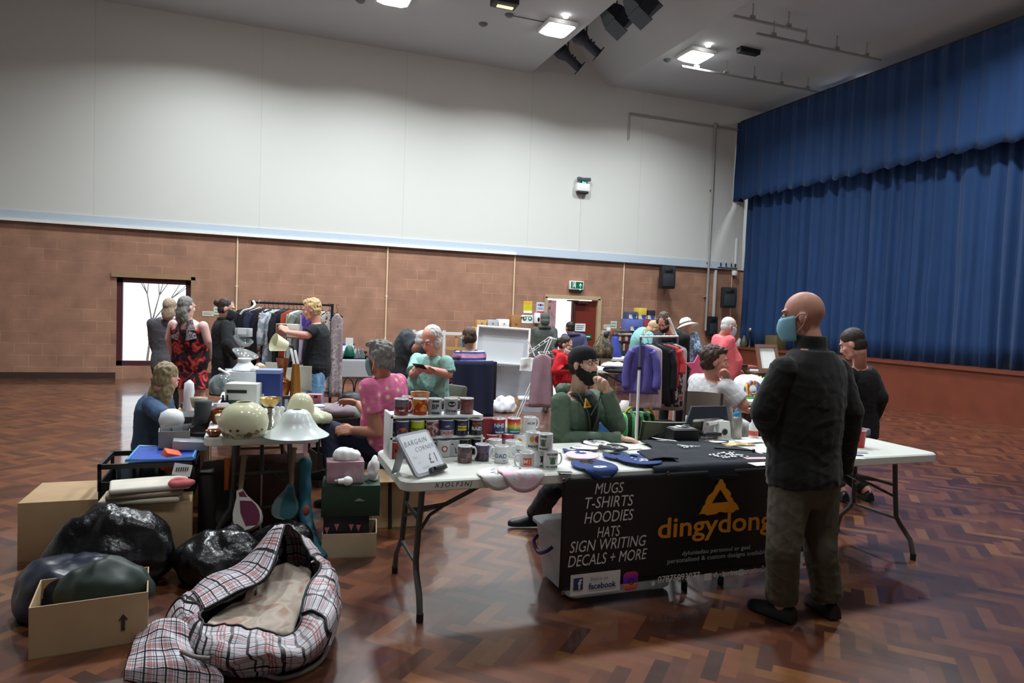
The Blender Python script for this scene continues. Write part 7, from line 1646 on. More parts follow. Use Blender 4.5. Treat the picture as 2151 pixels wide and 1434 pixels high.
for i, r in enumerate(rows):
    for j, p in enumerate(r):
        n_ = noise.noise(V((p.x*9, p.y*9, p.z*9)))*.018+noise.noise(V((p.x*24, p.y*24, p.z*30)))*.010
        p += V((n_, n_*.7, n_ if p.z > .06 else 0)); p.z = max(p.z, .006)
        rows[i][j] = p
bm = uvgrid(rows, 9, 5, .004); obj('bag_body', bm, PLAID, t, 180)
bm = nb(); tube(bm, rows[-1], .006, 6, closed=True); obj('rim_piping', bm, PIPE, t, 180)
for k in (0, 30, 62, 84):
    bm = nb(); tube(bm, [r[k]+V((0, 0, .003)) for r in rows[3:]], .006, 6); obj('seam_piping', bm, PIPE, t, 180)
bm = nb(); cf = sum(flo, V())/8; loft(bm, [[p+V((0, 0, .004)) for p in rows[0]], [p+V((0, 0, .0)) for p in rows[0]]]); obj('bag_base', bm, PIPE, t)
# flap folded over to the left
F0 = [A(*q) for q in ((598, 1107, 3.55), (562, 1213, 3.28), (495, 1250, 3.2), (428, 1286, 3.1))]; F1 = [A(*q) for q in ((560, 1128, 3.62), (500, 1190, 3.58), (440, 1215, 3.5), (400, 1248, 3.38))]
a, b2 = spline(F0, 8), spline(F1, 8)
bm = uvgrid([[p.lerp(q, k/8)+V((0, 0, .02*sin(pi*k/8)+.012+.008*noise.noise(V((p.x*12, k*.8, 2))))) for p, q in zip(a, b2)] for k in range(9)], 4, 2, .004, False); obj('folded_flap', bm, PLAID, t, 180)
bm = nb(); tube(bm, [p+V((0, 0, .014)) for p in a], .006, 6); obj('flap_piping', bm, PIPE, t, 180)
# side gusset lying to the left and the webbing handle
SG = [[A(*q) for q in r] for r in (((420, 1320, 3.0), (375, 1300, 3.1), (335, 1300, 3.2), (290, 1320, 3.25)), ((430, 1375, 2.9), (375, 1350, 2.95), (325, 1345, 3.0), (275, 1360, 3.05)), ((470, 1420, 2.84), (400, 1405, 2.84), (330, 1400, 2.84), (262, 1400, 2.9)))]
r0_ = [spline(r, 8) for r in SG]; base_ = [V((p.x, p.y-.03, .006)) for p in r0_[2]]
rws = []
for k in range(17):
    f = k/16*3
    sets = r0_+[base_]; i = min(int(f), 2); rws.append([p.lerp(q, f-i)+V((0, 0, .018*noise.noise(V((p.x*14, f*2, 5))))) for p, q in zip(sets[i], sets[i+1])])
for r in rws:
    for p in r: p.z = max(p.z, .006)
bm = uvgrid(rws, 5, 4, .004, False); obj('side_gusset', bm, PLAID, t, 180)
bm = nb(); hp = spline([A(380, 1372, 2.9)+V((0, 0, .01)), A(410, 1385, 2.86)+V((0, 0, .012)), A(440, 1382, 2.85)+V((0, 0, .0))], 6); tube(bm, hp, .009, 6); obj('webbing_handle', bm, mat('grey_webbing', (120, 114, 112), .7), t, 180)
bm = nb(); hp = spline([Z(690, 1372)+V((0, 0, .03)), Z(672, 1395)+V((0, 0, .012)), Z(635, 1418)+V((0, 0, .012)), Z(590, 1430)+V((0, 0, .012)), Z(560, 1432)+V((0, 0, .03))], 6); tube(bm, hp, .010, 6); obj('webbing_handle', bm, mat('grey_webbing', (120, 114, 112), .7), t, 180)
# contents
CT = [[A(*q) for q in r] for r in (((436, 1300, 3.06), (520, 1318, 3.06), (612, 1330, 3.06)), ((455, 1280, 3.2), (545, 1262, 3.25), (636, 1262, 3.22)), ((520, 1250, 3.3), (580, 1215, 3.42), (650, 1215, 3.38)), ((560, 1225, 3.4), (590, 1175, 3.52), (655, 1195, 3.48)))]
rr_ = [spline(r, 8) for r in CT]
bm = nb()
def ctf(s, q):
    f = q*3; i = min(int(f), 2); j = min(int(s*16), 15); g = s*16-j
    p = rr_[i][j].lerp(rr_[i][j+1], g); w2 = rr_[i+1][j].lerp(rr_[i+1][j+1], g); p = p.lerp(w2, f-i)
    return p+V((0, 0, -.015+.02*noise.noise(V((s*5, q*5, 1)))))
sheet(bm, 20, 20, ctf, .01)
one('folded_curtain', bm, pattern('faded_floral', 'noise', [(0, (150, 136, 124)), (.45, (176, 160, 146)), (.55, (196, 184, 170)), (.65, (170, 140, 124))], 9, interp='LINEAR', distort=.6), 'faded cream floral cloth stuffed inside the chequered bag', 'cloth', None, 180)
# ================================================================ BEYOND: clothes rails
HANG = mat('hanger_black', (26, 26, 28), .4)
def garment(hook, yaw, w, L, m, label, name='garment', kind='top', cat='clothing', th=.05, group='clothes on the left rail', sleeves=None, hm=None, seed=0, taper=1.12, skirt=None):
    """hook = point on the rail; the garment hangs in the vertical plane with direction yaw"""
    hook = V(hook); t = thing(name, label, cat, hook-V((0, 0, L)), group)
    u = V((cos(yaw), sin(yaw), 0)); n = V((-u.y, u.x, 0)); z0 = hook.z-.10
    bm = nb(); tube(bm, spline([hook+V((0, 0, .012))+u*.02, hook+V((0, 0, .02)), hook-u*.02, hook-V((0, 0, .05)), hook-V((0, 0, .085))], 4), .003, 5); tube(bm, [hook-V((0, 0, .15))-u*w*.47, hook-V((0, 0, .085)), hook-V((0, 0, .15))+u*w*.47], .008, 6); obj('hanger', bm, hm or HANG, t, 180)
    rows = []; N = 26
    for k in range(15):
        f = (0, .03, .06, .10)[k] if k < 4 else .10+.90*(k-3)/11; z = z0-L*f
        ww = w*((.26, .60, .92, 1.0)[k] if k < 4 else 1+(taper-1)*f)/2
        if skirt and f > .45: ww *= 1+skirt*(f-.45)
        dz = .05*(1 if k <= 1 else 0)
        rows.append([V((hook.x, hook.y, z))+u*(ww*cos(2*pi*i/N))+n*((th*.5+.030*min(1, f*1.5)*sin(4*2*pi*i/N+seed+f))*sin(2*pi*i/N)+.016*f*noise.noise(V((f*3, seed, i*.3)))) for i in range(N)])
    bm = nb(); loft(bm, rows); obj('cloth', bm, m, t, 180)
    if sleeves:
        for s in (-1, 1):
            bm = nb(); a = V((hook.x, hook.y, z0-.075))+u*s*w*.46
            tube(bm, spline([a, a+u*s*.05-V((0, 0, .12)), a+u*s*.07-V((0, 0, sleeves*.6)), a+u*s*.06-V((0, 0, sleeves))], 4), [.05]*9+[.055]*4, 10); wobble(bm, .012, 10, seed); obj('sleeve', bm, m, t, 180)
    return t
def m_(n, c): return mat('cloth_'+n, c, .9, var=.15)
# black rail at the left
ra, rb_ = A(530, 634, 10.3), A(698, 643, 9.45); ra.z = rb_.z = 1.60
t = thing('clothes_rail', 'black metal clothes rail packed with garments at the left of the hall', 'clothes rail', ((ra.x+rb_.x)/2, (ra.y+rb_.y)/2, 0))
dr = (rb_-ra).normalized(); pr = V((-dr.y, dr.x, 0))
bm = nb(); cyl(bm, ra, rb_, .018, n=10); obj('top_bar', bm, BMET, t)
for p in (ra, rb_):
    bm = nb(); cyl(bm, V((p.x, p.y, .06)), p+V((0, 0, .018)), .020, n=10); obj('post', bm, BMET, t)
    bm = nb(); cyl(bm, V((p.x, p.y, .06))-pr*.25, V((p.x, p.y, .06))+pr*.25, .018, n=10); obj('foot', bm, BMET, t)
    for s in (-1, 1):
        bm = nb(); q = V((p.x, p.y, .03))+pr*.22*s; cyl(bm, q-dr*.012, q+dr*.012, .03, n=14); obj('castor', bm, RUB, t)
py_ = math.atan2(pr.y, pr.x)
G = [(-.03, 'black wool coat at the far left end of the rail', m_('black', (22, 23, 28)), .95, .5, .22, .5), (.10, 'navy top on a white padded hanger', m_('navy', (28, 36, 62)), .68, .46, .06, .3), (.17, 'black blouse behind the navy top', m_('soft_black', (34, 34, 40)), .8, .44, .05, None), (.22, 'pink and white patterned dress', pattern('rose_print', 'noise', [(0, (120, 70, 70)), (.45, (170, 130, 128)), (.55, (216, 204, 206)), (.65, (90, 60, 66))], 16), .98, .40, .06, None), (.28, 'black and white spotted dress', pattern('mono_print', 'noise', [(0, (26, 26, 30)), (.5, (60, 60, 66)), (.58, (216, 216, 220))], 22), .95, .4, .05, None), (.35, 'pale grey blue marbled blouse', pattern('pale_marble', 'noise', [(0, (150, 164, 176)), (.5, (206, 212, 218)), (.62, (176, 186, 196))], 10), .82, .44, .06, .45), (.42, 'black jacket beside the marbled blouse', m_('jet', (24, 25, 29)), .85, .46, .07, .4), (.48, 'black cardigan in the middle of the rail', m_('ink', (28, 29, 36)), .8, .44, .06, None), (.54, 'rust red top in the middle of the rail', m_('rust', (170, 74, 52)), .7, .42, .04, None), (.58, 'olive green striped shirt', pattern('olive_stripe', 'wave', [(0, (96, 108, 72)), (.5, (150, 146, 84))], 6, axis='X'), .72, .44, .04, None), (.63, 'white shirt between the green and the grey ones', m_('white', (214, 216, 218)), .72, .44, .05, None), (.69, 'sage grey jumper right of the white shirt', m_('sage', (112, 118, 108)), .7, .48, .07, .3), (.75, 'pale lilac blouse left of the purple and blue top', m_('lilac', (170, 156, 178)), .75, .44, .05, None), (.80, 'purple and blue top near the blonde person', pattern('purple_blue', 'noise', [(0, (70, 50, 130)), (.5, (110, 60, 150)), (.6, (46, 56, 130))], 6), .75, .44, .06, None), (.88, 'black and cream dotted blouse', pattern('dotted', 'voronoi', [(0, (30, 30, 32)), (.25, (206, 200, 190))], 24), .85, .42, .05, None)]
for i, (f, lab, m, L, w, th, sl) in enumerate(G): garment(ra.lerp(rb_, f)+V((0, 0, .012)), py_+.25*sin(i*2.3), w, L, m, lab, th=th, sleeves=sl, seed=i, hm=WHT if 'padded' in lab else None)
LEO = pattern('leopard_print', 'voronoi', [(0, (40, 36, 34)), (.20, (60, 54, 50)), (.28, (176, 166, 156)), (.6, (200, 192, 184))], 26)
garment(ra.lerp(rb_, .97)+V((0, 0, .012)), math.atan2(R0.y, R0.x)+.15, .22, 1.18, LEO, 'long leopard print dress at the right end of the rail', th=.07, seed=21)
garment(rb_+dr*.10+V((0, 0, -.01)), math.atan2(R0.y, R0.x)+.05, .16, 1.15, pattern('silver_pink', 'noise', [(0, (150, 138, 140)), (.5, (176, 164, 166)), (.6, (120, 112, 112))], 14), 'silvery pink dress hooked outside the right post', th=.06, seed=22)
bm = nb(); tube(bm, spline([A(505, 660, 8.9), A(512, 652, 8.9), A(526, 648, 8.9), A(535, 640, 8.95), A(532, 632, 9.0)], 5), .014, 8); one('padded_hanger', bm, WHT, 'empty white hanger hooked on the left end of the rail', 'hanger')
# low white rail at the right
qa, qb = A(1346, 707, 8.35), A(1424, 704, 9.2); qb.z = qa.z
t = thing('clothes_rail', 'low white clothes rail holding the purple blouse', 'clothes rail', (qa.x, qa.y, 0)); d2 = (qb-qa).normalized(); p2 = V((-d2.y, d2.x, 0))
bm = nb(); cyl(bm, qa-d2*.04, qb, .013, n=10); obj('top_bar', bm, WHT, t)
for p, nm in ((qa, 'post'), (qb, 'post')):
    bm = nb(); cyl(bm, V((p.x, p.y, .04)), V((p.x, p.y, .98)), .019, n=10); obj('post', bm, WHT, t); bm = nb(); cyl(bm, V((p.x, p.y, .96)), p+V((0, 0, -.01)), .014, n=10); obj('post_extension', bm, mat('grey_pole', (96, 98, 110), .4), t)
    bm = nb(); cyl(bm, V((p.x, p.y, .955)), V((p.x, p.y, .99)), .026, n=12); obj('collar', bm, BMET, t)
    bm = nb(); cyl(bm, V((p.x, p.y, .03))-p2*.22, V((p.x, p.y, .03))+p2*.22, .018, n=10); obj('foot', bm, WHT, t)
PUR = mat('purple_viscose', (88, 82, 156), .75, var=.15); gy = math.atan2(R0.y, R0.x)
GR = 'clothes on the low white rail'
garment(qa+d2*.06, gy-.1, .26, .60, PUR, 'purple long sleeved blouse at the near end of the low rail', th=.07, sleeves=.46, seed=31, group=GR, skirt=.9)
garment(qa+d2*.20, gy-.05, .36, .78, mat('blush_chiffon', (200, 184, 190), .8), 'pale blush tunic just behind the purple blouse', th=.06, seed=32, group=GR)
garment(qa+d2*.36, gy+.15, .46, .75, m_('black2', (24, 25, 30)), 'black coat third along the low rail', th=.12, sleeves=.5, seed=33, group=GR)
garment(qa+d2*.52, gy+.2, .46, .74, m_('black3', (30, 30, 34)), 'black jacket in the middle of the low rail', th=.08, seed=34, group=GR)
garment(qa+d2*.66, gy+.25, .44, .55, m_('red', (200, 66, 70)), 'red top near the far end of the low rail', th=.08, sleeves=.3, seed=35, group=GR)
garment(qa+d2*.78, gy+.3, .46, .82, pattern('coral_mono', 'noise', [(0, (30, 30, 36)), (.46, (60, 60, 70)), (.54, (206, 206, 210)), (.62, (196, 84, 92))], 14), 'black, white and coral patterned dress on the low rail', th=.07, seed=36, group=GR)
garment(qa+d2*.90, gy+.3, .46, .88, m_('greywhite', (176, 172, 174)), 'pale grey dress at the far end of the low rail', th=.05, seed=37, group=GR)
# ---- airer with mauve garment
c = A(1140, 730, 9.9); t = thing('clothes_airer', 'white wire clothes airer standing in front of the doorway', 'clothes airer', (c.x, c.y, 0))
AX = V((c.x, c.y, 0)); W = lambda x, y, z: AX+R0*x+FH*y+V((0, 0, z))
bm = nb()
for y in (-.25, .25): tube(bm, [W(-.36, y, 0), W(.12, y, 1.25)], .008, 6); tube(bm, [W(.36, y, 0), W(-.22, y, 1.2)], .008, 6)
obj('legs', bm, WHT, t)
for x0, z0, x1, z1 in ((-.20, 1.02, .10, 1.25), (.12, 1.25, .30, 1.20), (-.05, 1.02, .24, 1.05)):
    bm = nb(); tube(bm, [W(x0, -.25, z0), W(x1, -.25, z1), W(x1, .25, z1), W(x0, .25, z0)], .008, 6, closed=True)
    for k in range(1, 4): f = k/4; cyl(bm, W(x0+(x1-x0)*f, -.25, z0+(z1-z0)*f), W(x0+(x1-x0)*f, .25, z0+(z1-z0)*f), .005, n=6)
    obj('wing', bm, WHT, t)
MAU = mat('mauve_jersey', (150, 122, 132), .85, var=.15)
h = A(1141, 728, 9.5)
garment(h, gy, .26, .74, MAU, 'long draped mauve dress hanging on the front of the airer', th=.10, seed=41, group='clothes on the airer', taper=1.35)
garment(A(1157, 736, 9.55), gy+.2, .26, .34, mat('grey_mauve', (150, 150, 162), .85), 'grey mauve top hanging at the right of the airer', th=.07, seed=42, group='clothes on the airer')
garment(A(1114, 736, 9.6), gy-.2, .26, .20, PAP, 'white top hanging at the left of the airer', th=.07, seed=43, group='clothes on the airer')
# ---- white covered table with the big white tray
TC = mat('white_tablecloth', (214, 218, 224), .8, var=.03)
def cloth_table(c, L, D, h, drop, rot, label, under, m=TC):
    c = V((c[0], c[1], 0)); M = rz(rot); t = thing('tablecloth', label, 'tablecloth', c+V((0, 0, h-drop)), 'white cloths over the far tables')
    bm = nb(); n = 80; o = rnd_rect(L, D, .03, 19)
    W = lambda x, y, z: c+M @ V((x, y, z)); rows = [[W(x*.985, y*.985, h+.004) for x, y in o]]
    for k in range(7):
        f = k/6; rows.append([W(x*(1+.02*f*sin(i*1.1)), y*(1+.03*f*sin(i*1.1+1)), h-drop*f-.02*f*sin(i*.35)) for i, (x, y) in enumerate(o)])
    rv = loft(bm, rows, False); bm.faces.new(rv[0][::-1]); bmesh.ops.solidify(bm, geom=bm.faces[:], thickness=.003); obj('cloth', bm, m, t, 60)
    folding_table(under, c.x, c.y, L-.06, D-.06, rot, h-.003)
    return t
cloth_table((3.98, 10.78), 1.12, .7, .745, .52, -.15, 'white tablecloth over the table that carries the big white panel', 'folding table hidden by the white cloth beneath the big white panel')
q = A(1056, 724, 11.0); t = thing('white_tray', 'big white shallow panel standing upright on the white clothed table', 'frame', q-V((0, 0, .3)))
Fr = Matrix((R0, FH, UPV)).transposed() @ euler(-.14, .035, 0)
q.z = .755+.30
bm = nb(); box(bm, q+Fr @ V((0, .05, 0)), (.82, .012, .56), Fr); obj('back_board', bm, mat('primed_white', (200, 204, 208), .5, var=.02), t)
bm = nb()
for x, z, w, h_ in ((0, .285, .86, .03), (0, -.285, .86, .03)): box(bm, q+Fr @ V((x, 0, z)), (w, .14, h_), Fr, bev=.003)
for x in (-.415, .415): box(bm, q+Fr @ V((x, 0, 0)), (.03, .14, .56), Fr, bev=.003)
obj('frame_sides', bm, WHT, t)
t = thing('storage_box', 'clear storage box with a white lid on the floor under the white cloth', 'storage box', (4.25, 10.35, 0)); M = rz(-.3)
bm = nb(); rr2 = lambda w, d, z: [V((4.22, 10.32, z))+M @ V((x, y, 0)) for x, y in rnd_rect(w, d, .04)]
loft(bm, [rr2(.36, .28, .0), rr2(.42, .33, .2)]); obj('tub', bm, mat('pale_tub', (190, 202, 216), .3, trans=.2), t); bm = nb(); loft(bm, [rr2(.45, .36, .2), rr2(.45, .36, .225), rr2(.40, .31, .24)]); obj('lid', bm, WHT, t); bm = nb(); box(bm, V((4.22, 10.32, .12))+M @ V((0, -.158, 0)), (.22, .01, .02), M); obj('red_line', bm, MK[0], t)
lump((3.72, 10.25, 0), (.20, .16, .16), WB, 'white carrier bag slumped on the floor left of the clear storage box', 'bag', 'carrier_bag', .06, 7, seed=31)
# furniture behind: white stand and wooden rack
c0 = YP(853, 760, 12.3); c1 = YP(990, 760, 12.3)
t = thing('display_stand', 'white post and rail display stand behind the person in teal', 'display stand', ((c0.x+c1.x)/2, 12.3, 0))
x0, x1 = c0.x, YP(985, 705, 12.3).x; zt0 = YP(855, 698, 12.3).z
bm = nb(); box(bm, ((x0+x1)/2, 12.3, zt0), (x1-x0, .04, .05)); obj('top_rail', bm, WHT, t)
for x in (x0, x0+.13, YP(933, 700, 12.3).x, x1): bm = nb(); box(bm, (x, 12.3, (zt0+.05)/2), (.045, .045, zt0+.05)); obj('post', bm, WHT, t)
bm = nb(); box(bm, ((x0+x1)/2, 12.3, .35), (x1-x0, .04, .05)); obj('lower_rail', bm, WHT, t)
x2, x3 = YP(935, 740, 12.7).x, YP(982, 740, 12.7).x; WOOD = mat('pale_pine', (190, 152, 98), .6, var=.15)
t = thing('wooden_rack', 'pale pine slatted rack behind the white display stand', 'rack', ((x2+x3)/2, 12.75, 0))
for x in (x2, (x2+x3)/2, x3): bm = nb(); box(bm, (x, 12.75, .58), (.05, .05, 1.16)); obj('upright', bm, WOOD, t)
for z in (1.12, .86, .55): bm = nb(); box(bm, ((x2+x3)/2, 12.72, z), (x3-x2, .03, .06)); obj('slat', bm, WOOD, t)
bm = nb()
for k in range(6): ell(bm, YP(842, 710+9*k, 12.0), (.06, .05, .045))
q = YP(842, 706, 12.0); cyl(bm, (q.x, q.y, 0), q, .012, n=8)
one('shell_string', bm, mat('shell_cream', (150, 140, 118), .6), 'hanging string of cream shells left of the white display stand', 'ornament')
# cartons along the wall above the white frame, on a bench
bx_a, bx_b = YP(1000, 690, 14.6), YP(1095, 690, 14.6); hb = YP(1045, 688, 14.6).z
t = thing('bench_cabinet', 'low timber cabinet against the block wall behind the big white frame', 'cabinet', ((bx_a.x+bx_b.x)/2, 14.6, 0)); bm = nb(); box(bm, ((bx_a.x+bx_b.x)/2, 14.7, hb/2), (bx_b.x-bx_a.x+.15, .5, hb), bev=.01); obj('cabinet_body', bm, WOOD, t)
for dx in (-.3, .3): bm = nb(); box(bm, ((bx_a.x+bx_b.x)/2+dx, 14.44, hb/2), (.5, .02, hb*.8)); obj('door', bm, mat('pine_door', (176, 138, 88), .6), t)
for px0, px1, py0, m, lab in ((1001, 1021, 672, WOOD, 'small pine drawer box at the left on the cabinet'), (1024, 1045, 671, mat('pale_grey_box', (176, 180, 186), .5), 'pale grey drawer box second on the cabinet'), (1047, 1069, 670, WHT, 'white drawer box third on the cabinet'), (1074, 1093, 661, mat('honey_box', (158, 116, 66), .6), 'taller honey brown box at the right on the cabinet')):
    a, b = YP(px0, py0, 14.6), YP(px1, py0, 14.6); carton(((a.x+b.x)/2, 14.66, hb+.001), (b.x-a.x, .2, a.z-hb), 0, m, lab, name='drawer_box', extra=lambda t, W, M: (lambda bm: (cyl(bm, W(0, -.1, .09), W(0, -.12, .09), .012, n=8), obj('knob', bm, BLK, t)))(nb()))
# ---- left far table with wares
cloth_table((1.35, 11.5), 1.5, .7, .745, .26, 0, 'white tablecloth over the table left of the grey haired person in pink', 'folding table under the white cloth of the far left wares')
def on(px_, py_, y, z): p = YP(px_, py_, y); return V((p.x, y, z))
for px_, y, s, m, lab in ((727, 11.6, (.28, .2, .12), PAP, 'white carton with blue print on the far left cloth'), (722, 11.75, (.3, .2, .22), mat('white_navy_box', (196, 200, 214), .5), 'white and navy carton at the back of the far left cloth'), (757, 11.7, (.2, .14, .1), BLK, 'black tray carton on the far left cloth')):
    carton(on(px_, 750, y, .75), s, .1, m, lab, name='carton', lid=mat('navy_lid', (46, 54, 110), .5) if 'navy' in lab else None)
p = on(733, 750, 11.35, .75); bm = nb(); lathe(bm, [(0, 0), (.085, 0), (.09, .06), (.06, .17), (.035, .2), (0, .21)], p, 18); wobble(bm, .012, 12, 3); one('green_pouch', bm, mat('emerald', (14, 82, 66), .4), 'emerald green bag tied at the top on the far left cloth', 'bag', None, 180)
t = thing('price_card', 'white price card standing on the emerald bag', 'card', p+V((0, 0, .21))); bm = nb(); box(bm, p+V((0, 0, .27)), (.12, .006, .13), rz(-.2)); obj('card', bm, PAP, t)
for px_, lab in ((751, 'clear glass decanter left of the pair on the far left cloth'), (760, 'clear glass decanter right of the pair on the far left cloth'), (745, 'small clear vase on the far left cloth')):
    turned(on(px_, 750, 11.4, .75), [(0, 0), (.05, 0), (.055, .05), (.02, .12), (.018, .17), (.026, .18), (0, .18)], CLEAR, lab, 'decanter', 'glass_decanter', 16, [('decanter',)], group='clear glass on the far left cloth')
t = thing('handbag', 'black handbag with tall loop handles on the floor before the far left cloth', 'bag', on(735, 800, 10.6, 0)); p = on(742, 800, 10.2, 0)
bm = nb(); lathe(bm, [(0, 0), (.2, 0), (.24, .12), (.2, .3), (.1, .34), (0, .33)], p, 24); wobble(bm, .03, 6, 2); obj('bag_body', bm, mat('black_leather', (26, 24, 26), .45), t, 180)
for dx in (-.07, .1): bm = nb(); tube(bm, spline([p+V((dx-.08, 0, .3)), p+V((dx-.06, 0, .48)), p+V((dx, 0, .56)), p+V((dx+.07, 0, .46)), p+V((dx+.08, 0, .3))], 5), .010, 6); obj('handle', bm, BLK, t, 180)
p = Z(705, 905); p = V((A(702, 900, 6.2).x, A(702, 900, 6.2).y, 0))
crate(p, (.36, .3, .60), .2, mat('crate_dark', (34, 30, 32), .6), 'tall dark crate beyond the seated person in pink')
lump(p+V((.02, 0, .60)), (.20, .13, .07), mat('mauve_wool', (136, 124, 130), .9), 'mauve grey knitted cloth draped over the tall dark crate', 'cloth', 'knitted_cloth', .025, 9, seed=41)
lump(p+V((.17, .0, .57)), (.06, .10, .08), mat('silver_grey_cloth', (150, 156, 150), .9), 'silver grey cloth hanging at the right of the tall dark crate', 'cloth', 'knitted_cloth', .02, 9, seed=43)
# ---- seats
def armchair(c, f, label, cover=None):
    c = V((c.x, c.y, 0)); f = V((f.x, f.y, 0)).normalized(); s = f.cross(UPV); M = Matrix((s, f, UPV)).transposed(); W = lambda x, y, z: c+M @ V((x, y, z))
    t = thing('armchair', label, 'armchair', c, 'seats of the stallholders'); WD = mat('grey_oak', (112, 98, 82), .5); CU = mat('moss_cushion', (86, 84, 74), .9)
    bm = nb(); box(bm, W(0, 0, .40), (.56, .52, .12), M, bev=.03); obj('seat_cushion', bm, CU, t)
    bm = nb(); box(bm, W(0, -.24, .60), (.50, .10, .36), M @ euler(.15, 0, 0), bev=.03); obj('back_cushion', bm, CU, t)
    for a in (-1, 1):
        bm = nb(); tube(bm, spline([W(a*.31, -.28, .62), W(a*.31, .0, .66), W(a*.31, .24, .64), W(a*.31, .30, .58)], 5), .034, 10); obj('arm', bm, WD, t)
        for y in (-.26, .24): bm = nb(); cyl(bm, W(a*.31, y, 0), W(a*.31, y, .62), .026, .03, 10); obj('leg', bm, WD, t)
    return t
armchair(A(906, 848, 7.4), R0*-.62-FH*.78, 'wooden armchair under the person in the teal polo')
c = A(976, 800, 8.86); t = stool(A(990, 838, 9.0), .46, .45, BLK, 'dark chair under the person in the striped jumper', .5, R0*-.55+FH*.83)
bm = nb(); cc_ = V((c.x, c.y, 0))-(R0*-.55+FH*.83)*.22; u_ = (R0*.9+FH*.35)
def cov(s, q):
    x = (s-.5)*(.50+.06*q); z = .97-.72*q
    return cc_+u_.normalized()*x-FH*(.03+.05*(1-(2*s-1)**2)+.02*sin(s*14)*q)+V((0, 0, z))
sheet(bm, 30, 14, cov, .02); one('draped_coat', bm, mat('navy_wool', (28, 32, 60), .9), 'navy coat draped over the back of the chair of the person in stripes', 'coat', None, 180)
stool(A(1478, 905, 6.1), .44, .45, mat('taupe_seat', (96, 84, 78), .7), 'brown seat part under the person in the white T-shirt', None, R0*.88+FH*.30)
# ---- middle table with clothing
ft = folding_table('white folding table with black and white clothing by the purple blouse', 5.15, 10.0, 1.7, .74, -.45)
p = A(1292, 768, 10.3)
for i, (px_, m, r, lab) in enumerate(((1288, m_('bw', (200, 204, 206)), (.20, .15, .05), 'white folded top crowning the clothing pile'), (1296, m_('charcoal', (44, 46, 52)), (.22, .16, .06), 'charcoal garment below the white top'), (1310, m_('darkgreen', (40, 70, 50)), (.12, .12, .05), 'dark green garment at the right of the clothing pile'))):
    q = A(px_, 770, 10.25); lump((q.x, q.y, .748+(.075 if i == 0 else 0)), r, m, lab, 'clothing', 'folded_garment', .02, 9, seed=50+i, group='clothing on the middle table')
for px_, lab in ((1292, 'white bag hanging under the middle table, the left one'), (1312, 'pale clear bag hanging under the middle table, the right one')):
    q = A(px_, 845, 9.6); bm = nb(); lathe(bm, [(0, 0), (.10, 0), (.13, .08), (.11, .3), (.05, .42), (0, .43)], V((q.x, q.y, .0)), 16); wobble(bm, .03, 8, px_); one('carrier_bag', bm, mat('pale_bag', (176, 172, 170), .5), lab, 'bag', 'bags under the middle table', 180)
q = A(1340, 880, 8.9); q.z = 0
t = thing('striped_bag', 'green and black striped bag with yellow handles on the floor under the purple blouse', 'bag', q)
bm = nb(); o = rnd_rect(.44, .26, .08); Mq = Matrix((R0, FH, UPV)).transposed(); loft(bm, [[q+Mq @ V((x*.8, y*.8, .005)) for x, y in o], [q+Mq @ V((x, y, .10)) for x, y in o], [q+Mq @ V((x*1.02, y, .30)) for x, y in o], [q+Mq @ V((x*.9, y*.6, .36)) for x, y in o]]); wobble(bm, .02, 7, 3); obj('bag_body', bm, pattern('green_stripes', 'wave', [(0, (22, 30, 26)), (.45, (30, 34, 32)), (.5, (58, 150, 76)), (.8, (120, 196, 120)), (.9, (22, 30, 26))], 3.4, axis='X', distort=3), t, 180)
bm = nb(); tube(bm, spline([q+Mq @ V((-.18, -.05, .34)), q+Mq @ V((-.1, -.09, .44)), q+Mq @ V((.1, -.09, .43)), q+Mq @ V((.18, -.05, .34))], 6), .016, 8); obj('handle', bm, mat('lime_webbing', (176, 180, 40), .7), t, 180)
q = A(1305, 865, 9.3); carton((q.x, q.y, 0), (.18, .14, .28), .2, mat('amber_box', (226, 176, 44), .5), 'yellow carton beside the green striped bag', name='yellow_box', extra=lambda t, W, M: panel(t, W, M, .03, .18, .08, .12, .14, PAP, 'picture'))
q = A(1266, 890, 7.2); bm = nb(); prism(bm, [(-.10, 0), (.10, 0), (.02, .2)], V((q.x, q.y, .35)), R0, V((0, 0, 1)), FH*.02); box(bm, V((q.x, q.y+.02, .18)), (.2, .02, .36)); one('blue_board', bm, mat('sky_blue_board', (66, 130, 190), .5), 'sky blue pointed board behind the bearded stallholder', 'board')
q = A(1395, 880, 8.9); carton((q.x, q.y, 0), (.3, .24, .26), .1, mat('slate_box', (52, 54, 62), .7), 'slate grey carton right of the green striped bag', name='carton')
# ---- wall side right: games, books, dolls
gb = YP(1345, 700, 14.2)
t = thing('bookcase', 'tall dark blue draped stand holding board games by the wall', 'stand', (gb.x, 14.5, 0)); hz = YP(1345, 696, 14.2).z
bm = nb(); box(bm, (gb.x, 14.45, hz/2), (.62, .4, hz)); wobble(bm, .01, 5, 2); obj('drape', bm, mat('indigo_drape', (44, 48, 96), .9), t)
games = [(1316, 1353, 695, 671, 'blue_game', (96, 110, 176), 'wide pale blue jigsaw carton at the bottom of the game pile'), (1353, 1372, 694, 672, 'crimson_game', (150, 56, 70), 'red and blue game carton at the right of the game pile'), (1321, 1341, 668, 655, 'grey_game', (70, 78, 110), 'grey blue game carton second from the bottom at the left'), (1343, 1360, 670, 647, 'yellow_game', (206, 180, 70), 'yellow topped game carton at the top of the game pile'), (1362, 1378, 670, 652, 'black_game', (40, 40, 50), 'black and white game carton at the top right of the pile')]
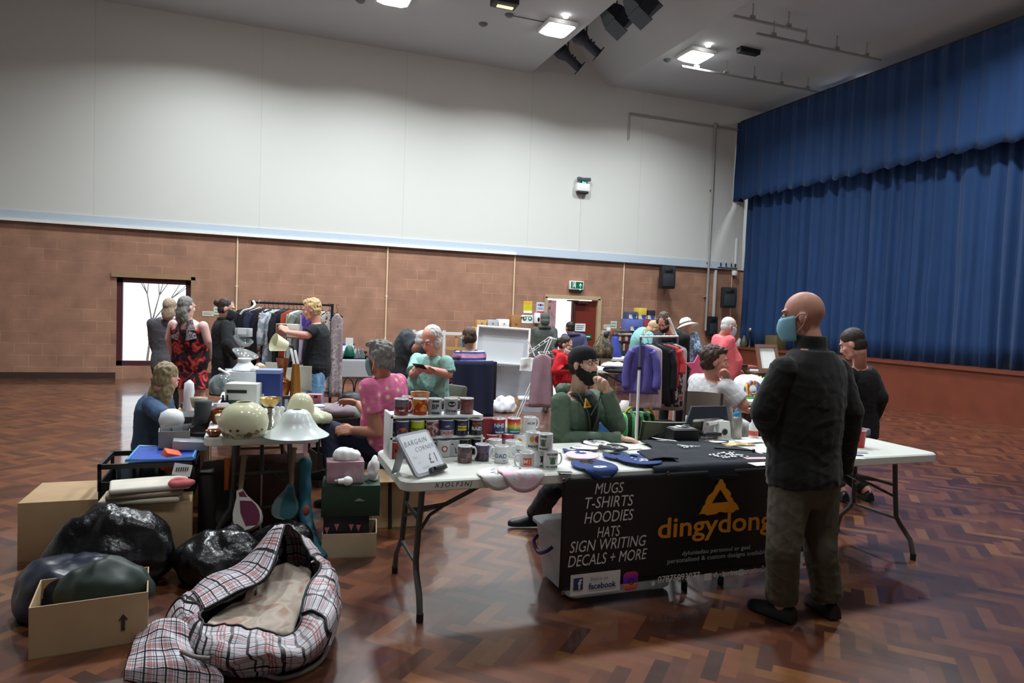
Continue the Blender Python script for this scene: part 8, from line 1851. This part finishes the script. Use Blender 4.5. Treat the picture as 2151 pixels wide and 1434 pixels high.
for i, (a, b, y0, y1, mn, mc, lab) in enumerate(games):
    pa, pb = YP(a, y0, 14.2), YP(b, y1, 14.2); base = hz+.001 if y0 > 690 else YP(1345, 671, 14.2).z+.002
    carton(((pa.x+pb.x)/2, 14.35, base), (pb.x-pa.x, .25, max(.08, pb.z-base)), 0, mat(mn, mc, .5), lab, name='game_box', group='board games by the wall', extra=lambda t, W, M: panel(t, W, M, .0, .06, .22, .10, .25, pattern('game_art', 'cells', [(0, (60, 80, 160)), (.4, (206, 210, 220)), (.7, (50, 60, 120)), (.85, (206, 180, 80))], 14), 'picture'))
q = YP(1310, 760, 13.8); shh = YP(1310, 704, 13.8).z
t = thing('bookshelf', 'narrow dark shelf of books beneath the red alarm box', 'bookshelf', (q.x, 13.9, 0))
for x in (-.24, .24): bm = nb(); box(bm, (q.x+x, 13.9, shh/2), (.025, .3, shh)); obj('side_panel', bm, mat('dark_oak', (74, 52, 38), .5), t)
for z in (.3, .55, .8, 1.02, shh): bm = nb(); box(bm, (q.x, 13.9, z), (.5, .3, .022)); obj('shelf_board', bm, mat('dark_oak', (74, 52, 38), .5), t)
rb2 = random.Random(9); cols = [((150, 70, 62), 'red'), ((206, 200, 186), 'cream'), ((60, 66, 90), 'navy'), ((120, 96, 66), 'tan'), ((70, 92, 78), 'green'), ((196, 196, 200), 'white'), ((110, 54, 50), 'maroon')]
for zi, z in enumerate((.56, .81, 1.031)):
    x = q.x-.21
    for k in range(7):
        w = .045+.012*((k*5) % 3); h = .13+.03*((k*7+zi) % 3); bm = nb(); box(bm, (x+w/2, 13.87, z+h/2+.003), (w-.004, .18, h), bev=.003); cl, cn = cols[(k+zi*2) % 7]
        one('book', bm, mat('book_'+cn, cl, .6), '%s spined book, %s from the left on the %s shelf of the narrow bookshelf' % (cn, ['first', 'second', 'third', 'fourth', 'fifth', 'sixth', 'seventh'][k], ['lower', 'middle', 'upper'][zi]), 'book', 'books on the narrow bookshelf'); x += w
for k in range(3):
    bm = nb(); box(bm, (q.x-.02*k, 13.88, shh+.03+.036*k), (.34-.04*k, .22, .034), rz(.1*k), bev=.003); one('book', bm, mat('book_'+cols[k+1][1], cols[k+1][0], .6), ['cream book lying at the bottom on top of the narrow bookshelf', 'navy book lying in the middle on top of the narrow bookshelf', 'tan book lying uppermost on top of the narrow bookshelf'][k], 'book', 'books on the narrow bookshelf')
q = YP(1290, 745, 12.6); h = YP(1288, 706, 12.6).z
t = thing('draped_figure', 'royal blue robed figure ornament behind the middle table', 'ornament', (q.x, 12.6, .75)); bm = nb(); lathe(bm, [(0, .0), (.16, 0), (.13, .12), (.07, h-.75-.05), (.05, h-.75), (0, h-.74)], (q.x, 12.6, .75), 18); wobble(bm, .012, 9, 3); obj('robe', bm, mat('royal_robe', (50, 62, 150), .8), t, 180); bm = nb(); ell(bm, (q.x, 12.6, h+.03), .05); obj('head', bm, mat('figure_dark', (60, 40, 50), .6), t)
q = YP(1266, 745, 12.3); h = YP(1266, 704, 12.3).z
t = thing('dressed_stand', 'olive brown camouflage jacket on a stand behind the middle table', 'jacket', (q.x, 12.3, .75)); bm = nb(); lathe(bm, [(0, 0), (.20, 0), (.22, .15), (.20, h-.95), (.10, h-.80), (.05, h-.75), (0, h-.74)], (q.x, 12.3, .75), 20); wobble(bm, .02, 7, 5); obj('jacket_body', bm, pattern('camouflage', 'noise', [(0, (50, 44, 34)), (.45, (92, 84, 60)), (.55, (66, 62, 48)), (.62, (120, 110, 84))], 9), t, 180); bm = nb(); ell(bm, (q.x+.02, 12.22, h+.02), (.06, .05, .06)); obj('cap', bm, mat('dark_cap', (40, 40, 42), .7), t)
folding_table('white folding table behind the middle one carrying the robed figure and jacket', 7.3, 12.5, 1.8, .74, -.1)
# ---- toy table right of the white T-shirt
tt = folding_table('white folding table with toys right of the person in the white T-shirt', 5.48, 6.5, 1.5, .86, .75)
def ont(px_, py_, dz=0): p = Z(px_, py_, TH+dz); return p
p = ont(1572, 822); lump((p.x, p.y, TH), (.20, .16, .12), TC, 'white cloth bundle beside the rainbow toy', 'cloth', 'cloth_bundle', .03, 7, seed=61)
p = ont(1578, 836); t = thing('toy_ring', 'rainbow striped toy ring on a green base', 'toy', p); bm = nb(); tube(bm, [p+V((.085*cos(a), -.02+.01*sin(a), .10+.075*sin(a))) for a in [2*pi*k/24 for k in range(24)]], .03, 8, closed=True); obj('ring', bm, pattern('rainbow_toy', 'wave', [(0, (206, 60, 60)), (.2, (226, 140, 50)), (.4, (60, 130, 200)), (.6, (110, 60, 150)), (.8, (206, 190, 70))], 3.5, .4, axis='X'), t, 180); bm = nb(); box(bm, p+V((0, 0, .012)), (.22, .12, .024), bev=.008); obj('base', bm, mat('lime_plastic', (96, 206, 70), .4), t)
for px_, py_, m, lab in ((1596, 800, mat('lime_toy', (130, 226, 80), .4), 'lime green spiky toy behind the bald customer'), (1602, 795, mat('amber_toy', (236, 150, 30), .4), 'orange spiky toy behind the lime one')):
    p = ont(px_, 822); p = V((p.x, p.y+(.1 if 'orange' in lab else 0), TH)); bm = nb()
    ell(bm, p+V((0, 0, .07)), (.07, .05, .07))
    for k in range(5): cyl(bm, p+V((0, 0, .08)), p+V((.11*cos(.5+k*.55), 0, .08+.11*sin(.5+k*.55))), .03, .006, 8)
    one('spiky_toy', bm, m, lab, 'toy')
p = A(1466, 772, 8.6); t = thing('star_toy', 'pink star shaped soft toy between the two clothes browsers', 'toy', p)
bm = nb(); st_ = [(.16*(1 if k % 2 == 0 else .5)*cos(pi/2+k*pi/5), .16*(1 if k % 2 == 0 else .5)*sin(pi/2+k*pi/5)) for k in range(10)]; prism(bm, st_, p, R0, UPV, FH*.05); obj('star', bm, mat('pink_felt', (206, 84, 120), .8), t)
bm = nb(); cyl(bm, p-UPV*.12+FH*.02, V((p.x, p.y, .0)), .012, n=8); obj('stick', bm, WHT, t)
# ---- stage side tables
s1 = folding_table('white folding table of books in front of the stage', 7.2, 8.68, 2.0, .76, .85)
for i, (px_, py_, w, n, lab) in enumerate(((1572, 790, .34, 4, 'left book pile before the stage'), (1592, 792, .30, 3, 'right book pile before the stage'), (1582, 800, .36, 2, 'front book pile before the stage'))):
    p = Z(px_, py_, TH)
    for k in range(n):
        bm = nb(); box(bm, (p.x, p.y, TH+.022+.04*k), (w-.02*k, .22, .036), rz(-.35+.12*sin(k*2+i)), bev=.003); cl, cn = cols[(k*2+i) % 7] if k else cols[1]
        one('book', bm, mat('book_'+cn, cl, .6), '%s book, %s from the bottom in the %s' % (cn, ['first', 'second', 'third', 'fourth'][k], lab), 'book', 'books before the stage')
p = Z(1576, 782, TH); carton((p.x+.1, p.y+.3, TH), (.36, .2, .10), -.3, mat('scarlet_cloth', (170, 40, 48), .8), 'scarlet case behind the book piles', name='scarlet_case', cat='case')
DW = mat('dark_walnut', (72, 46, 34), .5)
c = Z(1548, 850); c = A(1549, 805, 9.7)
t = thing('side_table', 'dark wooden side table behind the person in the white T-shirt', 'table', (c.x, c.y, 0)); bm = nb(); box(bm, (c.x, c.y, .80), (.46, .34, .04), rz(-.3)); obj('tabletop', bm, DW, t)
for a in (-1, 1):
    for b in (-1, 1): q = V((c.x, c.y, 0))+rz(-.3) @ V((a*.19, b*.13, 0)); bm = nb(); cyl(bm, q, q+V((0, 0, .79)), .02, n=8); obj('leg', bm, DW, t)
carton((c.x-.05, c.y, .822), (.26, .2, .16), -.2, mat('brown_wood_box', (90, 62, 44), .5), 'brown wooden casket on the dark side table', name='casket', lid=DW)
p = V((c.x-.17, c.y-.05, .822)); turned(p, [(0, 0), (.04, 0), (.05, .03), (.04, .07), (.02, .08), (0, .08)], WC, 'small white pot left of the brown casket', 'pot', 'china_pot', 16, [('pot',)])
bm = nb(); q = A(1613, 752, 8.8); Mf = Matrix((R0, FH, UPV)).transposed() @ euler(-.35, 0, .2); 
t = thing('picture_frame', 'brown framed picture leaning beside the shoulder of the bald customer', 'picture', q-V((0, 0, .18)))
for x, z, w, h in ((0, .16, .30, .04), (0, -.16, .30, .04), (-.13, 0, .04, .30), (.13, 0, .04, .30)): box(bm, q+Mf @ V((x, 0, z)), (w, .03, h), Mf)
obj('frame', bm, mat('walnut_frame', (116, 84, 70), .5), t); bm = nb(); box(bm, q+Mf @ V((0, .008, 0)), (.24, .008, .30), Mf); obj('picture', bm, PAP, t)
carton((q.x, q.y+.12, 0), (.3, .3, q.z-.19), -.2, DW, 'dark wooden pedestal carrying the framed picture', name='pedestal', cat='pedestal')
# ornaments on the stage edge
for px_, h, m, lab, pr in ((1574, .42, BLK, 'black lamp stand with a silver ball at the stage edge', 'ball'), (1562, .3, mat('bronze_dark', (78, 74, 60), .4), 'dark bronze ornament at the stage edge', 'cone'), (1552, .22, mat('silver_ornament', (170, 172, 168), .3), 'silvery ornament nearest the person in coral', 'cone')):
    p = XP(px_, 735, 11.98); p.z = .912; t = thing('stage_ornament', lab, 'ornament', p, 'ornaments on the stage edge')
    bm = nb(); lathe(bm, [(0, 0), (.07, 0), (.06, .02), (.02, .05), (.018, h*.8), (.04, h*.9), (0, h)] if pr == 'ball' else [(0, 0), (.08, 0), (.11, h*.3), (.06, h*.7), (.02, h), (0, h)], p, 14); wobble(bm, .008, 20, px_); obj('stem', bm, m, t, 60)
    if pr == 'ball': bm = nb(); ell(bm, p+V((0, 0, h+.04)), .055); obj('ball', bm, STEEL, t)
p = XP(1625, 735, 11.98); carton((p.x+.05, p.y, .911), (.3, .4, .35), 0, mat('olive_case', (90, 78, 52), .7), 'olive brown case on the stage behind the mask of the bald customer', name='case', cat='case')
p = XP(1600, 700, 12.0)
